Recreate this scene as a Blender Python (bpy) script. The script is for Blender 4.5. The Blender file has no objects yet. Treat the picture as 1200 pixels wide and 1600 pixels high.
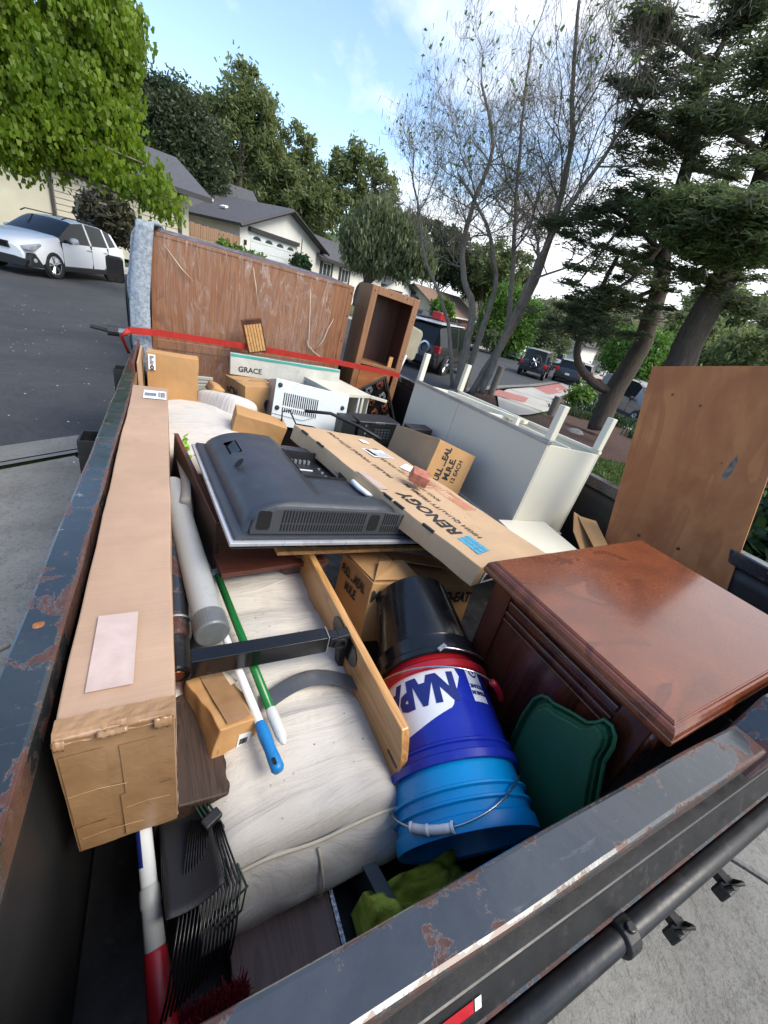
import bpy, bmesh, math, random
import numpy as np
from mathutils import Vector, Matrix, Euler
from math import radians as rd, sin, cos, pi
SC = bpy.context.scene
COL = SC.collection

# ------------------------------------------------------------------ camera
cam_data = bpy.data.cameras.new('camera')
cam = bpy.data.objects.new('camera', cam_data); COL.objects.link(cam)
cam_data.sensor_fit = 'VERTICAL'; cam_data.sensor_height = 24.0; cam_data.lens = 9.3
cam_data.clip_start = 0.02; cam_data.clip_end = 3000
cam.matrix_world = Matrix(((0.885317, 0.037987, -0.463434, 0.0),
                           (-0.413839, 0.518807, -0.748048, 0.0),
                           (0.212017, 0.854047, 0.475030, 1.8),
                           (0, 0, 0, 1)))
SC.camera = cam
# ------------------------------------------------------------------ sky, sun, exposure
SUN_EL, SUN_AZ = rd(50), rd(142)        # azimuth measured from +Y towards +X
world = bpy.data.worlds.new('World'); SC.world = world; world.use_nodes = True
wn = world.node_tree.nodes; wl = world.node_tree.links; wn.clear()
def wN(t, **k):
    n = wn.new(t)
    for a, b in k.items(): setattr(n, a, b)
    return n
sky = wN('ShaderNodeTexSky', sky_type='NISHITA', sun_disc=False, sun_elevation=SUN_EL, sun_rotation=SUN_AZ)
sky.air_density = 1.0; sky.dust_density = 1.0; sky.ozone_density = 1.3
tc = wN('ShaderNodeTexCoord'); sep = wN('ShaderNodeSeparateXYZ'); wl.new(tc.outputs['Generated'], sep.inputs[0])
zz = wN('ShaderNodeMath', operation='MAXIMUM'); wl.new(sep.outputs[2], zz.inputs[0]); zz.inputs[1].default_value = 0.0
za = wN('ShaderNodeMath', operation='ADD'); wl.new(zz.outputs[0], za.inputs[0]); za.inputs[1].default_value = 0.22
dx = wN('ShaderNodeMath', operation='DIVIDE'); wl.new(sep.outputs[0], dx.inputs[0]); wl.new(za.outputs[0], dx.inputs[1])
dy = wN('ShaderNodeMath', operation='DIVIDE'); wl.new(sep.outputs[1], dy.inputs[0]); wl.new(za.outputs[0], dy.inputs[1])
cv = wN('ShaderNodeCombineXYZ'); wl.new(dx.outputs[0], cv.inputs[0]); wl.new(dy.outputs[0], cv.inputs[1])
cn = wN('ShaderNodeTexNoise'); cn.inputs['Scale'].default_value = 0.9; cn.inputs['Detail'].default_value = 8
cn.inputs['Roughness'].default_value = 0.56; cn.inputs['Distortion'].default_value = 0.35
wl.new(cv.outputs[0], cn.inputs['Vector'])
# the cloud bank thickens towards +X (down the street)
bias = wN('ShaderNodeMath', operation='MULTIPLY_ADD'); wl.new(sep.outputs[0], bias.inputs[0]); bias.inputs[1].default_value = 0.42; bias.inputs[2].default_value = -0.105
cs = wN('ShaderNodeMath', operation='ADD'); wl.new(cn.outputs['Fac'], cs.inputs[0]); wl.new(bias.outputs[0], cs.inputs[1])
cr = wN('ShaderNodeValToRGB'); wl.new(cs.outputs[0], cr.inputs[0])
cr.color_ramp.elements[0].position = 0.485; cr.color_ramp.elements[0].color = (0, 0, 0, 1)
cr.color_ramp.elements[1].position = 0.63; cr.color_ramp.elements[1].color = (1, 1, 1, 1)
mixc = wN('ShaderNodeMix', data_type='RGBA'); wl.new(cr.outputs[0], mixc.inputs[0])
wl.new(sky.outputs[0], mixc.inputs[6]); mixc.inputs[7].default_value = (4.3, 4.45, 4.7, 1)
bg = wN('ShaderNodeBackground'); bg.inputs[1].default_value = 0.118
wo = wN('ShaderNodeOutputWorld'); wl.new(mixc.outputs[2], bg.inputs[0]); wl.new(bg.outputs[0], wo.inputs[0])

sun_data = bpy.data.lights.new('sun', 'SUN'); sun_data.energy = 1.6; sun_data.angle = rd(30); sun_data.color = (1.0, 0.93, 0.82)
sun = bpy.data.objects.new('sun', sun_data); COL.objects.link(sun)
sdir = Vector((sin(SUN_AZ) * cos(SUN_EL), cos(SUN_AZ) * cos(SUN_EL), sin(SUN_EL)))
sun.rotation_euler = sdir.to_track_quat('Z', 'Y').to_euler(); sun.location = (0, 0, 60)
SC.view_settings.view_transform = 'Standard'; SC.view_settings.look = 'None'
SC.view_settings.exposure = 1.5; SC.view_settings.gamma = 1.0; SC.view_settings.use_curve_mapping = False
SC.cycles.max_bounces = 8; SC.cycles.transparent_max_bounces = 24

# ------------------------------------------------------------------ geometry helpers
class MB:
    """collects faces; build() links them as one mesh object"""
    def __init__(s): s.v = []; s.f = []
    def add(s, vs, fs):
        o = len(s.v); s.v += [tuple(map(float, v)) for v in vs]; s.f += [tuple(i + o for i in f) for f in fs]; return s
    def box(s, c, d, rot=None):
        M = Euler(rot).to_matrix() if rot is not None else None
        vs = []
        for x in (-.5, .5):
            for y in (-.5, .5):
                for z in (-.5, .5):
                    p = Vector((x * d[0], y * d[1], z * d[2]))
                    if M: p = M @ p
                    vs.append((p.x + c[0], p.y + c[1], p.z + c[2]))
        return s.add(vs, [(0, 1, 3, 2), (4, 6, 7, 5), (0, 4, 5, 1), (2, 3, 7, 6), (0, 2, 6, 4), (1, 5, 7, 3)])
    def b2(s, lo, hi):
        return s.box([(a + b) / 2 for a, b in zip(lo, hi)], [abs(b - a) for a, b in zip(lo, hi)])
    def prism(s, poly, a0, a1, axis=2):
        n = len(poly)
        def P(p, a):
            if axis == 2: return (p[0], p[1], a)
            if axis == 1: return (p[0], a, p[1])
            return (a, p[0], p[1])
        vs = [P(p, a0) for p in poly] + [P(p, a1) for p in poly]
        fs = [tuple(range(n))[::-1], tuple(range(n, 2 * n))] + [(i, (i + 1) % n, n + (i + 1) % n, n + i) for i in range(n)]
        return s.add(vs, fs)
    def tube(s, pts, r, n=8, cap=True):
        pts = [Vector(p) for p in pts]; m = len(pts)
        rs = r if hasattr(r, '__len__') else [r] * m
        vs = []; ref = None
        for i, p in enumerate(pts):
            t = (pts[min(i + 1, m - 1)] - pts[max(i - 1, 0)])
            if t.length < 1e-9: t = Vector((0, 0, 1))
            t.normalize()
            if ref is None: ref = Vector((0, 0, 1)) if abs(t.z) < .9 else Vector((1, 0, 0))
            e1 = t.cross(ref); e1.normalize(); e2 = t.cross(e1)
            for k in range(n):
                a = 2 * pi * k / n; q = p + (e1 * cos(a) + e2 * sin(a)) * rs[i]; vs.append(tuple(q))
        fs = [(i * n + k, i * n + (k + 1) % n, (i + 1) * n + (k + 1) % n, (i + 1) * n + k) for i in range(m - 1) for k in range(n)]
        if cap: fs += [tuple(range(n))[::-1], tuple((m - 1) * n + k for k in range(n))]
        return s.add(vs, fs)
    def lathe(s, prof, n=32, A=(0, 0, 0), d=(0, 0, 1)):
        """prof: (radius, height) pairs along axis d from A"""
        A = Vector(A); d = Vector(d).normalized()
        e1 = d.cross(Vector((0, 0, 1)) if abs(d.z) < .95 else Vector((0, 1, 0))).normalized(); e2 = d.cross(e1)
        vs = []
        for r, h in prof:
            for k in range(n):
                a = 2 * pi * k / n; vs.append(tuple(A + d * h + (e1 * cos(a) + e2 * sin(a)) * r))
        m = len(prof)
        fs = [(i * n + k, i * n + (k + 1) % n, (i + 1) * n + (k + 1) % n, (i + 1) * n + k) for i in range(m - 1) for k in range(n)]
        return s.add(vs, fs)
    def grid(s, fn, nu, nv, flip=False):
        vs = [fn(u / nu, v / nv) for v in range(nv + 1) for u in range(nu + 1)]
        w = nu + 1
        fs = [(v * w + u, v * w + u + 1, (v + 1) * w + u + 1, (v + 1) * w + u) for v in range(nv) for u in range(nu)]
        if flip: fs = [f[::-1] for f in fs]
        return s.add(vs, fs)
    def build(s, name, mat, parent=None, smooth=False, bevel=0, seg=2, loc=None, rot=None, solid=0, sub=0, recalc=True, stuff=False):
        me = bpy.data.meshes.new(name); me.from_pydata(s.v, [], s.f)
        if recalc:
            bm = bmesh.new(); bm.from_mesh(me); bmesh.ops.recalc_face_normals(bm, faces=bm.faces); bm.to_mesh(me); bm.free()
        if smooth: me.polygons.foreach_set('use_smooth', [True] * len(me.polygons))
        me.materials.append(mat)
        o = bpy.data.objects.new(name, me); COL.objects.link(o)
        if parent is not None: o.parent = parent
        if loc is not None: o.location = loc
        if rot is not None: o.rotation_euler = rot
        if solid:
            md = o.modifiers.new('thickness', 'SOLIDIFY'); md.thickness = solid; md.offset = 0
        if bevel:
            md = o.modifiers.new('bevel', 'BEVEL'); md.width = bevel; md.segments = seg; md.limit_method = 'ANGLE'; md.angle_limit = rd(35)
            if not smooth: md.harden_normals = False
        if sub:
            md = o.modifiers.new('sub', 'SUBSURF'); md.levels = sub; md.render_levels = sub
        if stuff: o['kind'] = 'stuff'
        return o

def thing(name, label, cat, loc=(0, 0, 0), rot=(0, 0, 0), group=None):
    o = bpy.data.objects.new(name, None); COL.objects.link(o); o.empty_display_size = .1
    o.location = loc; o.rotation_euler = rot; o['label'] = label; o['category'] = cat
    if group: o['group'] = group
    return o
def tag(o, label, cat, group=None):
    o['label'] = label; o['category'] = cat
    if group: o['group'] = group
    return o
def struct(o): o['kind'] = 'structure'; return o
def D3(*a): return tuple(rd(x) for x in a)
def reuse(name, src, parent, loc=None, rot=None, label=None):
    c = bpy.data.objects.new(name, src.data); COL.objects.link(c); c.parent = parent
    for md in src.modifiers:
        if md.type == 'BEVEL':
            m2 = c.modifiers.new(md.name, 'BEVEL'); m2.width = md.width; m2.segments = md.segments; m2.limit_method = 'ANGLE'; m2.angle_limit = md.angle_limit
    if loc is not None: c.location = loc
    if rot is not None: c.rotation_euler = rot
    if label: c['label'] = label
    return c
def copy_tree(o, parent=None):
    kids = [c for c in bpy.data.objects if c.parent == o]
    c = o.copy(); COL.objects.link(c); c.parent = parent
    for ch in kids: copy_tree(ch, c)
    return c
def text(s, size, mat, parent, loc, rot, name='printed_lettering', bold=0.0, xs=1.0, align='CENTER', space=1.0, shear=0.0, line=1.0):
    cu = bpy.data.curves.new(name, 'FONT'); cu.body = s; cu.size = size; cu.offset = bold; cu.align_x = align; cu.align_y = 'CENTER'
    cu.space_character = space; cu.shear = shear; cu.space_line = line; cu.resolution_u = 3
    t = bpy.data.objects.new(name, cu); COL.objects.link(t)
    dg = bpy.context.evaluated_depsgraph_get(); me = bpy.data.meshes.new_from_object(t.evaluated_get(dg))
    bpy.data.objects.remove(t); bpy.data.curves.remove(cu)
    for v in me.vertices: v.co.x *= xs
    me.materials.clear(); me.materials.append(mat)
    o = bpy.data.objects.new(name, me); COL.objects.link(o); o.parent = parent; o.location = loc; o.rotation_euler = rot
    return o
def rounded(w, h, r, n=5):
    P = []
    for cx_, cy_, a0 in ((w / 2 - r, h / 2 - r, 0), (-w / 2 + r, h / 2 - r, 90), (-w / 2 + r, -h / 2 + r, 180), (w / 2 - r, -h / 2 + r, 270)):
        for i in range(n + 1):
            a = rd(a0 + 90 * i / n); P.append((cx_ + r * cos(a), cy_ + r * sin(a)))
    return P
def noise3(p, seed=0):
    from mathutils import noise
    return noise.noise(Vector((p[0] + seed * 7.3, p[1] - seed * 3.1, p[2] + seed * 1.7)))
def dent_box(d, cell=.04, amp=.003, seed=0, freq=6):
    """closed box whose faces are gridded and slightly dented"""
    bm = bmesh.new(); bmesh.ops.create_cube(bm, size=1)
    n = [max(1, int(round(x / cell))) for x in d]
    for ax in range(3):
        es = [e for e in bm.edges if abs((e.verts[0].co - e.verts[1].co)[ax]) > .4 / 1e0 and abs((e.verts[0].co - e.verts[1].co)[(ax + 1) % 3]) < 1e-4 and abs((e.verts[0].co - e.verts[1].co)[(ax + 2) % 3]) < 1e-4]
        if n[ax] > 1: bmesh.ops.subdivide_edges(bm, edges=es, cuts=min(n[ax], 40) - 1, use_grid_fill=True)
    m = MB()
    for v in bm.verts:
        q = Vector((v.co.x * d[0], v.co.y * d[1], v.co.z * d[2]))
        q += Vector((noise3(q * freq, seed), noise3(q * freq, seed + 9), noise3(q * freq, seed + 17))) * amp * 2
        q += Vector((noise3(q * freq * 4, seed), noise3(q * freq * 4, seed + 9), noise3(q * freq * 4, seed + 17))) * amp * .5
        m.v.append(tuple(q))
    bm.verts.index_update(); m.f = [tuple(v.index for v in f.verts) for f in bm.faces]; bm.free()
    return m

# ------------------------------------------------------------------ materials
class NT:
    def __init__(s, name):
        s.m = bpy.data.materials.new(name); s.m.use_nodes = True; s.t = s.m.node_tree; s.n = s.t.nodes; s.l = s.t.links; s.n.clear()
        s.out = s.n.new('ShaderNodeOutputMaterial'); s.tc = s.n.new('ShaderNodeTexCoord')
    def N(s, t, ins=None, **k):
        n = s.n.new(t)
        for a, b in k.items(): setattr(n, a, b)
        for a, b in (ins or {}).items():
            if hasattr(b, 'is_linked') or hasattr(b, 'links'): s.l.new(b, n.inputs[a])
            else: n.inputs[a].default_value = b
        return n
    def co(s, sc=(1, 1, 1), rot=(0, 0, 0), world=False):
        src = s.N('ShaderNodeNewGeometry').outputs['Position'] if world else s.tc.outputs['Object']
        return s.N('ShaderNodeMapping', {'Vector': src, 'Scale': sc, 'Rotation': rot}).outputs[0]
    def noise(s, scale, detail=4, rough=.55, dist=0, vec=None):
        return s.N('ShaderNodeTexNoise', {'Vector': vec if vec is not None else s.co(), 'Scale': scale, 'Detail': detail, 'Roughness': rough, 'Distortion': dist}).outputs['Fac']
    def ramp(s, fac, stops):
        n = s.N('ShaderNodeValToRGB', {'Fac': fac}); e = n.color_ramp.elements
        while len(e) < len(stops): e.new(.5)
        for el, (p, c) in zip(e, stops):
            el.position = p; el.color = (c, c, c, 1) if not hasattr(c, '__len__') else (*c, 1)
        return n.outputs[0]
    def mix(s, fac, a, b, mode='MIX'):
        n = s.N('ShaderNodeMix', data_type='RGBA', blend_type=mode)
        for i, v in ((0, fac), (6, a), (7, b)):
            if hasattr(v, 'links'): s.l.new(v, n.inputs[i])
            else: n.inputs[i].default_value = (v if i == 0 else ((*v, 1) if len(v) == 3 else v))
        return n.outputs[2]
    def math(s, op, a, b=0.0, c=0.0):
        return s.N('ShaderNodeMath', {0: a, 1: b, 2: c}, operation=op).outputs[0]
    def bump(s, h, st=.3, d=.01, nrm=None):
        k = {'Height': h, 'Strength': st, 'Distance': d}
        if nrm is not None: k['Normal'] = nrm
        return s.N('ShaderNodeBump', k).outputs[0]
    def bsdf(s, col, rough=.6, metal=0., nrm=None, **k):
        b = s.N('ShaderNodeBsdfPrincipled')
        for key, v in {'Base Color': col, 'Roughness': rough, 'Metallic': metal, **k}.items():
            if hasattr(v, 'links'): s.l.new(v, b.inputs[key])
            else: b.inputs[key].default_value = ((*v, 1) if hasattr(v, '__len__') and len(v) == 3 else v)
        if nrm is not None: s.l.new(nrm, b.inputs['Normal'])
        s.l.new(b.outputs[0], s.out.inputs[0]); return b
def plain(name, c, rough=.5, metal=0., var=.15, sc=8, bump=.15, bs=60, coat=0, dirt=None, **k):
    t = NT(name); n1 = t.noise(sc, 5)
    d = tuple(x * (1 - var) for x in c); l = tuple(min(1, x * (1 + var)) for x in c)
    col = t.ramp(n1, [(.3, d), (.7, l)])
    if dirt: col = t.mix(t.ramp(t.noise(sc * 2.3, 8, .7), [(.56, 0.), (.75, .8)]), col, dirt)
    rr = t.ramp(t.noise(sc * 3, 4), [(.3, max(0, rough - .08)), (.7, min(1, rough + .1))])
    kk = dict(k)
    if coat: kk['Coat Weight'] = coat; kk['Coat Roughness'] = .08
    t.bsdf(col, rr, metal, t.bump(t.noise(bs, 4), bump, .003) if bump else None, **kk); return t.m
def wood(name, c1, c2, c3=None, axis='y', sc=1., rough=.45, coat=0., ring=14, stretch=.07, fig=2.2):
    t = NT(name); a = 'xyz'.index(axis); s = [1., 1., 1.]; s[a] = stretch
    v = t.co(tuple(x * sc for x in s))
    w = t.noise(fig, 3, .5, 1.2, v)
    rings = t.N('ShaderNodeMath', {0: t.math('MULTIPLY', w, ring)}, operation='FRACT').outputs[0]
    rings = t.ramp(rings, [(0, 0.), (.55, .75), (.9, 1.), (1., .1)])
    fine = t.noise(90, 6, .7, 0, v)
    m = t.math('MULTIPLY_ADD', fine, .6, t.math('MULTIPLY', rings, .4))
    col = t.ramp(m, [(.25, c1), (.72, c2)])
    if c3: col = t.mix(t.ramp(t.noise(3.5, 4, .6, .8), [(.42, 0.), (.66, 1.)]), col, c3)
    k = {}
    if coat: k = {'Coat Weight': coat, 'Coat Roughness': .12}
    t.bsdf(col, t.ramp(fine, [(.3, rough - .08), (.7, rough + .1)]), 0, t.bump(fine, .12, .002), **k); return t.m
def cardboard(name, c=(.50, .33, .185), axis='x', dark=.78):
    t = NT(name); a = 'xyz'.index(axis)
    s = [6., 6., 6.]; s[a] = 300.
    flute = t.N('ShaderNodeTexNoise', {'Vector': t.co(tuple(s)), 'Scale': 1.0, 'Detail': 1}).outputs['Fac']
    big = t.noise(3.2, 5, .6); fine = t.noise(160, 3)
    d = tuple(x * dark for x in c); l = tuple(min(1, x * 1.14) for x in c)
    col = t.ramp(big, [(.3, d), (.68, l)])
    col = t.mix(.16, col, t.ramp(flute, [(.35, tuple(x * .82 for x in c)), (.65, tuple(x * 1.15 for x in c))]))
    stain = t.ramp(t.noise(9, 8, .72), [(.60, 0.), (.78, .55)])
    col = t.mix(stain, col, tuple(x * .5 for x in c))
    h = t.math('MULTIPLY_ADD', fine, .5, flute)
    cre = t.noise(14, 7, .65, .6)
    t.bsdf(col, .8, 0, t.bump(cre, .22, .006, t.bump(h, .10, .001))); return t.m

M = {}
M['card'] = cardboard('cardboard', (.47, .30, .17), 'y'); M['card_long'] = cardboard('cardboard_pinkish', (.40, .262, .175), 'y')
M['card_o'] = cardboard('cardboard_orange', (.45, .25, .10), 'x'); M['card_in'] = cardboard('cardboard_inside', (.30, .20, .115), 'x')
M['card_ren'] = cardboard('cardboard_light', (.45, .305, .18), 'y', .9)
M['tape'] = None
t = NT('packing_tape'); t.bsdf(t.ramp(t.noise(12, 5), [(.3, (.25, .14, .065)), (.7, (.36, .22, .115))]), .22, 0, t.bump(t.noise(25, 5, .6, 1.), .35, .004)); M['tape'] = t.m
t = NT('film_tape'); t.bsdf(t.ramp(t.noise(30, 5), [(.3, (.44, .33, .28)), (.7, (.53, .41, .36))]), .3, 0, t.bump(t.noise(40, 3), .2, .002)); M['tape_pink'] = t.m
M['paper'] = plain('white_paper', (.74, .75, .77), .55, var=.06); M['ink'] = plain('black_ink', (.018, .017, .018), .6, var=.3, sc=40)
M['ink_red'] = plain('red_ink', (.50, .07, .05), .6, var=.3, sc=50); M['ink_blue'] = plain('blue_ink', (.06, .28, .42), .6, var=.2, sc=60); M['ink_navy'] = plain('navy_print', (.010, .02, .16), .4)
# worn painted steel with rust
def steel(name, paint, rustc=(.055, .018, .010), rough=.22, amt=.0, sc=1., edge_at=None):
    t = NT(name); v = t.co((sc,) * 3)
    rn = t.noise(15, 12, .70, .5, t.co((sc * 1.0, sc * 1.0, sc)))
    geo = t.N('ShaderNodeNewGeometry'); edge = t.ramp(geo.outputs['Pointiness'], [(.50, 0.), (.56, 1.)])
    f = t.math('ADD', rn, t.math('MULTIPLY', edge, .12)); f = t.math('ADD', f, amt)
    if edge_at:
        ax_, c_, hw_ = edge_at; s3 = t.N('ShaderNodeSeparateXYZ', {0: t.tc.outputs['Object']}).outputs[ax_]
        q = t.math('DIVIDE', t.math('ABSOLUTE', t.math('SUBTRACT', s3, c_)), hw_); f = t.math('ADD', f, t.math('MULTIPLY', t.ramp(q, [(.58, 0.), (1., 1.)]), .115)); f = t.math('SUBTRACT', f, .030)
    mask = t.ramp(f, [(.640, 0.), (.650, 1.)]); rim = t.ramp(f, [(.628, 0.), (.638, .8), (.645, .8), (.652, 0.)])
    pv = t.ramp(t.noise(3, 6, .6, 1.0, v), [(.3, tuple(x * .6 for x in paint)), (.55, paint), (.8, tuple(min(1, x * 1.6) for x in paint))])
    scr = t.ramp(t.noise(6, 9, .8, .2, t.co((sc * 1, sc * 9, sc * 9), (0, 0, .3))), [(.60, 0.), (.68, .7)])
    col = t.mix(scr, pv, tuple(min(1, x * 2.6 + .03) for x in paint))
    col = t.mix(rim, col, (.15, .115, .10))
    rc = t.ramp(t.noise(60, 6, .7, 0, v), [(.3, tuple(x * .55 for x in rustc)), (.7, tuple(x * 1.7 for x in rustc))])
    col = t.mix(mask, col, rc)
    spk = t.ramp(t.noise(58, 4, .65, .2, v), [(.665, 0.), (.69, 1.)]); spk = t.math('MULTIPLY', spk, t.ramp(t.noise(5, 5, .6, 0, v), [(.42, 0.), (.56, 1.)])); col = t.mix(spk, col, t.mix(t.ramp(t.noise(21, 2), [(.45, 0.), (.55, 1.)]), (.07, .026, .016), (.16, .15, .14)))
    rg = t.mix(mask, t.ramp(t.noise(9, 7, .7, 0, v), [(.3, (rough - .08,) * 3), (.7, (rough + .2,) * 3)]), (.85, .85, .85))
    h = t.math('SUBTRACT', t.math('MULTIPLY', t.noise(70, 5, .6, 0, v), .35), t.math('MULTIPLY', mask, .6))
    t.bsdf(col, rg, 0, t.bump(t.noise(11, 4, .5, 0, v), .25, .006, t.bump(h, .4, .002)), **{'Coat Weight': .75, 'Coat Roughness': .2}); return t.m
M['rail'] = steel('worn_rail_paint', (.022, .027, .032)); M['rail_left'] = steel('worn_left_rail_paint', (.020, .026, .030), edge_at=(0, -.202, .029)); M['rail_tail'] = steel('worn_tailgate_rail_paint', (.030, .035, .042), edge_at=(1, .0622, .0282)); M['rail_rusty'] = steel('worn_rail_paint_side', (.028, .036, .042), amt=.045)
t = NT('scratched_black_wall'); v = t.co((3, 3, 14), (0, .35, 0))
sc_ = t.ramp(t.noise(9, 10, .8, .1, t.co((1.2, 1.2, 12), (.25, .3, 0))), [(.60, 0.), (.72, .6)])
col = t.mix(sc_, t.ramp(t.noise(4, 6), [(.3, (.008, .008, .009)), (.7, (.022, .022, .023))]), (.10, .095, .085))
col = t.mix(t.ramp(t.noise(150, 3), [(.72, 0.), (.78, .8)]), col, (.16, .16, .15))
t.bsdf(col, .5, 0, t.bump(t.noise(40, 5), .25, .003)); M['blackwall'] = t.m
M['black'] = plain('black_paint', (.012, .012, .013), .42, var=.4, sc=12, dirt=(.06, .055, .05)); M['black_gloss'] = plain('black_gloss', (.006, .006, .007), .14, bump=.03, var=.2)
M['black_plastic'] = plain('black_plastic', (.014, .014, .016), .5, bump=.3, bs=300); M['rubber'] = plain('tyre_rubber', (.016, .016, .017), .8, bs=40)
M['tvgrey'] = plain('tv_back_plastic', (.028, .033, .043), .36, bump=.22, bs=420, var=.12, sc=5, dirt=(.075, .08, .088)); M['tvgrille'] = plain('tv_grille_plastic', (.050, .053, .058), .5, bump=.1); M['tvrim'] = plain('tv_silver_rim', (.48, .49, .51), .3, .4, dirt=(.2, .2, .21))
M['hole'] = plain('dark_cavity', (.004, .004, .005), .9, bump=0)
M['white_metal'] = plain('white_enamel', (.60, .64, .64), .38, bump=.08, var=.06, dirt=(.42, .44, .43), sc=5); M['cream'] = plain('cream_laminate', (.63, .60, .49), .42, bump=.03, var=.04, sc=3)
M['shadelam'] = plain('shaded_laminate', (.52, .49, .41), .4, bump=.03, var=.05, sc=2); M['greyplast'] = plain('grey_plastic', (.055, .065, .068), .45)  # first: darker copy of the cream laminate, desk sides' shade put into its colour
M['chrome'] = plain('zinc_wire', (.55, .56, .58), .25, 1., var=.1); M['galv'] = plain('galvanised', (.33, .34, .35), .4, .6, var=.2)
M['pvc'] = plain('grey_pvc', (.38, .40, .41), .35, var=.1, sc=3, dirt=(.20, .20, .20)); M['pvccap'] = plain('pvc_cap', (.115, .13, .14), .4, dirt=(.20, .20, .20), sc=14)
M['greenpole'] = plain('green_pole', (.008, .15, .03), .28, bump=.05); M['bluegrip'] = plain('blue_grip', (.01, .19, .50), .42, bump=.3, bs=200); M['whitegrip'] = plain('white_grip', (.60, .62, .60), .45, bump=.5, bs=160, dirt=(.42, .42, .38))
M['white'] = plain('white_plastic', (.66, .68, .70), .35, bump=.05, dirt=(.48, .48, .46)); M['red'] = plain('red_plastic', (.36, .010, .018), .3, bump=.05)
M['redstrap'] = None
t = NT('red_webbing'); wv = t.N('ShaderNodeTexWave', {'Vector': t.co((1, 1, 1)), 'Scale': 160., 'Distortion': .5}).outputs['Fac']
t.bsdf(t.mix(t.ramp(t.noise(20, 4), [(.3, .0), (.7, .5)]), (.42, .022, .014), (.55, .045, .03)), .6, 0, t.bump(wv, .4, .002)); M['redstrap'] = t.m
M['napablue'] = plain('royal_blue_plastic', (.008, .022, .31), .28, bump=.10, bs=24, var=.2, sc=5, dirt=(.07, .09, .30)); M['skyblue'] = plain('light_blue_plastic', (.0, .27, .62), .32, bump=.10, bs=24, var=.16, sc=5, dirt=(.10, .30, .50))
M['bucket_black'] = plain('black_bucket_plastic', (.008, .009, .011), .2, bump=.04, bs=20)
M['green_lid'] = plain('green_plastic', (.014, .090, .038), .5, bump=.3, bs=240, var=.15, sc=4, dirt=(.04, .10, .075))
M['towel'] = plain('lime_towel', (.36, .43, .05), .95, bump=1., bs=160, var=.5, sc=16)
M['redbrush'] = plain('red_bristle', (.36, .03, .05), .8)
t = NT('canvas_cover'); f1 = t.N('ShaderNodeTexWave', {'Vector': t.co((1, 1, 1)), 'Scale': 170., 'Distortion': 1.5}, bands_direction='DIAGONAL').outputs['Fac']; wr = t.noise(3.2, 3, .45, .8)
col = t.ramp(t.noise(4, 6, .6), [(.25, (.47, .43, .38)), (.7, (.60, .57, .52))]); col = t.mix(t.ramp(t.noise(5, 9, .75), [(.52, 0.), (.72, .55)]), col, (.33, .29, .24)); col = t.mix(t.ramp(t.noise(60, 6, .75), [(.70, 0.), (.74, .7)]), col, (.16, .13, .10))
t.bsdf(col, .92, 0, t.bump(t.noise(2.2, 6, .55, 2.2, t.co((1.2, 5.5, 1))), .55, .02, t.bump(t.noise(30, 6, .7), .25, .004, t.bump(f1, .12, .001))), **{'Sheen Weight': .2}); M['canvas'] = t.m
t = NT('canvas_piping'); t.bsdf(t.ramp(t.noise(30, 5), [(.3, (.50, .44, .33)), (.7, (.60, .54, .43))]), .85, 0, t.bump(t.noise(120, 3), .4, .002)); M['piping'] = t.m
t = NT('moving_blanket'); col = t.ramp(t.noise(45, 9, .8), [(.33, (.11, .14, .17)), (.5, (.27, .31, .36)), (.66, (.42, .47, .52))]); t.bsdf(col, .9, 0, t.bump(t.noise(60, 6, .7), .8, .006)); M['blanket'] = t.m
M['wood_dresser'] = wood('dresser_veneer', (.17, .072, .036), (.28, .125, .060), axis='z', sc=3, rough=.42)
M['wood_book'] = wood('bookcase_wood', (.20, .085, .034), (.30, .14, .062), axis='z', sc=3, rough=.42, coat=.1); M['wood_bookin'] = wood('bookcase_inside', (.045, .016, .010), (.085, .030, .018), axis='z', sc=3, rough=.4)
M['wood_ply'] = wood('plywood', (.31, .108, .032), (.42, .165, .052), (.285, .088, .024), axis='z', sc=1.3, ring=5, stretch=.2, fig=3.4, rough=.6)
M['wood_mah'] = wood('mahogany_top', (.085, .020, .009), (.19, .050, .017), (.13, .033, .013), axis='x', sc=1.5, rough=.22, coat=.45, ring=3, stretch=.6, fig=4.2)
M['wood_mahd'] = wood('mahogany_side', (.032, .008, .005), (.085, .022, .011), axis='z', sc=1.5, rough=.3, coat=.3, ring=7)
M['wood_plank'] = wood('orange_pine', (.40, .19, .06), (.60, .33, .12), axis='y', sc=3, rough=.38, coat=.3)
M['wood_dark'] = wood('dark_rough_board', (.020, .011, .007), (.055, .030, .020), axis='y', sc=9, rough=.65)
M['wood_cherry'] = wood('dark_cherry_board', (.07, .018, .012), (.125, .04, .026), axis='x', sc=5, rough=.38); M['wood_brownlam'] = wood('brown_laminate', (.10, .050, .034), (.15, .085, .060), axis='y', sc=4, rough=.5)
M['brick'] = plain('pink_brick', (.36, .13, .085), .8, bump=.7, bs=60, var=.35, sc=30); M['foil'] = plain('foil_foam', (.30, .31, .33), .25, .7, bump=1., bs=150, var=.8, sc=120)
M['glass_dark'] = plain('tinted_glass', (.012, .016, .018), .12, bump=0, **{'Specular IOR Level': .3}); M['glass'] = plain('house_glass', (.05, .065, .06), .08, bump=0)
t = NT('stretch_film'); v = t.co((26, 26, 1.1)); v2 = t.co((7, 7, 2.3), (0, .35, 0))
st1 = t.ramp(t.noise(3.2, 8, .75, .4, v), [(.47, .04), (.74, .46)]); st2 = t.ramp(t.noise(1.6, 9, .72, 1.6, v2), [(.50, 0.), (.66, .60)])
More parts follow.
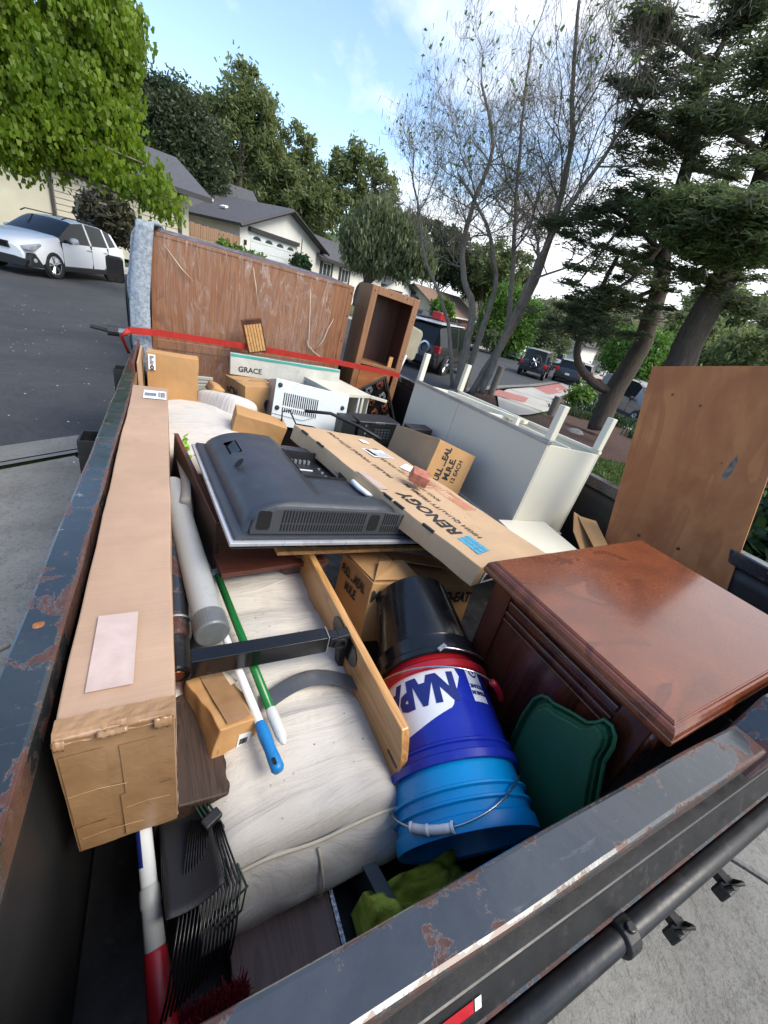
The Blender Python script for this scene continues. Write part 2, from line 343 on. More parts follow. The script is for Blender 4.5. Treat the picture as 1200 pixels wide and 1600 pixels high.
up = t.ramp(t.N('ShaderNodeSeparateXYZ', {0: t.tc.outputs['Object']}).outputs[2], [(.25, 0.), (.62, 1.)])
st2 = t.math('MULTIPLY', st2, t.math('ADD', t.math('MULTIPLY', up, .7), .3))  # film highlights painted in as pale streaks, stronger towards the top
st1 = t.math('MULTIPLY', st1, t.ramp(t.noise(2.6, 5, .6, .6), [(.36, .12), (.66, 1.)])); fac = t.math('MAXIMUM', st1, st2)
g = t.N('ShaderNodeBsdfPrincipled', {'Base Color': (.80, .77, .74, 1), 'Roughness': .2}); b_ = t.bump(t.noise(3, 8, .7, 1.2, v2), .8, .02); t.l.new(b_, g.inputs['Normal'])
tr = t.N('ShaderNodeBsdfTransparent'); mx = t.N('ShaderNodeMixShader', {0: fac, 1: tr.outputs[0], 2: g.outputs[0]}); t.l.new(mx.outputs[0], t.out.inputs[0]); M['film'] = t.m
# setting materials
t = NT('asphalt'); v = t.co((1, 1, 1), world=True)
col = t.ramp(t.noise(.5, 8, .7, .4, v), [(.3, (.026, .027, .030)), (.7, (.056, .058, .062))]); col = t.mix(t.ramp(t.noise(.9, 9, .8, 2.5, v), [(.485, 0.), (.5, .8), (.515, 0.)]), col, (.015, .015, .016)); col = t.mix(t.ramp(t.noise(75, 3, .7, 0, v), [(.55, 0.), (.75, .5)]), col, (.12, .12, .12))
t.bsdf(col, .85, 0, t.bump(t.noise(90, 4, .7, 0, v), .6, .01)); M['asphalt'] = t.m
t = NT('concrete'); v = t.co((1, 1, 1), world=True)
col = t.ramp(t.noise(1.3, 7, .65, .3, v), [(.30, (.125, .12, .108)), (.68, (.235, .228, .208))]); col = t.mix(t.ramp(t.noise(55, 6, .8, 0, v), [(.50, 0.), (.66, .7)]), col, (.075, .072, .066)); col = t.mix(t.ramp(t.noise(.7, 9, .75, 1.8, v), [(.494, 0.), (.5, .75), (.506, 0.)]), col, (.04, .038, .034)); col = t.mix(t.ramp(t.noise(1.1, 7, .7, 1., t.co((1, 1, 1), (0, 0, .7), world=True)), [(.55, 0.), (.68, .45)]), col, (.09, .085, .075))
t.bsdf(col, .85, 0, t.bump(t.noise(80, 5, .7, 0, v), .6, .008)); M['concrete'] = t.m
t = NT('concrete_pale'); v = t.co((1, 1, 1), world=True); col = t.ramp(t.noise(.9, 7, .65, .3, v), [(.28, (.30, .29, .26)), (.7, (.44, .42, .38))]); t.bsdf(col, .85, 0, t.bump(t.noise(60, 4, .7, 0, v), .4, .006)); M['concrete_pale'] = t.m
M['redpave'] = plain('red_paver', (.34, .13, .11), .8, var=.2, sc=3)
t = NT('mulch'); v = t.co((1, 1, 1), world=True); col = t.ramp(t.noise(22, 7, .8, 0, v), [(.3, (.028, .014, .010)), (.55, (.09, .042, .028)), (.75, (.17, .10, .07))]); t.bsdf(col, .95, 0, t.bump(t.noise(26, 6, .8, 0, v), 1., .06)); M['mulch'] = t.m
t = NT('ground_cover'); v = t.co((1, 1, 1), world=True)
col = t.ramp(t.noise(6, 8, .75, 0, v), [(.3, (.020, .040, .010)), (.55, (.048, .085, .018)), (.75, (.085, .12, .03))]); soil = t.ramp(t.noise(9, 6, .7, 0, v), [(.3, (.07, .05, .03)), (.7, (.15, .11, .065))])
col = t.mix(t.ramp(t.noise(.11, 6, .6, 0, v), [(.46, 0.), (.58, 1.)]), col, soil); t.bsdf(col, .95, 0, t.bump(t.noise(14, 6, .8, 0, v), 1., .08)); M['ground'] = t.m
t = NT('dry_hill'); v = t.co((1, 1, 1), world=True); col = t.ramp(t.noise(.07, 8, .72, .3, v), [(.34, (.035, .045, .020)), (.5, (.13, .11, .055)), (.68, (.24, .19, .10))]); t.bsdf(col, .95, 0, t.bump(t.noise(.3, 8, .8, 0, v), 1., 2.)); M['hill'] = t.m
t = NT('lawn'); v = t.co((1, 1, 1), world=True); col = t.ramp(t.noise(9, 8, .8, 0, v), [(.3, (.035, .075, .010)), (.7, (.085, .16, .022))]); t.bsdf(col, .95, 0, t.bump(t.noise(40, 6, .8, 0, v), 1., .05)); M['lawn'] = t.m
def stucco(n, c): return plain(n, c, .9, var=.07, sc=1.2, bump=.6, bs=14)
M['stucco_w'] = stucco('white_stucco', (.66, .65, .60)); M['stucco_c'] = stucco('cream_stucco', (.52, .48, .38)); M['stucco_b'] = stucco('pale_blue_stucco', (.50, .54, .56)); M['trim'] = plain('dark_trim', (.035, .032, .035), .6)
t = NT('grey_shingles'); br = t.N('ShaderNodeTexBrick', {'Vector': t.co((3, 3, 3)), 'Color1': (.070, .070, .078, 1), 'Color2': (.115, .115, .125, 1), 'Mortar': (.035, .035, .04, 1), 'Scale': 1.6, 'Mortar Size': .03}); t.bsdf(t.mix(t.ramp(t.noise(8, 5), [(.3, .0), (.7, .5)]), br.outputs[0], (.09, .09, .10)), .85, 0, t.bump(t.noise(30, 4), .6, .02)); M['shingle'] = t.m
t = NT('brown_shingles'); br = t.N('ShaderNodeTexBrick', {'Vector': t.co((3, 3, 3)), 'Color1': (.20, .125, .085, 1), 'Color2': (.29, .18, .12, 1), 'Mortar': (.09, .06, .045, 1), 'Scale': 1.4, 'Mortar Size': .03}); t.bsdf(br.outputs[0], .9, 0, t.bump(t.noise(30, 4), .6, .02)); M['shingle_b'] = t.m
M['fence'] = wood('fence_redwood', (.17, .10, .06), (.33, .21, .13), axis='z', sc=2, rough=.8); M['bollard'] = wood('weathered_post', (.10, .085, .07), (.20, .175, .15), axis='z', sc=4, rough=.9)
t = NT('tree_bark'); v = t.co((5, 5, 1.3)); col = t.ramp(t.noise(4, 9, .75, .4, v), [(.3, (.12, .10, .08)), (.7, (.32, .27, .22))]); t.bsdf(col, .95, 0, t.bump(t.noise(5, 8, .75, .4, v), 1., .06)); M['bark'] = t.m
t = NT('cedar_bark'); v = t.co((5, 5, 1.1)); col = t.ramp(t.noise(4, 9, .8, .3, v), [(.3, (.055, .042, .032)), (.7, (.17, .13, .10))]); t.bsdf(col, .95, 0, t.bump(t.noise(5, 8, .8, .4, v), 1., .1)); M['bark_d'] = t.m
def leafm(name, c1, c2, c3=None, tr=.4, csc=.8):
    t = NT(name); g = t.N('ShaderNodeNewGeometry'); v = t.co((1, 1, 1), world=True)
    col = t.mix(t.ramp(t.noise(csc, 4, .6, 0, v), [(.36, 0.), (.64, 1.)]), c1, c2)
    if c3: col = t.mix(t.ramp(g.outputs['Random Per Island'], [(.62, 0.), (.95, .9)]), col, c3)
    col = t.mix(t.math('MULTIPLY', g.outputs['Random Per Island'], .45), col, tuple(x * .45 for x in c1))
    d = t.N('ShaderNodeBsdfPrincipled', {'Base Color': col, 'Roughness': .5}); tl = t.N('ShaderNodeBsdfTranslucent', {'Color': t.mix(.5, col, c2)})
    mx = t.N('ShaderNodeMixShader', {0: tr, 1: d.outputs[0], 2: tl.outputs[0]}); t.l.new(mx.outputs[0], t.out.inputs[0]); return t.m
M['lf_maple'] = leafm('maple_leaves', (.12, .22, .014), (.24, .36, .022), (.36, .46, .04), .6); M['lf_dark'] = leafm('dark_leaves', (.045, .068, .032), (.08, .11, .048), (.10, .135, .06), .45)
M['lf_tall'] = leafm('tall_tree_leaves', (.13, .17, .060), (.22, .27, .10), (.27, .32, .13), .55); M['lf_olive'] = leafm('grey_green_leaves', (.13, .165, .075), (.20, .24, .11), (.26, .30, .15), .5)
M['lf_cedar'] = leafm('cedar_needles', (.060, .082, .040), (.12, .155, .068), (.16, .195, .085), .6, 1.4); M['lf_cedarl'] = leafm('light_cedar_needles', (.09, .135, .05), (.17, .23, .085), (.21, .27, .10), .5, 1.4)
M['lf_bright'] = leafm('bright_leaves', (.075, .17, .022), (.13, .26, .03), (.19, .30, .05), .4); M['lf_pod'] = leafm('dry_pods', (.10, .08, .055), (.17, .14, .09), (.16, .17, .06), .2); M['lf_shrub'] = leafm('shrub_leaves', (.05, .055, .03), (.10, .10, .05), (.14, .10, .10), .2)
M['lf_hedge'] = leafm('hedge_leaves', (.014, .042, .012), (.035, .085, .022), (.05, .11, .03), .2); M['lf_grass'] = leafm('grass_blades', (.05, .09, .016), (.10, .16, .03), (.17, .20, .06), .3, 3)
def paintm(n, c, metal=0., rough=.35): return plain(n, c, rough, metal, var=.02, bump=0, coat=.35)
M['car_white'] = paintm('white_car_paint', (.72, .74, .77)); M['car_black'] = paintm('black_car_paint', (.010, .010, .012)); M['car_grey'] = paintm('grey_car_paint', (.24, .225, .21), .4); M['car_dgrey'] = paintm('dark_grey_car_paint', (.045, .052, .062), .4); M['car_blue'] = paintm('blue_car_paint', (.05, .07, .12), .4)
M['alloy'] = plain('alloy', (.55, .56, .58), .25, .9, bump=0); M['lamp_red'] = plain('tail_lamp_red', (.50, .02, .03), .12, bump=0); M['lamp_clear'] = plain('headlamp_glass', (.30, .32, .35), .08, bump=0, var=.3, sc=5)
M['beige_seat'] = plain('tan_vinyl', (.28, .25, .18), .6, var=.15); M['teal'] = plain('teal_print', (.03, .27, .23), .5, var=.2); M['greycard'] = plain('worn_white_carton', (.44, .43, .38), .7, dirt=(.3, .28, .24))
M['caster'] = plain('speckled_black', (.02, .02, .02), .6, bump=1., bs=90, dirt=(.22, .22, .22), sc=50); M['copper'] = plain('copper_pipe_end', (.30, .10, .05), .4, .8); M['gold'] = plain('orange_rust_spot', (.24, .085, .02), .35, var=.6, sc=60)
M['film_speck'] = plain('fallen_petal', (.62, .58, .50), .8)
# ---- layout aid: a bearing read off the photograph plus a distance gives a point of the place
_CR = np.array([[0.885317, -0.037987, 0.463434], [-0.413839, -0.518807, 0.748048], [0.212017, -0.854047, -0.47503]])
def _ray(px, py): return _CR @ np.array([px - 600., py - 800., 620.])
def W(px, py, D):
    r = _ray(px, py); r = r / math.hypot(r[0], r[1]); return (float(r[0] * D), float(r[1] * D), float(1.8 + r[2] * D))
W_ = W
def _bz(x): return 0. if x < 2 else (-.06 * (x - 2) if x < 18 else -.96 - .035 * (min(x, 70) - 18))
def W3(px, py):
    s = 1.
    while s < 200:
        p = W(px, py, s)
        if p[2] < _bz(p[0]): return (p[0], p[1], _bz(p[0]) + .02)
        s *= 1.004
    return W(px, py, 200)
# ================================================================== THE SETTING
NC = [(-30, -15.6), (-1.3, 4.1), (-.8, 4.4), (12.2, 13.4), (17, 16.5), (28, 23.6), (39, 31), (67, 50), (120, 86)]
FC = [(-34, -40), (-20, -14), (-13, 1), (-9, 9.5), (-5, 17.5), (-1.5, 24), (4, 29), (14, 33), (29, 38), (43, 43.5), (67, 58), (120, 94)]
def base_z(x): return 0. if x < 2 else (-.06 * (x - 2) if x < 18 else -.96 - .035 * (min(x, 70) - 18))
def pl_dist(P, x, y):
    """signed distance to a polyline, positive on its left"""
    best = 1e9; sg = 1
    for (ax, ay), (bx, by) in zip(P, P[1:]):
        ux, uy = bx - ax, by - ay; L = ux * ux + uy * uy; t = max(0, min(1, ((x - ax) * ux + (y - ay) * uy) / L))
        dx_, dy_ = x - ax - t * ux, y - ay - t * uy; d = math.hypot(dx_, dy_)
        if d < best - 1e-9: best = d; sg = 1 if ux * dy_ - uy * dx_ > 0 else -1
    return best * sg
def T(x, y):
    z = base_z(x); d = pl_dist(FC, x, y)
    if d > 2:
        k = 1. if x < 12 else max(.25, 1 - (x - 12) / 25)
        z += k * (min(.14 * (d - 2), 1.35)) + (max(0, d - 24) * .2 if d < 70 else 9.2) * (1. if x < 25 else max(.15, 1 - (x - 25) / 40))
    return z
m = MB(); NX, NY = 150, 130
def tg(u, v):
    x = -45 + 190 * u ** 1.15; y = -12 + 162 * v ** 1.15; return (x, y, T(x, y) - .05)
m.grid(tg, NX, NY); terrain = struct(m.build('ground', M['ground'], smooth=True))
m = MB()
def far(u, v):
    a = rd(-80 + 260 * u); r = 60 + 1700 * v ** 2; return (r * sin(a), r * cos(a), -3.2 - 3 * v)
m.grid(far, 60, 12); struct(m.build('far_ground', M['ground']))
m = MB()
def hillf(u, v):
    a = rd(18 + 72 * u); r = 150 + 120 * v
    h = (10 + 17 * math.exp(-((u - .62) / .3) ** 2) + 3 * noise3((u * 5, 0, 0), 3) + 1.5 * noise3((u * 17, v * 3, 0), 5)) * sin(min(1, v * 1.5) * pi / 2)
    return (r * sin(a), r * cos(a), -5 + h)
m.grid(hillf, 90, 14); struct(m.build('hills', M['hill'], smooth=True))
m = MB()
def hill2(u, v):
    a = rd(-40 + 62 * u); r = 72 + 60 * v; return (r * sin(a), r * cos(a), -2 + (13 + 3 * noise3((u * 4, 0, 0), 7)) * sin(min(1, v * 1.5) * pi / 2))
m.grid(hill2, 60, 10); struct(m.build('hills', M['ground'], smooth=True))

def sheet(name, poly, mat, dz, kind=True, parent=None, thick=0, bevel=0):
    bm = bmesh.new(); vs = [bm.verts.new((p[0], p[1], 0)) for p in poly]; bm.faces.new(vs)
    for xc in (2, 18, 70):
        bmesh.ops.bisect_plane(bm, geom=bm.verts[:] + bm.edges[:] + bm.faces[:], plane_co=(xc, 0, 0), plane_no=(1, 0, 0))
    bmesh.ops.triangulate(bm, faces=bm.faces[:])
    for v in bm.verts: v.co.z = base_z(v.co.x) + dz
    bmesh.ops.recalc_face_normals(bm, faces=bm.faces)
    if bm.faces and sum(f.normal.z for f in bm.faces) < 0: bmesh.ops.reverse_faces(bm, faces=bm.faces)
    me = bpy.data.meshes.new(name); bm.to_mesh(me); bm.free(); me.materials.append(mat)
    o = bpy.data.objects.new(name, me); COL.objects.link(o)
    if parent: o.parent = parent
    if thick:
        md = o.modifiers.new('t', 'SOLIDIFY'); md.thickness = thick; md.offset = -1
    if bevel:
        md = o.modifiers.new('b', 'BEVEL'); md.width = bevel; md.segments = 1; md.limit_method = 'ANGLE'; md.angle_limit = rd(50)
    if kind: o['kind'] = 'structure'
    return o
def resamp(P, n):
    L = [0]
    for a, b in zip(P, P[1:]): L.append(L[-1] + math.dist(a, b))
    out = []
    for i in range(n):
        s = L[-1] * i / (n - 1); k = max(j for j in range(len(L)) if L[j] <= s + 1e-9); k = min(k, len(P) - 2); t = (s - L[k]) / (L[k + 1] - L[k])
        out.append((P[k][0] + t * (P[k + 1][0] - P[k][0]), P[k][1] + t * (P[k + 1][1] - P[k][1])))
    return out
def offset(P, d):
    out = []
    for i, p in enumerate(P):
        a = P[max(0, i - 1)]; b = P[min(len(P) - 1, i + 1)]; u = Vector((b[0] - a[0], b[1] - a[1])).normalized(); out.append((p[0] - u.y * d, p[1] + u.x * d))
    return out
sheet('road', resamp(NC, 90) + resamp(FC, 90)[::-1], M['asphalt'], 0.)
def strip(name, P, d0, d1, z0, z1, mat, n=110):
    A = offset(resamp(P, n), d0); B = offset(resamp(P, n), d1); m = MB()
    for i in range(n): m.v += [(*A[i], base_z(A[i][0]) + z0), (*B[i], base_z(B[i][0]) + z1)]
    m.f = [(2 * i, 2 * i + 1, 2 * i + 3, 2 * i + 2) for i in range(n - 1)]; return struct(m.build(name, mat))
strip('kerb', FC, 0, .05, 0., .13, M['concrete_pale']); strip('kerb', FC, .05, .2, .13, .13, M['concrete_pale']); strip('pavement', FC, .2, 1.8, .13, .12, M['concrete_pale'])
strip('verge', FC, 1.8, 2.9, .12, .02, M['ground'])
strip('gutter', NC, -.33, .0, .030, .010, M['concrete']); strip('kerb', NC, -.55, -.345, .10, .028, M['concrete'])
# driveway slabs behind the kerb
drive = struct(sheet('driveway', [(-12, -9), (9, -9), (5.0, 2.6), (4.6, 7.4), (4.2, 7.15), (-1, 3.6), (-12, -4.0)], M['mulch'], .02))
u_ = Vector((.8205, .5717)); n_ = Vector((.5717, -.8205)); O_ = Vector((-1.05, 4.24))
for i in range(-8, 5):
    for j in range(0, 6):
        s0, t0 = i * 1.75 + .25 * (j % 1), .57 + j * 1.72
        P = [O_ + u_ * (s0 + a) + n_ * (t0 + b) for a, b in ((.008, .008), (1.742, .008), (1.742, 1.712), (.008, 1.712))]
        if max(p.x for p in P) > 5.2 + (0 if j else .9): continue
        sheet('concrete_slab', [(p.x, p.y) for p in P][::-1], M['concrete'], .10, False, drive, .06, .01)
# pavement on this side of the street beyond the trailer
walk = sheet('pavement', [(7.4, 7.6), (9.5, 8.6), (13, 10.6), (15.3, 13), (24.4, 19.1), (50.6, 34.5), (100, 68), (100, 72), (67, 49.6), (39, 30.6), (28, 23.2), (17, 16.1), (12.4, 12.9), (10.2, 11.0)], M['concrete_pale'], .03)
for a, b in (((8.6, 8.2), (7.7, 8.9)), ((11, 9.5), (9.9, 10.7)), ((14.2, 11.9), (12.7, 13.0)), ((19.5, 16.), (18.2, 16.8)), ((24.4, 19.2), (22.7, 19.7)), ((31, 23), (28.8, 23.6))):
    ax, ay = a; bx, by = b; d = Vector((by - ay, -(bx - ax))).normalized() * .03
    sheet('pavement_joint', [(ax + d.x, ay + d.y), (bx + d.x, by + d.y), (bx - d.x, by - d.y), (ax - d.x, ay - d.y)], M['mulch'], .036)
rp = sheet('paver_band', [(9.5, 10.6), (11.3, 12.2), (12.5, 11.7), (11.1, 10.5)][::-1], M['redpave'], .040); rp2 = sheet('ramp_paving', [(17.1, 16.1), (24.7, 21.0), (22.4, 18.0), (16.6, 14.4)][::-1], M['redpave'], .040)
sheet('ramp_marking', [(20.2, 17.2), (21.2, 17.9), (20.9, 17.5), (20.0, 16.9)][::-1], M['concrete_pale'], .046); sheet('ramp_marking', [(19.6, 16.5), (20.9, 17.2), (20.6, 16.9), (19.4, 16.2)][::-1], M['concrete_pale'], .046)
sheet('mulch_bed', [(7.4, 7.5), (9.6, 8.4), (13.0, 10.3), (16.0, 10.3), (16.2, 8.6), (12.0, 6.2), (9.0, 5.0), (6.8, 5.6)], M['mulch'], .028)
sheet('gravel_bed', [(5.3, 6.7), (7.3, 7.55), (10.0, 10.9), (11.4, 12.4), (9.6, 11.2), (5.2, 8.1)], M['mulch'], .025)
sheet('neighbour_driveway', [(16.6, 13.3), (30, 21.5), (36, 14), (30, 2), (17, 3.), (15.0, 8.2)], M['concrete_pale'], .012)
sheet('lawn', [(4.2, -2), (4.3, 6.2), (6.8, 5.6), (9.0, 5.0), (12.0, 6.2), (15.0, 8.0), (16, 2), (14, -3)], M['lawn'], .022)
m = MB()
def lawnf(u, v):
    x = -16 + 13.5 * u; y = 9 + u * 10 + 2.6 + v * 9; x -= v * 6; return (x, y, T(x, y) + .02)
m.grid(lawnf, 24, 16); struct(m.build('lawn', M['lawn'], smooth=True))

# ---- scattered small stuff
rng = np.random.default_rng(4)
def quads(name, C, A, B, mat, parent=None):
    """one mesh of n quads: centre C, half-vectors A, B (n x 3 arrays)"""
    n = len(C); V = np.stack([C - A - B, C + A - B * .6, C + A * 1.1 + B * .6, C - A + B], 1).reshape(-1, 3).astype(np.float32)
    me = bpy.data.meshes.new(name); me.vertices.add(4 * n); me.vertices.foreach_set('co', V.ravel()); me.loops.add(4 * n); me.loops.foreach_set('vertex_index', np.arange(4 * n, dtype=np.int32))
    me.polygons.add(n); me.polygons.foreach_set('loop_start', np.arange(0, 4 * n, 4, dtype=np.int32)); me.update(calc_edges=True)
    me.materials.append(mat); o = bpy.data.objects.new(name, me); COL.objects.link(o); o['kind'] = 'stuff'
    if parent: o.parent = parent
    return o
def runit(n):
    v = rng.normal(size=(n, 3)); return v / np.linalg.norm(v, axis=1, keepdims=True)
xy = np.stack([rng.uniform(-6, .2, 900), rng.uniform(1.5, 13, 900)], 1); keep = [i for i, p in enumerate(xy) if pl_dist(NC, *p) > -.9 and rng.random() < .55]
Cn = np.array([(xy[i][0], xy[i][1], .012 if pl_dist(NC, *xy[i]) > .1 else .108) for i in keep]); n = len(Cn); a = rng.uniform(0, 2 * pi, n); s = rng.uniform(.004, .011, n)[:, None]
tag(quads('fallen_petals', Cn, np.stack([np.cos(a), np.sin(a), 0 * a], 1) * s, np.stack([-np.sin(a), np.cos(a), .2 + 0 * a], 1) * s * .6, M['film_speck']), 'pale petals and litter scattered over the dark asphalt left of the trailer', 'petals')
def blades(name, label, polyf, n, h, mat, w=.006):
    P = np.array([polyf() for _ in range(n)]); a = rng.uniform(0, 2 * pi, n); hh = rng.uniform(.5, 1.2, n) * h
    lean = np.stack([rng.normal(0, .35, n) * hh, rng.normal(0, .35, n) * hh, hh], 1) / 2
    o = quads(name, P + lean, np.stack([np.cos(a), np.sin(a), 0 * a], 1) * w, lean, mat); return tag(o, label, 'grass')
def pg():
    while True:
        x, y = random.uniform(4.3, 13), random.uniform(1., 7)
        if pl_dist([(6.8, 5.6), (9.0, 5.0), (12.0, 6.2), (15, 8)], x, y) < 0 or x < 6.8: return (x, y, base_z(x) + .02)
blades('lawn_grass', 'patchy green grass and clover growing beside the trailer', pg, 26000, .07, M['lf_grass'], .009)
def clumps(cs, r):
    def f():
        c = random.choice(cs); return (c[0] + random.gauss(0, r), c[1] + random.gauss(0, r), base_z(c[0]) + .02)
    return f
blades('grass_tuft', 'strappy dark green tuft at the foot of the cedar trunk', clumps([W3(940, 655), W3(960, 665), W3(925, 650)], .28), 1400, .38, M['lf_hedge'], .012)
blades('grass_tuft', 'strappy tuft at the mulch edge beside the plywood board', clumps([W3(985, 668), W3(1000, 690)], .25), 900, .34, M['lf_hedge'], .012)
blades('ground_cover', 'low juniper patch between the short post and the pale driveway', clumps([W3(890, 648), W3(905, 652), W3(880, 644)], .22), 1600, .22, M['lf_dark'], .02)
# rocks and posts
def rock(p, s, label):
    bm = bmesh.new(); bmesh.ops.create_icosphere(bm, subdivisions=3, radius=1)
    m = MB(); m.v = [tuple((v.co * (1 + .35 * noise3(v.co * 1.3, int(p[0] * 9)))) * s) for v in bm.verts]; bm.verts.index_update(); m.f = [tuple(v.index for v in f.verts) for f in bm.faces]; bm.free()
    m.v = [(x * 1.5, y, z * .5) for x, y, z in m.v]; return tag(m.build('garden_rock', M['concrete'], smooth=True, loc=p), label, 'rock')
rock(W3(897, 677), .2, 'flat grey rock lying in the reddish mulch')
def bollard(p, h, r, lean, label):
    m = MB(); m.lathe([(0, 0), (r, 0), (r * 1.02, h * .5), (r * .97, h - .02), (r * .9, h), (0, h + .004)], 18)
    return tag(m.build('wooden_post', M['bollard'], smooth=False, bevel=.01, loc=p, rot=lean), label, 'post')
bollard(W3(859, 650), .62, .12, D3(0, 3, 0), 'short round weathered post standing in the mulch beside the pavement')
bollard(W3(766, 618), .95, .11, D3(0, 4, 0), 'taller round weathered post leaning beside the twiggy tree')

# ---- trees
def crown(name, blobs, n, size, mat, parent, aspect=1.6, clump=.3, shell=.5, droop=0., per=40, flat=0.):
    C0 = np.array([tuple(b[0]) for b in blobs], float); Rr = np.array([b[1] if hasattr(b[1], '__len__') else (b[1],) * 3 for b in blobs], float)
    w = np.prod(Rr, axis=1) ** (2 / 3) * np.array([b[2] if len(b) > 2 else 1 for b in blobs]); w /= w.sum()
    nc = max(1, n // per); k = rng.choice(len(blobs), nc, p=w); rad = rng.uniform(0, 1, nc) ** (1 / 3.) * (1 - shell) + shell * rng.uniform(.75, 1.08, nc)
    cc = C0[k] + runit(nc) * rad[:, None] * Rr[k]
    ci = rng.integers(0, nc, n); P = cc[ci] + rng.normal(size=(n, 3)) * clump * np.array([1, 1, 1 - flat]) * rng.uniform(.5, 1.4, nc)[ci][:, None]
    if droop: P[:, 2] -= np.abs(rng.normal(0, droop, n))
    s = (size * rng.uniform(.5, 1.35, n))[:, None]; A = runit(n)
    if flat: A[:, 2] *= (1 - flat); A /= np.linalg.norm(A, axis=1, keepdims=True)
    if droop: A = A * .5 + np.array([0, 0, -1.]); A /= np.linalg.norm(A, axis=1, keepdims=True)
    B = np.cross(A, runit(n)); B /= np.linalg.norm(B, axis=1, keepdims=True) + 1e-9
    return quads(name, P, A * s * aspect / 2, B * s / 2, mat, parent)
def limb(m, pts, r0, r1, n=8, jit=0.):
    P = [Vector(p) for p in pts]; Q = []
    for i in range(len(P) - 1):
        for k in range(4):
            t = k / 4; a, b, c, d = P[max(0, i - 1)], P[i], P[i + 1], P[min(len(P) - 1, i + 2)]
            q = .5 * ((2 * b) + (c - a) * t + (2 * a - 5 * b + 4 * c - d) * t * t + (3 * b - a - 3 * c + d) * t ** 3)
            if jit: q = q + Vector((random.gauss(0, jit), random.gauss(0, jit), random.gauss(0, jit * .4)))
            Q.append(q)
    Q.append(P[-1]); k = len(Q); m.tube(Q, [r0 + (r1 - r0) * i / (k - 1) for i in range(k)], n); return Q
def simple_tree(name, label, base, h, blobs, n, size, mat, bark, tr=.2, group=None, limbs=5, rs=.72, **kw):
    blobs = [(b[0], b[1] * rs, *b[2:]) for b in blobs]
    t = thing(name, label, 'tree', base, group=group); B = Vector(base); m = MB()
    bl = [((Vector(b[0]) - B), *b[1:]) for b in blobs]; cen = sum((b[0] for b in bl), Vector()) / len(bl)
    top = Vector((cen.x, cen.y, max(h * .8, .5))); limb(m, [(0, 0, -.3), (0.05, 0, h * .25), tuple(top * .5 + Vector((0, 0, 0))), tuple(top)], tr, tr * .25, 9, tr * .1)
    for i in range(min(limbs * 2, len(bl) * 2)):
        b = bl[i % len(bl)]; e = b[0] + Vector((random.uniform(-.5, .5), random.uniform(-.5, .5), random.uniform(-.3, .5))) * (b[1][0] if hasattr(b[1], '__len__') else b[1])
        s = Vector((top.x * .35, top.y * .35, h * random.uniform(.2, .5))); limb(m, [tuple(s), tuple(s * .5 + e * .5 + Vector((0, 0, .3))), tuple(e)], tr * .42, tr * .07, 6, tr * .15)
    m.build('trunk', bark, t, smooth=True); crown('crown', [(tuple(b[0]), *b[1:]) for b in bl], n, size, mat, t, **kw); return t
# bright maple on the left, in front of the cream house
simple_tree('maple_tree', 'bright green maple spreading over the white hatchback and cream house', (-7.5, 17.5, .6), 5.5,
    [(W(-60, 60, 17), 2.6), (W(50, 30, 17), 2.4), (W(140, 40, 17), 1.9), (W(30, 150, 16.5), 2.2), (W(110, 165, 16.5), 1.9), (W(165, 110, 17), 1.25), (W(0, 198, 16), 1.1), (W(70, 192, 16), 1.1),
     (W(175, 208, 16), 1.0), (W(155, 240, 15.5), .75), (W(210, 270, 15.5), .85), (W(255, 298, 15.5), .72), (W(272, 322, 15.3), .35), (W(240, 325, 15.5), .45), (W(190, 40, 17), .8)],
    56000, .088, M['lf_maple'], M['bark'], .25, limbs=14, clump=.13, shell=.25, aspect=1.15, per=44, droop=.07, rs=.68)
simple_tree('evergreen_tree', 'dense dark conical evergreen rising behind the cream house', (1.0, 40, 2.5), 8,
    [(W(270, 200, 42), 3.6), (W(225, 185, 42), 3.0), (W(300, 235, 42), 3.2), (W(250, 250, 42), 3.8), (W(320, 275, 42), 2.2), (W(262, 168, 42), 1.6), (W(230, 160, 42), 1.1)],
    60000, .11, M['lf_dark'], M['bark_d'], .35, clump=.32, shell=.6, aspect=2.2)
TG = 'tall airy trees on the slope behind the houses'
simple_tree('tall_tree', 'tallest airy grey green tree above the grey roofed garage', (6.4, 49, 4.0), 12,
    [(W(385, 155, 50), 2.8), (W(360, 165, 50), 2.4), (W(408, 190, 50), 2.8), (W(370, 220, 50), 3.4), (W(418, 235, 50), 2.8), (W(400, 270, 50), 3.8), (W(340, 200, 50), 2.2), (W(380, 125, 50), 1.8), (W(330, 170, 50), 1.5), (W(345, 270, 50), 3.0), (W(440, 290, 50), 3.0)],
    25000, .14, M['lf_tall'], M['bark'], .3, group=TG, clump=.36, shell=.45, aspect=2.4, per=120, rs=.62)
simple_tree('tall_tree', 'rounded airy tree directly right of the tallest one', (12.5, 50, 3.2), 9,
    [(W(465, 225, 52), 2.6), (W(480, 260, 52), 2.6), (W(455, 285, 52), 3.0), (W(490, 300, 52), 2.4), (W(470, 320, 52), 3.4), (W(430, 305, 52), 2.6), (W(505, 340, 52), 2.6)],
    15000, .14, M['lf_tall'], M['bark'], .25, group=TG, clump=.34, shell=.45, aspect=2.4, per=120, rs=.62)
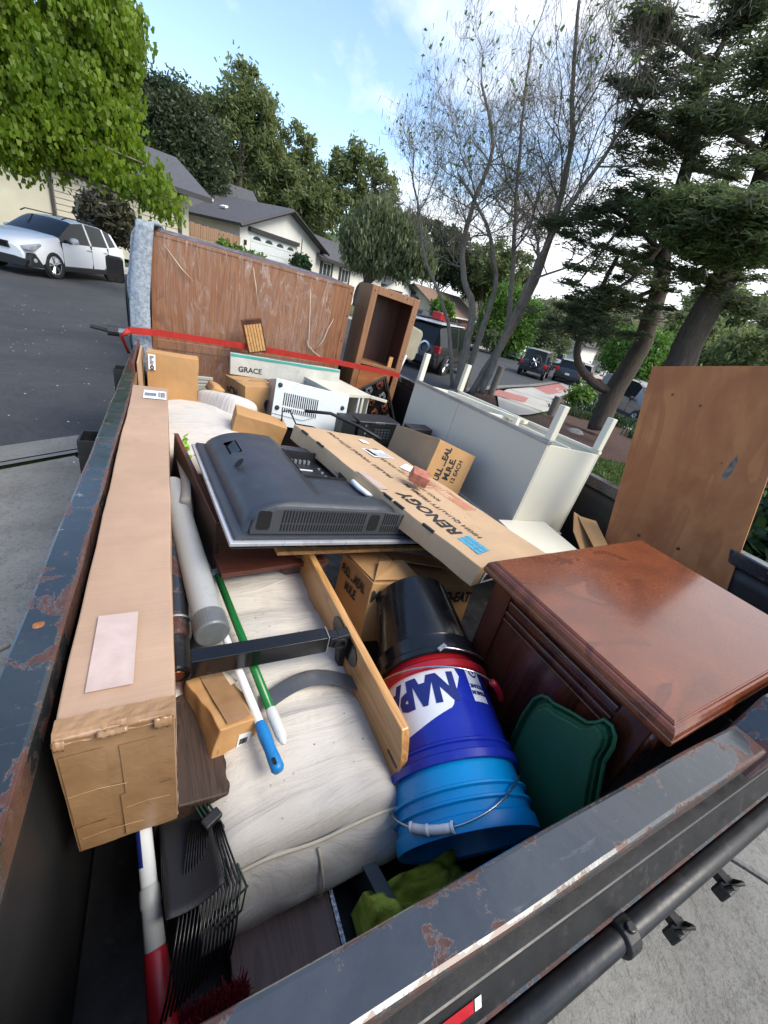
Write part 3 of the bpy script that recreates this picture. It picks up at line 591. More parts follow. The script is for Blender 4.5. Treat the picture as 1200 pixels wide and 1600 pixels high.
simple_tree('tall_tree', 'thin gappy tree with pale stems between the rounded tree and the olive tree', (17.5, 50, 2.6), 9,
    [(W(530, 262, 54), 1.7), (W(520, 300, 54), 2.2), (W(560, 240, 54), 1.5), (W(560, 285, 54), 1.9), (W(590, 262, 54), 1.6), (W(600, 300, 54), 2.0), (W(545, 330, 54), 2.6), (W(612, 280, 54), 1.2), (W(580, 330, 54), 2.4)],
    15000, .15, M['lf_tall'], M['bark'], .22, group=TG, clump=.30, shell=.4, aspect=2.4, per=90)
simple_tree('olive_tree', 'rounded grey green willowy tree in front of the far white gabled house', (13.6, 34, .6), 4.2,
    [(W(590, 345, 36), 1.8), (W(570, 370, 36), 1.9), (W(620, 365, 36), 2.0), (W(645, 390, 36), 1.7), (W(600, 395, 36), 1.7), (W(660, 410, 36), 1.2), (W(560, 395, 36), 1.2), (W(630, 415, 36), 1.1), (W(550, 365, 36), 1.0)],
    48000, .10, M['lf_olive'], M['bark_d'], .28, clump=.22, shell=.4, droop=.18, aspect=2.8, per=60, rs=.8)
HG = 'bushy trees on the hillside behind the street'
for nm, a, n_, s_, mt, lb in (
    ('hillside_tree', [(W(430, 330, 62), 5), (W(480, 350, 62), 4), (W(395, 300, 60), 4), (W(350, 285, 58), 4)], 14000, .42, 'lf_tall', 'broad green tree mass right behind the grey garage roof'),
    ('hillside_tree', [(W(705, 395, 72), 4), (W(690, 415, 72), 3.4), (W(665, 375, 74), 3.6), (W(725, 430, 72), 3)], 15000, .36, 'lf_dark', 'dark pine behind the brown roofed house'),
    ('hillside_tree', [(W(745, 435, 76), 4), (W(775, 450, 74), 3.6), (W(800, 430, 70), 4), (W(760, 410, 70), 4)], 13000, .4, 'lf_tall', 'mid green tree right of the dark pine behind the street'),
    ('leafy_tree', [(W(795, 478, 46), 2.2), (W(810, 505, 46), 2.2), (W(785, 515, 46), 2.2), (W(800, 535, 46), 1.8), (W(770, 500, 46), 1.8), (W(825, 490, 46), 1.6)], 15000, .24, 'lf_bright', 'bright green drooping tree at the far kerb'),
    ('hillside_tree', [(W(840, 525, 56), 2.6), (W(865, 535, 56), 2.4), (W(850, 500, 60), 3)], 8000, .3, 'lf_olive', 'pale olive shrub tree right of the bright drooping tree'),
    ('leafy_tree', [(W(1010, 560, 34), 1.9), (W(985, 545, 36), 1.7), (W(1030, 590, 32), 1.5), (W(965, 560, 36), 1.2), (W(1000, 600, 33), 1.2)], 12000, .2, 'lf_bright', 'bright lime green tree behind the grey van'),
    ('hillside_tree', [(W(1110, 500, 60), 4.2), (W(1160, 520, 60), 4.2), (W(1080, 530, 50), 3.0), (W(1190, 560, 46), 3), (W(1130, 560, 46), 2.6)], 14000, .36, 'lf_tall', 'dusty tree beyond the plywood board'),
    ('hillside_tree', [(W(920, 500, 80), 4.), (W(960, 520, 70), 3.), (W(890, 495, 80), 3.4)], 8000, .4, 'lf_olive', 'dull tree on the slope seen under the cedar boughs'),
    ('hillside_tree', [(W(210, 300, 50), 3.2), (W(170, 260, 52), 4), (W(120, 230, 54), 4)], 8000, .4, 'lf_dark', 'dark bush mass above the cream house roof')):
    c = np.mean([b[0] for b in a], 0); zb = T(float(c[0]), float(c[1])); simple_tree(nm, lb, (float(c[0]), float(c[1]), zb), max(2., float(c[2]) - zb + 1), a, n_ * 2, s_ * .5, M[mt], M['bark_d'], .25, group=HG, clump=.34, shell=.5, aspect=2., per=70, rs=.8)
def shrub(label, p, blobs, n, size, mat, name='shrub', **kw):
    t = thing(name, label, 'shrub', p); P = Vector(p); m = MB()
    for b in blobs:
        for k in range(3):
            e = Vector(b[0]) - P + Vector((random.uniform(-.3, .3), random.uniform(-.3, .3), .1)); m.tube([(0, 0, -.1), tuple(e * .5), tuple(e)], [.03, .02, .008], 5)
    m.build('stem', M['bark_d'], t); crown('foliage', [(tuple(Vector(b[0]) - P), *b[1:]) for b in blobs], n, size, mat, t, **kw); return t
shrub('twiggy grey purple shrub behind the roof of the white hatchback', (-3.6, 22.5, 1.0), [(W(165, 335, 22.5), .75), (W(185, 352, 22), .6), (W(150, 330, 23), .5), (W(200, 360, 22), .4)], 6500, .09, M['lf_shrub'], clump=.16, aspect=3)
shrub('clipped green hedge below the redwood fence', (3.2, 31, 1.0), [(W(350, 392, 30), .32), (W(370, 400, 31), .32), (W(390, 406, 31), .3), (W(405, 410, 31), .25)], 5000, .12, M['lf_bright'], clump=.14)
shrub('small round shrub by the white garage corner', (9.6, 37, .8), [(W(470, 416, 37), .65), (W(466, 408, 37), .4)], 2500, .14, M['lf_hedge'], clump=.16)
shrub('yellow green shrub in front of the brown roofed house', (26, 44, .2), [(W(688, 483, 52), 1.0), (W(696, 488, 52), .8)], 2500, .2, M['lf_bright'], clump=.2)
shrub('dense ivy hedge just outside the right side of the trailer', (5.4, 1.5, -.2), [(W(1190, 800, 5.6), .8), (W(1215, 850, 5.0), .8), (W(1260, 780, 6), 1.0), (W(1200, 760, 6.5), .6), (W(1175, 850, 5.5), .5)], 9000, .085, M['lf_hedge'], clump=.16, aspect=1.2, per=20)
shrub('low rounded bush beside the neighbour driveway', (17.5, 13.3, -1.), [(W(908, 619, 20), .32), (W(916, 616, 20.5), .3), (W(900, 622, 20), .25)], 2500, .09, M['lf_bright'], clump=.12)
for i, (px, py, D, r, lb) in enumerate(((770, 533, 44, .9, 'grey shrub on the far kerb left of the parked small car'), (850, 560, 50, .8, 'grey green shrub on the far kerb behind the black off-roader'), (745, 520, 45, .8, 'brownish shrub on the far bank by the twiggy tree'))):
    c = W_(px, py, D); shrub(lb, (c[0], c[1], T(c[0], c[1])), [(c, r), ((c[0] + 1, c[1] + .5, c[2]), r * .8)], 3000, .13, M['lf_olive'], clump=.2)

# nearly bare street tree with hanging pods
def rot_about(v, ax, a): return Matrix.Rotation(a, 3, ax) @ v
def bare_tree():
    t = thing('bare_tree', 'nearly leafless many stemmed street tree hung with dry pods', 'tree', W3(745, 618)); B = Vector(t.location)
    random.seed(11); m = MB(); tw = MB(); tips = []
    stems = [([W(712, 612, 13.2), W(728, 545, 13.2), W(738, 480, 13.3), W(722, 420, 13.5), W(735, 330, 13.8), W(770, 230, 14.2), W(752, 130, 14.5)], .13, .03),
             ([W(722, 612, 13.3), W(745, 540, 13.3), W(765, 480, 13.2), W(775, 430, 13.0), W(760, 350, 13), W(715, 270, 13)], .11, .025),
             ([W(735, 618, 13.0), W(790, 530, 13.0), W(836, 440, 13.0), W(868, 340, 12.8), W(892, 230, 12.6), W(895, 130, 12.4), W(905, 0, 12.2)], .12, .03),
             ([W(706, 612, 13.4), W(704, 540, 13.4), W(690, 470, 13.5), W(662, 400, 13.7), W(655, 330, 13.9), W(640, 260, 14)], .07, .02),
             ([W(790, 530, 13.0), W(800, 440, 13.4), W(805, 340, 13.8), W(815, 200, 14), W(830, 60, 14)], .08, .02),
             ([W(752, 615, 12.8), W(785, 535, 12.7), W(820, 455, 12.6), W(850, 390, 12.4), W(905, 300, 12), W(960, 220, 11.8), W(1010, 120, 11.6)], .10, .022)]
    def grow(p, d, L, r, depth):
        seg = 4; pts = [p]; q = p.copy(); dd = d.copy()
        for i in range(seg):
            dd = (dd + Vector((random.gauss(0, .24), random.gauss(0, .24), random.gauss(.05, .16) + (.16 if dd.z < 0 else 0)))).normalized(); q = q + dd * L / seg; pts.append(q.copy())
        (m if r > .012 else tw).tube([tuple(x) for x in pts], [r * (1 - .55 * i / seg) for i in range(seg + 1)], 5 if r > .012 else 3, False)
        if depth == 0: tips.append(q); tips.extend(pts[2:4]); return
        for i in range(1, seg + 1):
            for _ in range(1 if i < seg else 2):
                if random.random() < (.96 if depth > 1 else .6):
                    ax = Vector((random.gauss(0, 1), random.gauss(0, 1), random.gauss(0, 1))).normalized(); grow(pts[i], rot_about(dd, ax, random.uniform(.4, 1.15)), L * random.uniform(.5, .82), r * .52, depth - 1)
    for pts, r0, r1 in stems:
        P = [Vector(p) - B for p in pts]; Q = limb(m, [tuple(p) for p in P], r0, r1, 9, .012)
        for k in range(int(len(Q) * .34), len(Q)):
            if random.random() < (.72 if Q[k].z > 3.0 else .07):
                d = (Q[k] - Q[k - 1]).normalized(); ax = Vector((random.gauss(0, 1), random.gauss(0, 1), random.gauss(0, .4))).normalized()
                grow(Q[k], rot_about(d, ax, random.uniform(.5, 1.1)), random.uniform(1.0, 1.7) * (1.3 - .6 * k / len(Q)), .030 * (1.4 - k / len(Q)), 4)
    m.build('trunk', M['bark'], t, smooth=True); tw.build('twigs', M['bark'], t, stuff=True, recalc=False)
    P = np.array([tuple(x) for x in tips]); n = min(len(P), 7000); P = P[rng.choice(len(P), n, replace=False)]
    A = np.stack([rng.normal(0, .3, n), rng.normal(0, .3, n), -np.ones(n)], 1) * rng.uniform(.03, .095, n)[:, None]; quads('hanging_pods', P + A, A, runit(n) * .007, M['lf_pod'], t)
    k = rng.choice(n, min(n, 900)); quads('leaves', P[k] + rng.normal(0, .06, (len(k), 3)), runit(len(k)) * .04, runit(len(k)) * .03, M['lf_bright'], t)
    return t
bare_tree()
# cedar: two leaning trunks, a low snaking limb, flat sprays of needles
def cedar():
    t = thing('cedar_tree', 'big dark cedar with two leaning trunks beyond the desk', 'tree', W3(945, 655)); B = Vector(t.location); random.seed(5)
    m = MB(); R_ = lambda L: [tuple(Vector(p) - B) for p in L]
    limb(m, R_([W(935, 670, 13.5), W(950, 630, 13.5), W(985, 570, 13.5), W(1010, 520, 13.4), W(1032, 440, 13.2), W(1040, 380, 13), W(1075, 250, 13), W(1110, 100, 13)]), .31, .10, 12, .01)
    limb(m, R_([W(1030, 640, 12), W(1065, 560, 12), W(1100, 490, 12), W(1135, 430, 12), W(1170, 350, 12), W(1210, 230, 12), W(1250, 60, 12)]), .33, .17, 12, .01)
    limb(m, R_([W(958, 612, 13.4), W(930, 600, 13.3), W(907, 575, 13.2), W(902, 545, 13.1), W(918, 505, 13), W(932, 480, 12.9), W(945, 440, 12.9), W(965, 400, 12.8)]), .13, .05, 8, .008)
    spr = []
    br = [((1040, 400, 13), (960, 330, 12.5), (870, 350, 12)), ((1045, 370, 13), (980, 440, 12.4), (890, 480, 12)), ((1060, 300, 13), (990, 330, 12), (905, 440, 11.5)), ((1030, 450, 13.2), (950, 480, 13), (860, 515, 12.6)),
          ((1150, 400, 12), (1100, 330, 11), (1010, 300, 10.5)), ((1160, 380, 12), (1190, 400, 11), (1240, 420, 11)), ((1080, 240, 13), (1020, 200, 12), (980, 130, 12)), ((1200, 250, 12), (1130, 200, 11), (1060, 190, 10.5)),
          ((1200, 250, 12), (1230, 150, 11), (1180, 80, 10.5)), ((1110, 100, 13), (1050, 60, 12), (1000, 30, 12)), ((1110, 100, 13), (1150, 30, 12), (1180, -10, 12)), ((1170, 350, 12), (1100, 420, 11.4), (1040, 420, 11)), ((1045, 370, 13), (1010, 400, 13.5), (940, 420, 14)),
          ((1180, 330, 12), (1150, 360, 10.5), (1090, 350, 10)), ((1190, 300, 12), (1200, 330, 10), (1150, 320, 9.5)), ((1100, 490, 12), (1150, 470, 12), (1210, 500, 12))]
    for b in br:
        P = [Vector(W_(*q)) - B for q in b]; Q = limb(m, [tuple(p) for p in P], .07, .015, 6, .02)
        for k in range(3, len(Q)): spr.append(Q[k])
    m.build('trunk', M['bark_d'], t, smooth=True)
    mass = [(W(900, 500, 12), (1.3, 1.3, .32)), (W(870, 520, 12.4), (.9, .9, .28)), (W(950, 505, 12.4), (1.2, 1.2, .35)), (W(1000, 480, 12.6), (1.3, 1.3, .35)), (W(970, 340, 12.6), (1.4, 1.4, .35)), (W(930, 380, 12.4), (1.0, 1.0, .3)),
            (W(1020, 300, 12.6), (1.2, 1.2, .35)), (W(1040, 220, 12.4), (1.3, 1.3, .35)), (W(1090, 170, 12), (1.5, 1.5, .4)), (W(1150, 230, 12), (1.4, 1.4, .4)), (W(1190, 170, 11.6), (1.3, 1.3, .4)), (W(1100, 110, 12), (1.2, 1.2, .35)),
            (W(1190, 80, 12), (1.1, 1.1, .3)), (W(1170, 20, 12), (.9, .9, .25)), (W(1030, 130, 12.4), (.8, .8, .25)), (W(1050, 60, 12.4), (.7, .7, .2)), (W(1180, 290, 12), (1.4, 1.4, .4)), (W(1060, 440, 12.6), (.9, .9, .3)), (W(1140, 440, 12), (1.0, 1., .25)), (W(890, 360, 12), (.6, .6, .2))]
    bl = [(tuple(Vector(c) - B), (r[0] * .92, r[1] * .92, r[2] * .8)) for c, r in mass] + [(tuple(s), (.42, .42, .13)) for s in spr]
    crown('needles', bl, 60000, .026, M['lf_cedar'], t, aspect=5, clump=.15, shell=.15, per=110, flat=.72)
    lt = [(tuple(Vector(W_(*c)) - B), r) for c, r in (((1100, 330, 10.6), (.9, .9, .25)), ((1060, 345, 10.8), (.6, .6, .2)), ((1150, 345, 10.4), (1.0, 1.0, .26)), ((1180, 375, 10.4), (.8, .8, .22)), ((1090, 375, 10.6), (.7, .7, .2)), ((1130, 395, 10.6), (.7, .7, .2)), ((1030, 320, 11), (.4, .4, .15)), ((1190, 330, 10.2), (.7, .7, .22)))]
    crown('light_needles', lt, 34000, .026, M['lf_cedarl'], t, aspect=4.5, clump=.11, shell=.25, per=70, flat=.6)
cedar()
# ---- houses.  local frame: x along the street front, y away from the street, z up
def window(par, x, z, w, h, y=-.03, shutters=False, bars=1, sill=True, n=None):
    f = MB(); t = .07
    f.box((x, y, z + h / 2 - t / 2), (w, .1, t)).box((x, y, z - h / 2 + t / 2), (w, .1, t)).box((x - w / 2 + t / 2, y, z), (t, .1, h - 2 * t)).box((x + w / 2 - t / 2, y, z), (t, .1, h - 2 * t))
    for k in range(bars): f.box((x - w / 2 + w * (k + 1) / (bars + 1), y - .005, z), (.05, .09, h - 2 * t))
    fr = f.build('window', M['white'], par); MB().box((x, y + .02, z), (w - 2 * t, .02, h - 2 * t)).build('pane', M['glass'], fr)
    if shutters:
        for s in (-1, 1): MB().box((x + s * (w / 2 + .2), y, z), (.34, .08, h + .1)).build('shutter', M['trim'], par)
def roof_slab(par, P, mat, th=.16, name='roof'):
    m = MB(); m.add(P, [(0, 1, 2, 3)]); o = m.build(name, mat, par, recalc=False)
    md = o.modifiers.new('t', 'SOLIDIFY'); md.thickness = th; md.offset = 0; return o
def garage_door(par, x0, x1, z0, z1, y=-.02, lights=True):
    d = MB().box(((x0 + x1) / 2, y + .03, (z0 + z1) / 2), (x1 - x0, .04, z1 - z0)).build('garage_door', M['stucco_w'], par); h = (z1 - z0) / 4; pm = None
    for k in range(4):
        MB().box(((x0 + x1) / 2, y, z0 + h * (k + .5)), (x1 - x0 - .04, .04, h - .035)).build('door_panel', M['white_metal'], d, bevel=.01, seg=1)
    if lights:
        for k in range(4):
            xx = x0 + (x1 - x0) * (k + .5) / 4; MB().prism([(xx - .42, z0 + 3.32 * h), (xx + .42, z0 + 3.32 * h), (xx + .3, z0 + 3.62 * h), (xx, z0 + 3.74 * h), (xx - .3, z0 + 3.62 * h)], y - .035, y - .022, 1).build('door_light', M['glass'], d)
def house(name, label, loc, rotz, W_, D_, H, rise, wall, roofm, ridge='x', oh=.5, fascia='trim'):
    t = thing(name, label, 'house', loc, (0, 0, rd(rotz))); m = MB()
    if ridge == 'y':
        m.prism([(0, -1.2), (W_, -1.2), (W_, H), (W_ / 2, H + rise), (0, H)], 0, D_, 1); m.build('wall', wall, t)
        k = rise / (W_ / 2); e = oh
        for s in (0, 1):
            xe = -e if s == 0 else W_ + e; ze = H - e * k + .1; zr = H + rise + .1
            roof_slab(t, [(xe, -e, ze), (W_ / 2, -e, zr), (W_ / 2, D_ + e, zr), (xe, D_ + e, ze)], roofm)
            f = MB().tube([(xe, -e - .03, ze - .06), (W_ / 2, -e - .03, zr - .06)], .11, 4); f.build('fascia', M[fascia], t)
    else:
        m.prism([(0, -1.2), (D_, -1.2), (D_, H), (D_ / 2, H + rise), (0, H)], 0, W_, 0); m.build('wall', wall, t)
        k = rise / (D_ / 2); e = oh
        for s in (0, 1):
            ye = -e if s == 0 else D_ + e; ze = H - e * k + .1; zr = H + rise + .1
            roof_slab(t, [(-e, ye, ze), (-e, D_ / 2, zr), (W_ + e, D_ / 2, zr), (W_ + e, ye, ze)], roofm)
        MB().box((W_ / 2, -e - .03, H - e * k + .04), (W_ + 2 * e, .05, .2)).build('gutter', M[fascia], t)
    return t
UA = math.degrees(math.atan2(6.1, 7.4))
# A: white garage with grey roof
hA = house('garage_house', 'white stucco house with grey gabled roof and panelled garage door', (4.5, 33.7, 1.1), UA, 9.6, 9.5, 2.55, 1.75, M['stucco_w'], M['shingle'], 'y', .55)
garage_door(hA, 1.0, 6.1, .1, 2.25)
MB().box((3.55, -.12, 2.42), (5.6, .22, .26)).build('garage_beam', M['trim'], hA)
MB().box((.45, -.09, 1.55), (.14, .12, .3)).build('wall_lamp', M['black'], hA)
MB().box((6.9, -.02, 1.4), (.05, .05, 3.0)).build('downpipe', M['trim'], hA)
for k, dz in enumerate((2.05, 1.86, 1.67, 1.48)): text('-', .3, M['ink'], hA, (7.9 + k * .03, -.012, dz - .2), D3(90, 20, 0), 'wall_ornament')
for xx, yy in ((1.6, 3.0), (2.4, 5.2)):
    zz_ = 2.55 + 1.75 * xx / 4.8 + .3; MB().box((xx, yy, zz_), (.3, .5, .12), D3(0, -20, 0)).build('roof_vent', M['stucco_w'], hA)
hA2 = house('house_wing', 'white wing with dark roof and two shuttered windows right of the garage', (11.9, 39.8, .75), UA, 13, 8, 2.5, 1.7, M['stucco_w'], M['shingle'], 'x', .5)
window(hA2, 1.3, 1.55, 1.35, 1.15, shutters=True); window(hA2, 4.6, 1.5, 1.35, 1.15, shutters=True)
hA3 = house('house_wing', 'pale blue grey rear wing with grey roof behind the redwood fence', (-1.6, 38.2, 1.2), 8, 8.5, 9, 3.0, 2.3, M['stucco_b'], M['shingle'], 'x', .6)
# redwood fence between the cream house and the garage
fn = thing('board_fence', 'weathered redwood board fence left of the white garage', 'fence', (1.25, 31.4, 1.15), (0, 0, rd(32)))
fb = None
for k in range(27):
    w = .142; h = 1.75 + .03 * random.random()
    if fb is None: fb = MB().box((0, 0, .875), (w - .012, .03, 1.75)).build('fence_board', M['fence'], fn, loc=(.07, 0, 0))
    else: reuse('fence_board', fb, fn, (k * w + .07, random.uniform(-.01, .01), random.uniform(-.03, .03)), (0, 0, random.uniform(-.03, .03)))
MB().b2((0, .02, 1.35), (3.85, .07, 1.45)).b2((0, .02, .3), (3.85, .07, .4)).build('fence_rail', M['fence'], fn)
# left cream house
hL = house('cream_house', 'long cream stucco house with horizontal siding behind the maple', (-8.6, 26.2, 1.55), 19, 10.4, 8, 2.75, 1.5, M['stucco_c'], M['shingle'], 'x', .9)
for k in range(11): MB().box((7.1, -.03, .15 + k * .24), (5.4, .05, .215)).build('siding_board', M['stucco_c'], hL, bevel=.01, seg=1)
MB().box((4.3, -.05, 1.3), (.12, .1, 2.8)).build('downpipe', M['trim'], hL); MB().box((9.9, -.08, 1.3), (.14, .16, 2.8)).build('corner_post', M['trim'], hL)
hL2 = house('entry_wing', 'shaded cream entry wing of the left house with dark doorway', (-15.5, 25.6, 1.6), 12, 6.6, 8, 2.7, 1.3, M['stucco_c'], M['shingle'], 'x', .9)
MB().box((3.9, -.04, 1.1), (1.1, .08, 2.1)).build('door', M['trim'], hL2)
MB().box((5.0, -.15, .05), (3., .3, .25)).build('step', M['concrete'], hL2)
# C: far white gable, D: brown roof
hC = house('gable_house', 'far white gabled house with grey garage door behind the olive tree', (24.0, 51.5, .3), 35, 7.6, 8, 2.3, 1.5, M['stucco_w'], M['shingle'], 'y', .5)
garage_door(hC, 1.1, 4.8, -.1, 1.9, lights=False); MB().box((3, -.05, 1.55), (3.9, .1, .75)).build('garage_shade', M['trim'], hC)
window(hC, 6.3, 1.2, 1.0, 1.3)
hC2 = house('gable_wing', 'low cream wing with two tall windows right of the far gabled house', (31.0, 55.5, -.6), 30, 5.0, 6, 2.6, 1.2, M['stucco_c'], M['shingle'], 'x', .4)
window(hC2, 1.3, 1.4, 1.2, 1.5); window(hC2, 3.6, 1.4, 1.2, 1.5)
hD = house('bungalow', 'cream bungalow with wide brown shingle roof', (33.0, 52.0, -1.3), 30, 13.5, 9, 2.4, 2.4, M['stucco_c'], M['shingle_b'], 'x', .7, 'stucco_w')
window(hD, 5.0, 1.4, 2.4, 1.4, bars=2); MB().box((7.3, -.04, 1.05), (.95, .08, 2.1)).build('door', M['wood_mahd'], hD); MB().box((9.6, -.05, .9), (3.2, .1, 1.8)).build('brick_wainscot', M['redpave'], hD)
hE = house('hillside_house', 'small house with white window on the slope above the grey roof', (3.2, 56, 5.2), 20, 6, 5, 3.0, 1.0, M['redpave'], M['shingle_b'], 'x', .4)
window(hE, 3.2, 1.9, 1.6, 1.2)
hF = house('cottage', 'distant pale cottage under the cedar boughs', W_(905, 558, 75), 20, 7, 6, 1.8, 1.6, M['stucco_w'], M['shingle'], 'x', .4)
hG = house('white_house', 'distant white house behind the parked cars', W_(868, 553, 95), 20, 8, 6, 3.5, 1.5, M['stucco_w'], M['shingle'], 'x', .4)

# ---- vehicles.  local frame: x forward, y left, origin on the road under the middle
def wheel(par, x, y, r, w, spokes=5, side=1, spare=False):
    m = MB(); pr = [(r * .70, -w / 2), (r * .92, -w / 2), (r, -w / 2 + .03), (r, w / 2 - .03), (r * .92, w / 2), (r * .70, w / 2 - .01)]
    ax = (1, 0, 0) if spare else (0, 1, 0); c = (x, y, r) if not hasattr(spare, '__len__') else spare
    ty = m.lathe([(a, b) for a, b in pr] + [pr[0]], 28, c, ax).build('wheel', M['rubber'], par, smooth=False)
    off = side * (w / 2 - .03); C_ = Vector(c) + Vector(ax) * off
    MB().lathe([(0, 0), (r * .70, 0)], 24, C_ - Vector(ax) * .02 * side, ax).build('rim_well', M['hole'], ty)
    m = MB(); m.lathe([(r * .67, .0), (r * .72, .012 * side), (r * .67, .02 * side)], 28, C_, ax)
    e1 = Vector((0, 0, 1)); e2 = Vector(ax).cross(e1)
    for k in range(spokes):
        a = 2 * pi * k / spokes + .2
        for da in (-.16, .16):
            d = e1 * cos(a + da) + e2 * sin(a + da); d0 = e1 * cos(a) + e2 * sin(a)
            m.tube([tuple(C_ + d0 * r * .08), tuple(C_ + d * r * .69)], [r * .06, r * .075], 4)
    m.lathe([(0, .03 * side), (r * .13, .025 * side), (r * .14, 0)], 14, C_, ax); m.build('rim', M['alloy'], ty)
def car(name, label, loc, heading, st, w, paint, wheels, wr, cat='car', cabin=None, tint='glass_dark', group=None, clad=True, rails=False, seam=(), lamps='rear', scale=1., pitch=0, roofpaint=None, spokes=5):
    """st: stations (x, z_sill, z_belt, z_top, cab) cab=0 no glass 1 glass, 2 pillar 'w' windscreen"""
    t = thing(name, label, cat, loc, (0, pitch, rd(heading)), group); t.scale = (scale,) * 3
    hw = w / 2; rows = []
    for (x, zs, zb, zt, tw, kind) in st:
        # half section from sill to roof centre
        yb = hw * (1 if abs(x) < abs(st[0][0]) * .80 else .93 if abs(x) < abs(st[0][0]) * .95 else .80)
        yt = yb * tw
        rows.append([(x, yb * .93, zs), (x, yb, zs + (zb - zs) * .35), (x, yb * 1.0, zs + (zb - zs) * .72), (x, yb * .95, zb), (x, yt, zt - .03), (x, yt * .8, zt), (x, 0, zt + .015)])
    body, side, ws = MB(), MB(), MB(); nS = len(rows)
    for i in range(nS - 1):
        for s in (1, -1):
            for k in range(6):
                a, b, c, d = rows[i][k], rows[i + 1][k], rows[i + 1][k + 1], rows[i][k + 1]; q = [(p[0], p[1] * s, p[2]) for p in (a, b, c, d)]
                kd = st[i][5]
                if k == 3 and kd in ('g',): (side).add(q, [(0, 1, 2, 3)])
                elif k >= 4 and kd in ('w',): (ws).add(q, [(0, 1, 2, 3)])
                elif k == 3 and kd == 'w': side.add(q, [(0, 1, 2, 3)]) if st[i][2] + .12 < st[i][3] else body.add(q, [(0, 1, 2, 3)])
                else: body.add(q, [(0, 1, 2, 3)])
    for i, fl in ((0, 1), (nS - 1, -1)):
        P = rows[i] + [(p[0], -p[1], p[2]) for p in rows[i][-2::-1]]; body.add(P, [tuple(range(len(P)))])
    body.add([(r[0][0], s * r[0][1], r[0][2]) for r in rows for s in (1, -1)], [(2 * i, 2 * i + 1, 2 * i + 3, 2 * i + 2) for i in range(nS - 1)])
    for mm in (body, side, ws): pass
    def weld(mb, nm, mat, sm=True):
        if not mb.f: return
        o = mb.build(nm, mat, t); bm = bmesh.new(); bm.from_mesh(o.data); bmesh.ops.remove_doubles(bm, verts=bm.verts, dist=.002); bmesh.ops.recalc_face_normals(bm, faces=bm.faces); bm.to_mesh(o.data); bm.free()
        o.data.polygons.foreach_set('use_smooth', [True] * len(o.data.polygons)); md = o.modifiers.new('e', 'EDGE_SPLIT'); md.split_angle = rd(32); return o
    weld(body, 'body', paint)
    for sg in (1, -1):                       # each pane of glass is its own part
        runs, cur = [], []
        for f in side.f:
            c = Vector(); 
            for i in f: c += Vector(side.v[i]) / 4
            if c.y * sg > 0: cur.append((c.x, f))
        cur.sort(key=lambda q: -q[0]); last = None
        for x_, f in cur:
            lo = max(side.v[i][0] for i in f)
            if last is None or lo < last - .02: runs.append([])
            runs[-1].append(f); last = min(side.v[i][0] for i in f)
        for rn_ in runs:
            q = MB()
            for f in rn_: q.add([side.v[i] for i in f], [(0, 1, 2, 3)])
            weld(q, 'side_window', M[tint])
    for nm_, sg in (('windscreen', 1), ('rear_window', -1)):
        q = MB()
        for f in ws.f:
            if sum(ws.v[i][0] for i in f) * sg > 0: q.add([ws.v[i] for i in f], [(0, 1, 2, 3)])
        weld(q, nm_, M[tint])
    for (x, s) in wheels:
        a = MB(); a.lathe([(0, 0), (wr * 1.17, 0), (wr * 1.17, .012)], 30, (x, s * (hw * .97 - .0), wr), (0, s, 0)); a.build('wheel_arch', M['black_plastic'], t)
        wheel(t, x, s * (hw - .085), wr, .225, spokes, s)
    if clad:
        xs = [x for x, s in wheels if s > 0]
        for s in (1, -1): MB().b2((min(xs) + wr, s * hw * .90, st[2][1] - .02), (max(xs) - wr, s * (hw + .012), st[2][1] + .13)).build('sill_cladding', M['black_plastic'], t, bevel=.02)
    for x, z0, z1 in seam:
        for s in (1, -1): MB().b2((x - .006, s * (hw * .90), z0), (x + .006, s * (hw * 1.003), z1)).build('door_seam', M['hole'], t)
    if rails:
        zt = max(q[3] for q in st)
        for s in (1, -1): MB().tube([(-.95, s * hw * .68, zt - .02), (-.8, s * hw * .7, zt + .045), (.25, s * hw * .7, zt + .045), (.45, s * hw * .68, zt - .03)], .018, 6).build('roof_rail', M['black_plastic'], t)
    return t
# white hatchback, seen from its front left
L = 2.23
st = [(2.23, .30, .62, .72, .8, ''), (2.12, .24, .72, .86, .82, ''), (1.75, .22, .84, .98, .84, ''), (1.25, .22, .92, 1.06, .86, ''), (.92, .22, .96, 1.10, .88, 'w'), (.35, .22, .98, 1.44, .78, 'w'), (.16, .22, .98, 1.53, .74, 'g'), (-.28, .22, .99, 1.585, .73, 'g'),
      (-.34, .22, .99, 1.59, .73, ''), (-.42, .22, .99, 1.59, .73, 'g'), (-1.12, .22, 1.01, 1.56, .73, 'g'), (-1.20, .22, 1.02, 1.555, .72, ''), (-1.28, .22, 1.03, 1.55, .72, 'g'), (-1.62, .22, 1.08, 1.48, .70, ''), (-1.75, .24, 1.08, 1.44, .70, 'w'), (-2.10, .28, 1.05, 1.10, .78, ''), (-2.22, .35, .92, .96, .78, '')]
sb = car('parked_hatchback', 'white crossover hatchback with black wheel arches parked left of the trailer', (-3.09, 18.44, .02), 241.5, st, 1.80, M['car_white'], [(1.33, 1), (1.33, -1), (-1.33, 1), (-1.33, -1)], .345, rails=True, seam=((.95, .35, .98), (-.33, .35, 1.0), (-1.15, .55, 1.0)))
MB().prism([(-.75, .22), (-.86, .42), (-.5, .46), (.5, .46), (.86, .42), (.75, .22)], 2.12, 2.255, 0).build('front_bumper', M['black_plastic'], sb, bevel=.02)
MB().prism([(-.42, .62), (-.36, .78), (.36, .78), (.42, .62)], 2.15, 2.262, 0).build('grille', M['black_gloss'], sb, bevel=.01)
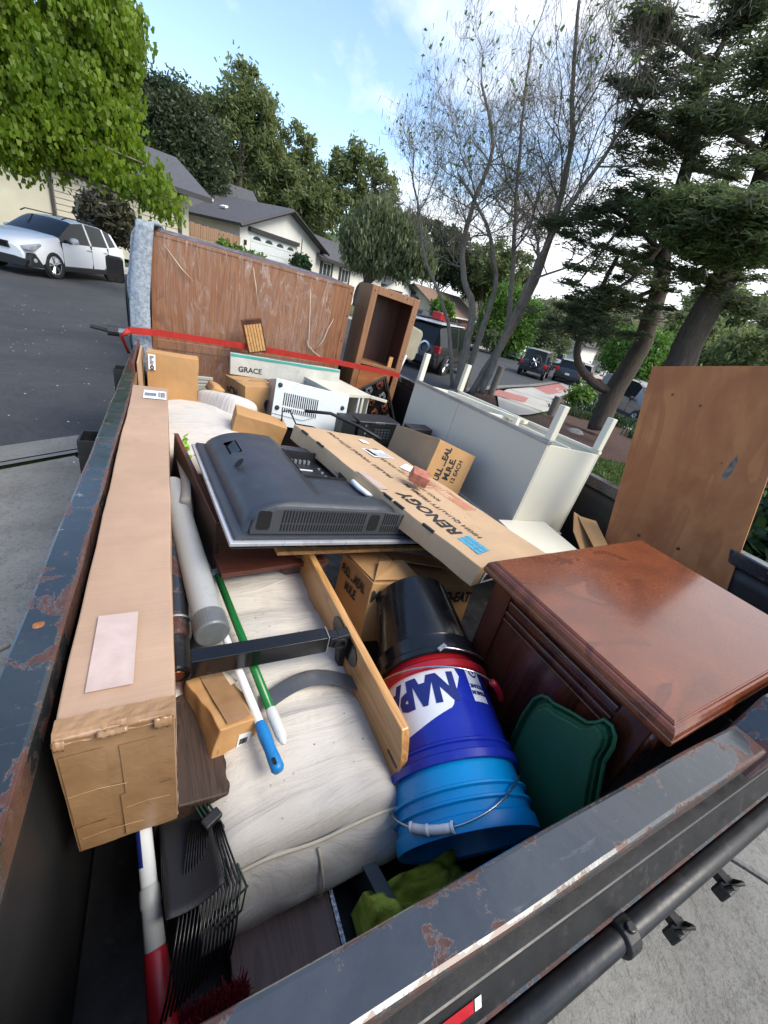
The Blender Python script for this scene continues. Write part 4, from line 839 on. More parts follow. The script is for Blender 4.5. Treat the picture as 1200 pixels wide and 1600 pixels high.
for s in (1, -1):
    MB().prism([(1.72, .86), (2.16, .74), (2.19, .66), (2.02, .64), (1.70, .80)], s * .60, s * .885, 1).build('headlight', M['lamp_clear'], sb, bevel=.02)
    MB().prism([(2.22, .26), (2.10, .58), (1.95, .60), (1.72, .32), (1.72, .24)], s * .62, s * .872, 1).build('corner_cladding', M['black_plastic'], sb, bevel=.02)
    MB().lathe([(0, .02), (.05, .015), (.055, 0)], 12, (2.0, s * .872, .42), (.3, s, 0)).build('fog_lamp', M['lamp_clear'], sb)
    mr = MB().lathe([(0, -.11), (.07, -.09), (.09, 0), (.07, .09), (0, .11)], 14, (.55, s * 1.0, 1.06), (0, 1, 0)).build('side_mirror', M['car_white'], sb, smooth=True)
    MB().tube([(.58, s * .86, .98), (.56, s * .95, 1.0)], .03, 6).build('mirror_stalk', M['black_plastic'], mr)
    for xx in (-.22, -1.02): MB().b2((xx - .1, s * .88, .86), (xx + .1, s * .925, .89)).build('door_handle', M['car_white'], sb, bevel=.008)
suv = lambda h=1.78, L=4.8: [(L / 2, .35, .70, .85, .85, ''), (L / 2 - .12, .3, .85, .98, .87, ''), (L / 2 - 1.1, .3, 1.0, 1.12, .88, 'w'), (L / 2 - 1.65, .3, 1.02, h - .12, .80, 'g'), (L / 2 - 2.0, .3, 1.03, h, .78, 'g'), (L / 2 - 2.75, .3, 1.04, h + .01, .78, ''), (L / 2 - 2.85, .3, 1.04, h + .01, .78, 'g'), (L / 2 - 3.8, .3, 1.06, h, .78, ''), (L / 2 - 3.92, .3, 1.06, h - .01, .78, 'g'), (L / 2 - 4.5, .3, 1.08, h - .06, .77, ''), (-L / 2 + .22, .32, 1.08, h - .10, .77, 'w'), (-L / 2 + .05, .38, 1.05, 1.12, .84, ''), (-L / 2, .45, .95, 1.0, .84, '')]
def tail(t, L, w, zl=(.85, 1.1), spare=None, plate=True):
    for s in (1, -1): MB().b2((-L / 2 - .01, s * (w / 2 - .26), zl[0]), (-L / 2 + .16, s * (w / 2 - .02), zl[1])).build('tail_light', M['lamp_red'], t, bevel=.02)
    MB().b2((-L / 2 - .05, -w / 2 + .08, .42), (-L / 2 + .15, w / 2 - .08, .66)).build('rear_bumper', M['black_plastic'], t, bevel=.03)
    if plate: MB().b2((-L / 2 - .06, -.15, .68), (-L / 2 - .03, .15, .82)).build('number_plate', M['paper'], t)
    for s in (1, -1): MB().box((L * .18, s * (w / 2 + .1), 1.08), (.12, .2, .16)).build('side_mirror', M['black_plastic'], t, bevel=.03)
# black off-roader with roof cargo
t4 = car('parked_suv', 'black boxy suv with red fuel cans on its pale roof behind the bookcase', (9.55, 14.3, -.46), 35, suv(), 1.92, M['car_black'], [(1.42, 1), (1.42, -1), (-1.4, 1), (-1.4, -1)], .40, scale=.94, seam=((-.2, .5, 1.05), (.75, .5, 1.02)))
tail(t4, 4.8, 1.92); MB().b2((-2.2, -.70, 1.80), (.4, .70, 1.83)).build('roof_panel', M['car_white'], t4, bevel=.02)
MB().tube([(-2.1, -.7, 1.92), (.4, -.7, 1.92), (.4, .7, 1.92), (-2.1, .7, 1.92), (-2.1, -.7, 1.92)], .025, 6).tube([(-1., -.7, 1.9), (-1., .7, 1.9)], .02, 6).tube([(-.3, -.7, 1.9), (-.3, .7, 1.9)], .02, 6).build('roof_rack', M['black'], t4)
MB().lathe([(.18, 0), (.22, .04), (.16, .05)], 20, (-2.44, -.35, .98), (-1, 0, 0)).build('badge_ring', M['alloy'], t4)
cc = thing('fuel_cans', 'red fuel cans strapped on the roof rack of the black suv', 'cans', (9.55, 14.3, -.56), (0, 0, rd(35)))
for k in range(3): MB().b2((-.95 + k * .24, -.10, 1.87), (-.73 + k * .24, .28, 2.14)).build('can', M['red'], cc, bevel=.04)
for nm, lb, p, hd, L_, w_, pt, h_ in (
    ('parked_car', 'small silver and black car parked at the far kerb', W3(805, 562), 215, 4.1, 1.75, 'car_white', 1.5),
    ('parked_suv', 'dark blue grey suv parked behind the black off-roader', W3(884, 598), 36, 4.6, 1.85, 'car_dgrey', 1.7),
    ('parked_pickup', 'white pickup parked beyond the black off-roader', W3(866, 574), 36, 5.0, 1.95, 'car_white', 1.8),
    ('parked_car', 'pale car last in the row beyond the dark suv', W3(905, 596), 36, 4.5, 1.8, 'car_grey', 1.6)):
    q = car(nm, lb, p, hd, suv(h_, L_), w_, M[pt], [(L_ * .3, 1), (L_ * .3, -1), (-L_ * .3, 1), (-L_ * .3, -1)], .36); tail(q, L_, w_)
# far cars in drives on the left
for nm, lb, p, hd, pt in (('parked_car', 'white car roof showing over the wrapped dresser beside the fence', (1.6, 25.6, .35), 210, 'car_white'), ('parked_car', 'dark car parked below the shuttered windows', (10.6, 33.6, .0), 215, 'car_dgrey'),
                          ('parked_car', 'pale blue car at the kerb before the far gabled house', (23.5, 41.0, -.6), 215, 'car_blue'), ('parked_pickup', 'black pickup in front of the brown roofed bungalow', (25.5, 42.8, -.6), 215, 'car_black'), ('parked_car', 'blue car glimpsed between the stems of the twiggy tree', (33.0, 43.5, -1.4), 210, 'car_blue')):
    q = car(nm, lb, p, hd, [(a, b, c, d, e, f) for a, b, c, d, e, f in st], 1.8, M[pt], [(1.33, 1), (1.33, -1), (-1.33, 1), (-1.33, -1)], .34)
# open off-roader with spare wheel
js = [(2.0, .5, .95, 1.05, .8, ''), (1.9, .45, 1.0, 1.12, .82, ''), (.75, .4, 1.05, 1.16, .86, 'w'), (.55, .4, 1.06, 1.74, .84, 'g'), (-.2, .4, 1.08, 1.80, .86, ''), (-.3, .4, 1.08, 1.80, .86, 'g'), (-1.05, .4, 1.08, 1.80, .86, ''), (-1.15, .4, 1.08, 1.80, .86, 'g'), (-1.85, .4, 1.08, 1.77, .87, ''), (-1.9, .42, 1.08, 1.76, .88, 'w'), (-1.98, .5, 1.05, 1.12, .96, ''), (-2.0, .5, 1.0, 1.08, .96, '')]
jp = car('off_roader', 'black boxy off-roader with spare wheel on its tailgate driving away', W3(832, 588), 37, js, 1.75, M['car_dgrey'], [(1.25, 1), (1.25, -1), (-1.25, 1), (-1.25, -1)], .42)
tail(jp, 4.0, 1.8, (.8, 1.0)); wheel(jp, 0, 0, .40, .24, 5, -1, spare=(-2.12, -.1, 1.08))
for s in (1, -1):
    for xx in (1.25, -1.25): MB().tube([(xx - .55, s * .95, .62), (xx - .38, s * .95, .92), (xx + .38, s * .95, .92), (xx + .58, s * .95, .60)], .06, 6).build('wheel_flare', M['black_plastic'], jp)
# grey minivan on the neighbour driveway
vn = car('parked_van', 'grey minivan on the neighbour driveway behind the cedar trunk', (19.45, 11.7, -1.0), 248, suv(1.75, 5.0), 1.95, M['car_grey'], [(1.5, 1), (1.5, -1), (-1.5, 1), (-1.5, -1)], .35, rails=True, seam=((-.3, .45, 1.05), (.7, .45, 1.02)))
tail(vn, 5.0, 1.95, (.95, 1.3))
# ================================================================== THE TRAILER
TR = Euler(D3(-1.69, .78, -.53)).to_matrix(); off = Vector((0, 0, 1.25)) - TR @ Vector((0, 0, 1.25))
tl = thing('dump_trailer', 'black steel dump trailer with chipped rusty rim, loaded with household junk', 'trailer', tuple(off), D3(-1.69, .78, -.53))
def bevbox(lo, hi, name, mat, par=tl, bevel=.004): return MB().b2(lo, hi).build(name, mat, par, bevel=bevel)
def gridbar(lo, hi, n, ax, amp, name, mat, bevel=.006):
    """square bar with slight dents along its length"""
    lo, hi = Vector(lo), Vector(hi); m = MB(); o = [i for i in range(3) if i != ax]
    for i in range(n + 1):
        t = i / n; a = lo[ax] + (hi[ax] - lo[ax]) * t
        for k, (p, q) in enumerate(((0, 0), (1, 0), (1, 1), (0, 1))):
            v = [0, 0, 0]; v[ax] = a; v[o[0]] = (lo, hi)[p][o[0]] + amp * noise3((a * 5, k * 3.1, 0), 2); v[o[1]] = (lo, hi)[q][o[1]] + amp * noise3((a * 6, k * 3.1, 5), 2); m.v.append(tuple(v))
    m.f = [(i * 4 + k, i * 4 + (k + 1) % 4, (i + 1) * 4 + (k + 1) % 4, (i + 1) * 4 + k) for i in range(n) for k in range(4)] + [(0, 1, 2, 3), (4 * n, 4 * n + 3, 4 * n + 2, 4 * n + 1)]
    return m.build(name, mat, tl, bevel=bevel, seg=2)
gridbar((-.231, -.3, 1.192), (-.173, 3.95, 1.25), 90, 1, .0035, 'left_rail', M['rail_left'])
gridbar((-.170, .034, 1.192), (.935, .0905, 1.25), 40, 0, .003, 'tailgate_rail', M['rail_tail'])
m = MB(); m.prism([(.90, 1.195), (.985, 1.31), (2.07, 1.31), (2.07, 1.195)], .022, .094, 1); m.build('tailgate_corner', M['rail_tail'], tl, bevel=.006)
gridbar((1.99, .10, 1.192), (2.05, 3.95, 1.25), 80, 1, .003, 'right_rail', M['rail'])
bevbox((-.17, 3.89, 1.192), (1.99, 3.95, 1.25), 'front_rail', M['rail'])
MB().tube([(-.178, .0, 1.246), (-.178, 3.9, 1.246)], .004, 6).build('rail_bead', M['rail_rusty'], tl)
# walls (thin sheets inside the rails) and floor
def wallsheet(fn, nm): m = MB(); m.grid(fn, 40, 10); o = m.build(nm, M['blackwall'], tl, smooth=True); md = o.modifiers.new('t', 'SOLIDIFY'); md.thickness = .004; md.offset = 0; return o
wallsheet(lambda u, v: (-.187 + .004 * noise3((u * 9, v * 3, 0), 1), .06 + 3.83 * u, .62 + .572 * v), 'left_wall'); wallsheet(lambda u, v: (2.01 + .004 * noise3((u * 9, v * 3, 0), 2), .06 + 3.83 * u, .62 + .572 * v), 'right_wall')
wallsheet(lambda u, v: (-.18 + 2.18 * u, .062, .62 + .572 * v), 'tailgate_panel'); wallsheet(lambda u, v: (-.18 + 2.18 * u, 3.92, .62 + .572 * v), 'front_wall')
bevbox((-.19, .06, .60), (2.01, 3.92, .62), 'bed_floor', M['black'])
# outside of the tailgate: frame, angle ridges, hinge rod, latches, tape
bevbox((-.2, .044, .98), (2.05, .056, 1.19), 'tailgate_skin', M['black']); bevbox((-.2, .020, 1.135), (2.04, .044, 1.15), 'tailgate_ridge', M['black'], bevel=.003); bevbox((-.2, .026, 1.06), (2.04, .050, 1.078), 'tailgate_ridge', M['black'], bevel=.003)
bevbox((-.2, .03, .62), (2.05, .056, .975), 'tailgate_skin', M['black'])
MB().prism([(.0435, 1.134), (.0, 1.062), (.0, .985), (.0435, .985)], -.2, 2.05, 0).build('tailgate_flange', M['black'], tl, bevel=.003); MB().b2((-.2, -.004, 1.050), (2.05, .002, 1.058)).build('flange_edge', M['rail_rusty'], tl)
rod = MB().tube([(-.3, -.02, 1.04), (2.1, -.02, 1.04)], .017, 16).build('hinge_rod', M['black'], tl, smooth=True)
for x in (.30, .585, 1.25): MB().lathe([(.018, -.015), (.025, -.013), (.025, .013), (.018, .015)], 20, (x, -.02, 1.04), (1, 0, 0)).tube([(x, -.02, 1.06), (x, -.02, 1.072)], .008, 8).build('hinge_clamp', M['black'], tl, bevel=.002)
tq = lambda x0, x1, a, b: MB().grid(lambda u, v: (x0 + (x1 - x0) * u, .0435 * (1 - (a + (b - a) * v)) - .0012, 1.134 - .072 * (a + (b - a) * v) + .0008), 6, 2)
tape = tq(.15, .300, .62, .80).build('reflective_tape', M['red'], tl); tq(.302, .312, .62, .80).build('reflective_tape', M['paper'], tl); tq(-.1, .148, .62, .82).build('reflective_tape', M['paper'], tl)
for x, z in ((.90, .80), (1.035, .86)):
    lt = MB().b2((x - .022, -.078, z - .02), (x + .02, -.052, z + .016)).build('latch', M['black'], tl, bevel=.004)
    MB().tube([(x - .018, -.066, z + .018), (x - .026, -.070, z + .04), (x, -.074, z + .044), (x + .014, -.066, z + .018)], .005, 8).build('latch_loop', M['black'], lt); MB().b2((x - .01, -.06, z), (x + .01, .03, z + .02)).build('latch_bracket', M['black'], lt)
# stake pockets on the left, posts, frame, wheels, draw bar
for y in (1.50, 2.58):
    k = MB(); x0, x1, y0, y1, z0, z1 = -.292, -.232, y, y + .105, 1.06, 1.212; th = .006
    k.b2((x0, y0, z0), (x1, y0 + th, z1)).b2((x0, y1 - th, z0), (x1, y1, z1)).b2((x0, y0 + th, z0), (x0 + th, y1 - th, z1)).b2((x1 - th, y0 + th, z0), (x1, y1 - th, z1)).b2((x0, y0, z0 - .005), (x1, y1, z0)).build('stake_pocket', M['black'], tl)
for y in (.3, 1.3, 2.3, 3.3):
    bevbox((2.015, y, .62), (2.06, y + .06, 1.19), 'wall_post', M['black']); bevbox((-.235, y, .62), (-.192, y + .06, 1.19), 'wall_post', M['black'])
bevbox((.2, .1, .42), (.3, 4.1, .60), 'frame_beam', M['black']); bevbox((1.5, .1, .42), (1.6, 4.1, .60), 'frame_beam', M['black'])
for yy in (1.5, 2.35):
    for xx, sd in ((-.02, -1), (1.82, 1)):
        r = .34; ty = MB().lathe([(r * .6, -.1), (r * .92, -.1), (r, -.07), (r, .07), (r * .92, .1), (r * .6, .1), (r * .6, -.1)], 28, (xx, yy, r + .0), (1, 0, 0)).build('wheel', M['rubber'], tl); MB().lathe([(0, 0), (r * .2, .03 * sd), (r * .6, 0)], 20, (xx + .08 * sd, yy, r), (1, 0, 0)).build('rim', M['white'], ty)
MB().tube([(.25, 4.0, .5), (.9, 5.2, .48), (.9, 5.6, .48)], .05, 8).tube([(1.55, 4.0, .5), (.9, 5.2, .48)], .05, 8).build('draw_bar', M['black'], tl)
# marks on the rim
m = MB(); m.lathe([(0, .0025), (.007, .002), (.009, 0)], 18, (-.205, .60, 1.249), (0, 0, 1)); m.v = [(x + .004 * noise3((x * 90, y * 90, 0)), .6 + (y - .6) * 1.3 + .004 * noise3((x * 90, y * 90, 3)), z) for x, y, z in m.v]; m.build('rust_spot', M['gold'], tl, smooth=True)
# ratchet on the left rail at the far strap end
rt = thing('strap_ratchet', 'black strap ratchet sticking out from the left rail', 'ratchet', (-.22, 3.1, 1.24))
MB().tube([(0, 0, 0), (-.07, .02, -.005)], .02, 10).build('ratchet_body', M['galv'], rt); MB().tube([(-.07, .02, -.005), (-.10, .025, -.01), (-.20, .04, 0)], .012, 8).build('handle', M['black'], rt)
MB().lathe([(.012, -.03), (.03, -.03), (.03, .03), (.012, .03)], 12, (-.085, .022, -.006), (1, .1, 0)).build('spool', M['black_plastic'], rt)
# spare wheel standing on the draw bar frame, outside the left wall
sp = thing('spare_wheel', 'black spare wheel beside the blanket at the far left of the trailer', 'wheel', (-.20, 4.30, .85))
r = .32; MB().lathe([(r * .55, -.1), (r * .9, -.1), (r, -.06), (r, .06), (r * .9, .1), (r * .55, .1), (r * .55, -.1)], 30, (0, 0, .32), (1, .1, 0)).build('tyre', M['rubber'], sp, bevel=.004)
MB().lathe([(0, 0), (r * .3, -.02), (r * .55, 0)], 20, (-.05, 0, .32), (1, .1, 0)).build('rim', M['black'], sp)
# tow vehicle ahead of the trailer: only its long towing mirror shows past the dresser
tv_ = car('tow_vehicle', 'dark tow vehicle hidden by the wrapped dresser, its black towing mirror sticking out left', (.93, 8.35, 0), 90, suv(1.72, 5.0), 1.86, M['car_dgrey'], [(1.5, 1), (1.5, -1), (-1.45, 1), (-1.45, -1)], .38)
tail(tv_, 5.0, 1.86)
mw = W(180, 421, 8.0); mc = Vector((mw[1] - 8.35, -(mw[0] - .93), mw[2])); P = rounded(.215, .34, .04)
mh = MB().prism([(a_ + mc.y, b_ + mc.z) for a_, b_ in P], mc.x - .05, mc.x + .06, 0).build('towing_mirror', M['black_gloss'], tv_, bevel=.012)
MB().prism([(a_ * .84 + mc.y, b_ * .52 + mc.z + .05) for a_, b_ in P], mc.x - .058, mc.x - .052, 0).build('mirror_glass', M['hole'], mh)
MB().tube([tuple(mc + Vector((0, -.02, -.10))), tuple(mc + Vector((.02, -.25, -.14))), (mc.x + .1, .93, mc.z - .16)], .022, 8).build('mirror_arm', M['black'], mh)
# ================================================================== THE LOAD
def flat(name, w, h, mat, par, loc, rot, r=0, th=.0006):
    P = rounded(w, h, r) if r else [(-w / 2, -h / 2), (w / 2, -h / 2), (w / 2, h / 2), (-w / 2, h / 2)]
    return MB().prism(P, 0, th, 2).build(name, mat, par, loc=loc, rot=rot)
def barcode(par, loc, rot, w, h, n=14, name='bar_code', seed=3):
    r = random.Random(seed); m = MB(); x = -w / 2
    while x < w / 2:
        b = r.uniform(.25, 1) * w / n * .7; m.b2((x, -h / 2, 0), (x + b, h / 2, .0004)); x += b + r.uniform(.3, 1) * w / n * .6
    return m.build(name, M['ink'], par, loc=loc, rot=rot)
def lines(par, loc, rot, w, h, n, mat='ink', seed=1, name='printed_lines', fill=.55):
    r = random.Random(seed); m = MB()
    for k in range(n):
        y = h / 2 - h * (k + .5) / n; m.b2((-w / 2, y - h / n * fill / 2, 0), (-w / 2 + w * r.uniform(.45, 1), y + h / n * fill / 2, .0004))
    return m.build(name, M[mat], par, loc=loc, rot=rot)
FY = D3(90, 0, 0)             # lettering on a face that looks towards -y
FX = D3(90, 0, -90)           # lettering on a face that looks towards -x
def carton(label, c, rot, d, mat='card', amp=.003, seed=0, seam='y', tape=True, name='cardboard_box', cell=.035):
    t = thing(name, label, 'box', c, D3(*rot)); dent_box(d, cell, amp, seed).build('carton', M[mat], t, bevel=.003, smooth=False)
    if tape:
        if seam == 'y': MB().grid(lambda u, v: ((u - .5) * .05, (v - .5) * d[1] * .99, d[2] / 2 + .0025 + .001 * noise3((v * 9, u, 0), seed)), 2, 24).build('tape_strip', M['tape'], t, smooth=True)
        elif seam == 'x': MB().grid(lambda u, v: ((v - .5) * d[0] * .99, (u - .5) * .05, d[2] / 2 + .0025 + .001 * noise3((v * 9, u, 0), seed)), 2, 24).build('tape_strip', M['tape'], t, smooth=True)
    return t
# ---- long carton along the left rail
lb = carton('long narrow cardboard box lying along the left rail', (-.086, 1.272, 1.059), (-1.1, .9, 0), (.140, 1.745, .29), 'card_long', .0016, 3, None, False, cell=.03)
a = .146
MB().grid(lambda u, v: (-.012 + (u - .5) * .058, -.735 + (v - .5) * .155, a + .0035), 2, 6).build('tape_patch', M['tape_pink'], lb)
flat('shipping_label', .088, .125, M['paper'], lb, (.020, .735, a + .0015), (0, 0, 0)); flat('label_block', .045, .05, M['galv'], lb, (.003, .73, a + .0022), (0, 0, 0)); barcode(lb, (.046, .735, a + .0022), D3(0, 0, 0), .03, .08, 8)
E = -.8735
MB().grid(lambda u, v: ((u - .5) * .138, E - .0035 - .002 * noise3((u * 5, v * 5, 1), 2), -.142 + v * .286 if True else 0), 12, 16).build('tape_sheet', M['tape'], lb, smooth=True)
MB().grid(lambda u, v: (.024 + (u - .5) * .045, E - .0062, -.07 + v * .18), 2, 8).build('tape_patch', M['tape'], lb)
m = MB(); m.grid(lambda u, v: (-.069 + u * .14, E - .004 + .032 * v - .003 * abs(noise3((u * 14, v * 9, 0), 4)), .1475 + .0022 * noise3((u * 11, v * 5, 2), 5) + (.001 if v > .3 else -.010 * (1 - v / .3))), 26, 6); m.build('torn_tape_edge', M['tape'], lb, smooth=False)
for x_, w_, h_ in ((-.066, .012, .010), (-.02, .035, .006), (.045, .022, .012)): MB().grid(lambda u, v: (x_ + w_ * u, E - .006 - .006 * math.sin(v * 2.6) + .002 * noise3((u * 6, v * 6, x_)), .150 - h_ * v * 1.6 + .003 * noise3((u * 7, 0, x_ * 40))), 8, 6).build('curled_tape', M['tape'], lb, smooth=True, solid=.0006)
for x_, z_, w_, h_ in ((-.04, .03, .05, .17), (.03, -.07, .07, .12), (-.045, -.10, .04, .07)): MB().grid(lambda u, v: (x_ + w_ * (u - .5), E - .0068 - .0008 * noise3((u * 5, v * 5, x_)), z_ + h_ * (v - .5)), 4, 6).build('tape_patch', M['tape'], lb, smooth=True)
for xx, zz_, w_ in ((-.03, .02, .07), (.03, -.05, .06), (-.02, -.10, .08)): MB().tube([(xx - w_ / 2, E - .007, zz_), (xx, E - .0075, zz_ + .004), (xx + w_ / 2, E - .007, zz_ - .003)], .0006, 4).build('tape_crease', M['tape'], lb)
MB().grid(lambda u, v: (.071 + .002 * noise3((v * 8, u, 0)), E + .02 * u, -.13 + v * .27), 3, 20).build('corner_tape', M['tape_pink'], lb)
# ---- upright carton behind it
S = .80
mb = carton('medium upright cardboard box with a white side label behind the long box', (.012, 2.713, 1.036), (0, 1.5, -1.2), (.262, .085, .384), 'card_o', .003, 5, None, False)
flat('shipping_label', .036, .085, M['paper'], mb, (-.105, -.046, .140), FY); lines(mb, (-.105, -.047, .150), D3(90, 0, 0), .02, .05, 7, seed=2); text('0', .035, M['ink'], mb, (-.105, -.0475, .108), FY, bold=.002)
bd = tag(MB().b2((-.168, 2.35, .95), (-.158, 2.95, 1.235)).build('thin_board', M['wood_cherry'], bevel=.001), 'thin reddish board slipped between the left wall and the upright box', 'board')
bd2 = tag(MB().b2((-.150, 2.42, .95), (-.141, 2.85, 1.225)).build('thin_board', M['card'], bevel=.001), 'cardboard sheet slipped beside the thin reddish board', 'sheet')
# ---- solar panel carton
rn = carton('long flat RENOGY cardboard box lying on the television'.replace('RENOGY ', ''), (.861, 1.255, 1.104), (1.5, 11.3, 15.6), (.547, 1.205, .077), 'card_ren', .0028, 8, None, False)
rn.scale = (.91, .91, .91)
a = .0415
def RT(s, size, x, y, mat='ink', bold=.0, xs=1., **k): return text(s, size, M[mat], rn, (x, y, a), D3(0, 0, 90), bold=bold, xs=xs, **k)
RT('RENOGY', .105, -.158, -.262, bold=.0034, xs=.74, space=1.0); RT('HIGH QUALITY PREMIUM', .040, -.050, -.235, bold=.0006, xs=.98); RT('RNG-100D-SS', .036, .035, -.06, bold=.0004); RT('100W 12V SOLAR PANEL', .034, .060, .19, bold=.0006, xs=1.1)
RT('FRAGILE  HANDLE WITH CARE', .036, -.085, .30, bold=.0006, xs=1.05)
lg = MB()
for i in range(3):
    for j in range(4):
        x0 = -.200 + i * .032; y0 = -.540 + j * .025 + i * .004
        lg.b2((x0, y0, 0), (x0 + .029, y0 + .0225, .0006))
lg.build('solar_logo', M['ink_blue'], rn, loc=(0, 0, a))
def frame(par, x, y, w, h, mat, z, th=.003):
    return MB().b2((x - w / 2, y - h / 2, z), (x + w / 2, y - h / 2 + th, z + .0005)).b2((x - w / 2, y + h / 2 - th, z), (x + w / 2, y + h / 2, z + .0005)).b2((x - w / 2, y - h / 2 + th, z), (x - w / 2 + th, y + h / 2 - th, z + .0005)).b2((x + w / 2 - th, y - h / 2 + th, z), (x + w / 2, y + h / 2 - th, z + .0005)).build('printed_frame', M[mat], par)
frame(rn, .145, .055, .115, .19, 'ink_red', a); text('STOP', .03, M['ink_red'], rn, (.13, .02, a), D3(0, 0, 90), bold=.001)
m = MB(); m.prism([(-.02, 0), (-.006, .02), (0, .05), (.006, .02), (.02, 0), (.006, -.01), (0, -.03), (-.006, -.01)], 0, .0005, 2); m.build('printed_flame', M['ink_red'], rn, loc=(.135, .075, a))
lines(rn, (.165, .045, a), D3(0, 0, 90), .15, .05, 4, 'ink_red', 5, fill=.25); frame(rn, .175, -.15, .10, .19, 'ink_red', a, .002); lines(rn, (.175, -.15, a), D3(0, 0, 90), .17, .085, 8, 'ink_red', 4, fill=.3)
flat('shipping_label', .16, .10, M['paper'], rn, (.085, .335, a), D3(0, 0, 4)); lines(rn, (.10, .335, a + .0008), D3(0, 0, 94), .09, .12, 8, 'ink', 7, fill=.3); barcode(rn, (.035, .335, a + .0008), D3(0, 0, 4), .03, .08)
flat('packing_note', .125, .09, M['paper'], rn, (.180, .170, a), D3(0, 0, 28)); flat('packing_note', .05, .05, M['paper'], rn, (.12, .50, a), D3(0, 0, 0))
RT('UPS', .045, .125, .37, bold=.002)
for y in (.50, .36, -.20, -.36, -.13): MB().b2((-.2755, y - .028, .030), (-.266, y + .028, .0402)).build('hand_slot', M['ink'], rn)
MB().tube([(-.274, .075, .0), (-.288, .06, .0), (-.292, 0.01, -.002), (-.288, -.045, -.002), (-.274, -.06, -.002)], [.004, .011, .012, .011, .004], 8).build('carry_handle', M['white'], rn, smooth=True)
MB().grid(lambda u, v: (-.272 + u * .05, -.08 + v * .16, a + .0006), 2, 6).build('clear_tape', M['tape_pink'], rn)
flat('bar_label', .085, .05, M['paper'], rn, (-.185, -.6055, -.003), D3(90, 0, 0)); barcode(rn, (-.185, -.6067, -.006), D3(90, 0, 0), .065, .025, 16)
# ---- ration cartons
m1 = carton('tilted ration box lettered 12 EACH leaning against the white desk', (1.244, 1.714, 1.054), (-11.8, 17.9, -3.0), (.259, .437, .223), 'card_in', .002, 12, None, False)
fp = MB().grid(lambda u, v: ((u - .5) * .255, -.2215, (v - .5) * .22), 3, 3).build('end_panel', M['card_o'], m1)
for s, sz, x in (('FULL MEAL', .050, -.052), ('M.R.E.', .052, .002), ('12 EACH', .037, .052)): text('FULL ...EAL' if s[0] == 'F' else s, sz, M['ink'], m1, (x, -.2225, -.005), D3(90, -90, 0), bold=.0022 if s[0] != '1' else .001, xs=.84 if s[0] == 'F' else .9)
m2 = carton('opened ration box lettered READY-TO-EAT behind the black bucket', (.750, .944, .822), (-13.6, 9.5, -1.2), (.44, .254, .216), 'card_o', .003, 15, None, False)
text('MEAL, READY-TO-EAT', .055, M['ink'], m2, (.0, -.1315, .060), FY, bold=.0020, xs=.80)
text('FULL ...MEAL', .042, M['ink'], m2, (-.2245, .005, .062), FX, bold=.0018, xs=.82); text('M.R.E.', .042, M['ink'], m2, (-.2245, -.0, .014), FX, bold=.0018, xs=.9)
def flap(par, P, mat='card_o', nm='flap', th=.004):
    m = MB(); m.add(P, [tuple(range(len(P)))]); o = m.build(nm, M[mat], par, recalc=False); md = o.modifiers.new('t', 'SOLIDIFY'); md.thickness = th; return o
flap(m2, [(-.215, -.12, .112), (-.10, -.04, .150), (-.08, .11, .135), (-.215, .12, .113)]); flap(m2, [(-.215, -.12, .1165), (-.02, -.11, .119), (-.06, -.03, .155), (-.15, -.02, .140)]); flap(m2, [(-.07, .0, .142), (.21, -.02, .125), (.21, .12, .120), (-.08, .12, .132)])
bk = tag(dent_box((.075, .062, .045), .012, .0018, 4).build('brick_piece', M['brick'], bevel=.002, loc=(.878, 1.215, 1.188), rot=D3(8, 14, -28)), 'pink broken brick resting on the flat panel box', 'brick')
# ---- small cartons at the back
S = .85
cn = carton('cardboard box with black emblem left of the upturned oven', (.502, 2.944, .969), (-1.6, -.8, 16.5), (.235, .326, .20), 'card_o', .003, 22, 'x', True)
text('CN', .085, M['ink'], cn, (-.1195, .02, .01), FX, bold=.003); text('D', .05, M['ink'], cn, (-.1195, .105, .01), FX, bold=.002); MB().prism([(-.03, -.05), (.03, -.05), (.045, 0), (.03, .03), (-.03, .03), (-.045, 0)], -.1665, -.1655, 1).build('printed_emblem', M['ink'], cn, loc=(.06, 0, -.02))
cl = carton('low cardboard box tilted beside the television top edge', (.425, 2.19, 1.012), (4, 13, -2), (.274, .12, .115), 'card_o', .004, 31, 'x', False)
fb_ = thing('flat_carton', 'flat white carton with a teal stripe leaning on the wrapped dresser', 'box', (.775, 3.06, 1.135), D3(-8, 1.2, 0))
dent_box((.81, .04, .145), .04, .002, 3).build('carton', M['greycard'], fb_, bevel=.002); flat('teal_panel', .79, .03, M['teal'], fb_, (-.0, 0, .0745), D3(0, 0, 0)); text('GRACE', .05, M['ink'], fb_, (-.27, -.0235, -.03), FY, bold=.001); MB().b2((-.4, -.0235, .05), (.4, -.0225, .066)).build('teal_band', M['teal'], fb_)
sh = thing('slatted_board', 'small slatted bamboo box standing against the wrapped dresser', 'box', (.575, 3.17, 1.22), D3(0, -15, 0))
MB().b2((-.068, .0, 0), (.068, .05, .22)).build('box_back', M['wood_mahd'], sh, bevel=.002)
for k in range(6): MB().b2((-.058 + k * .02, -.004, .008), (-.042 + k * .02, -.0005, .19)).build('slat', M['wood_plank'], sh)
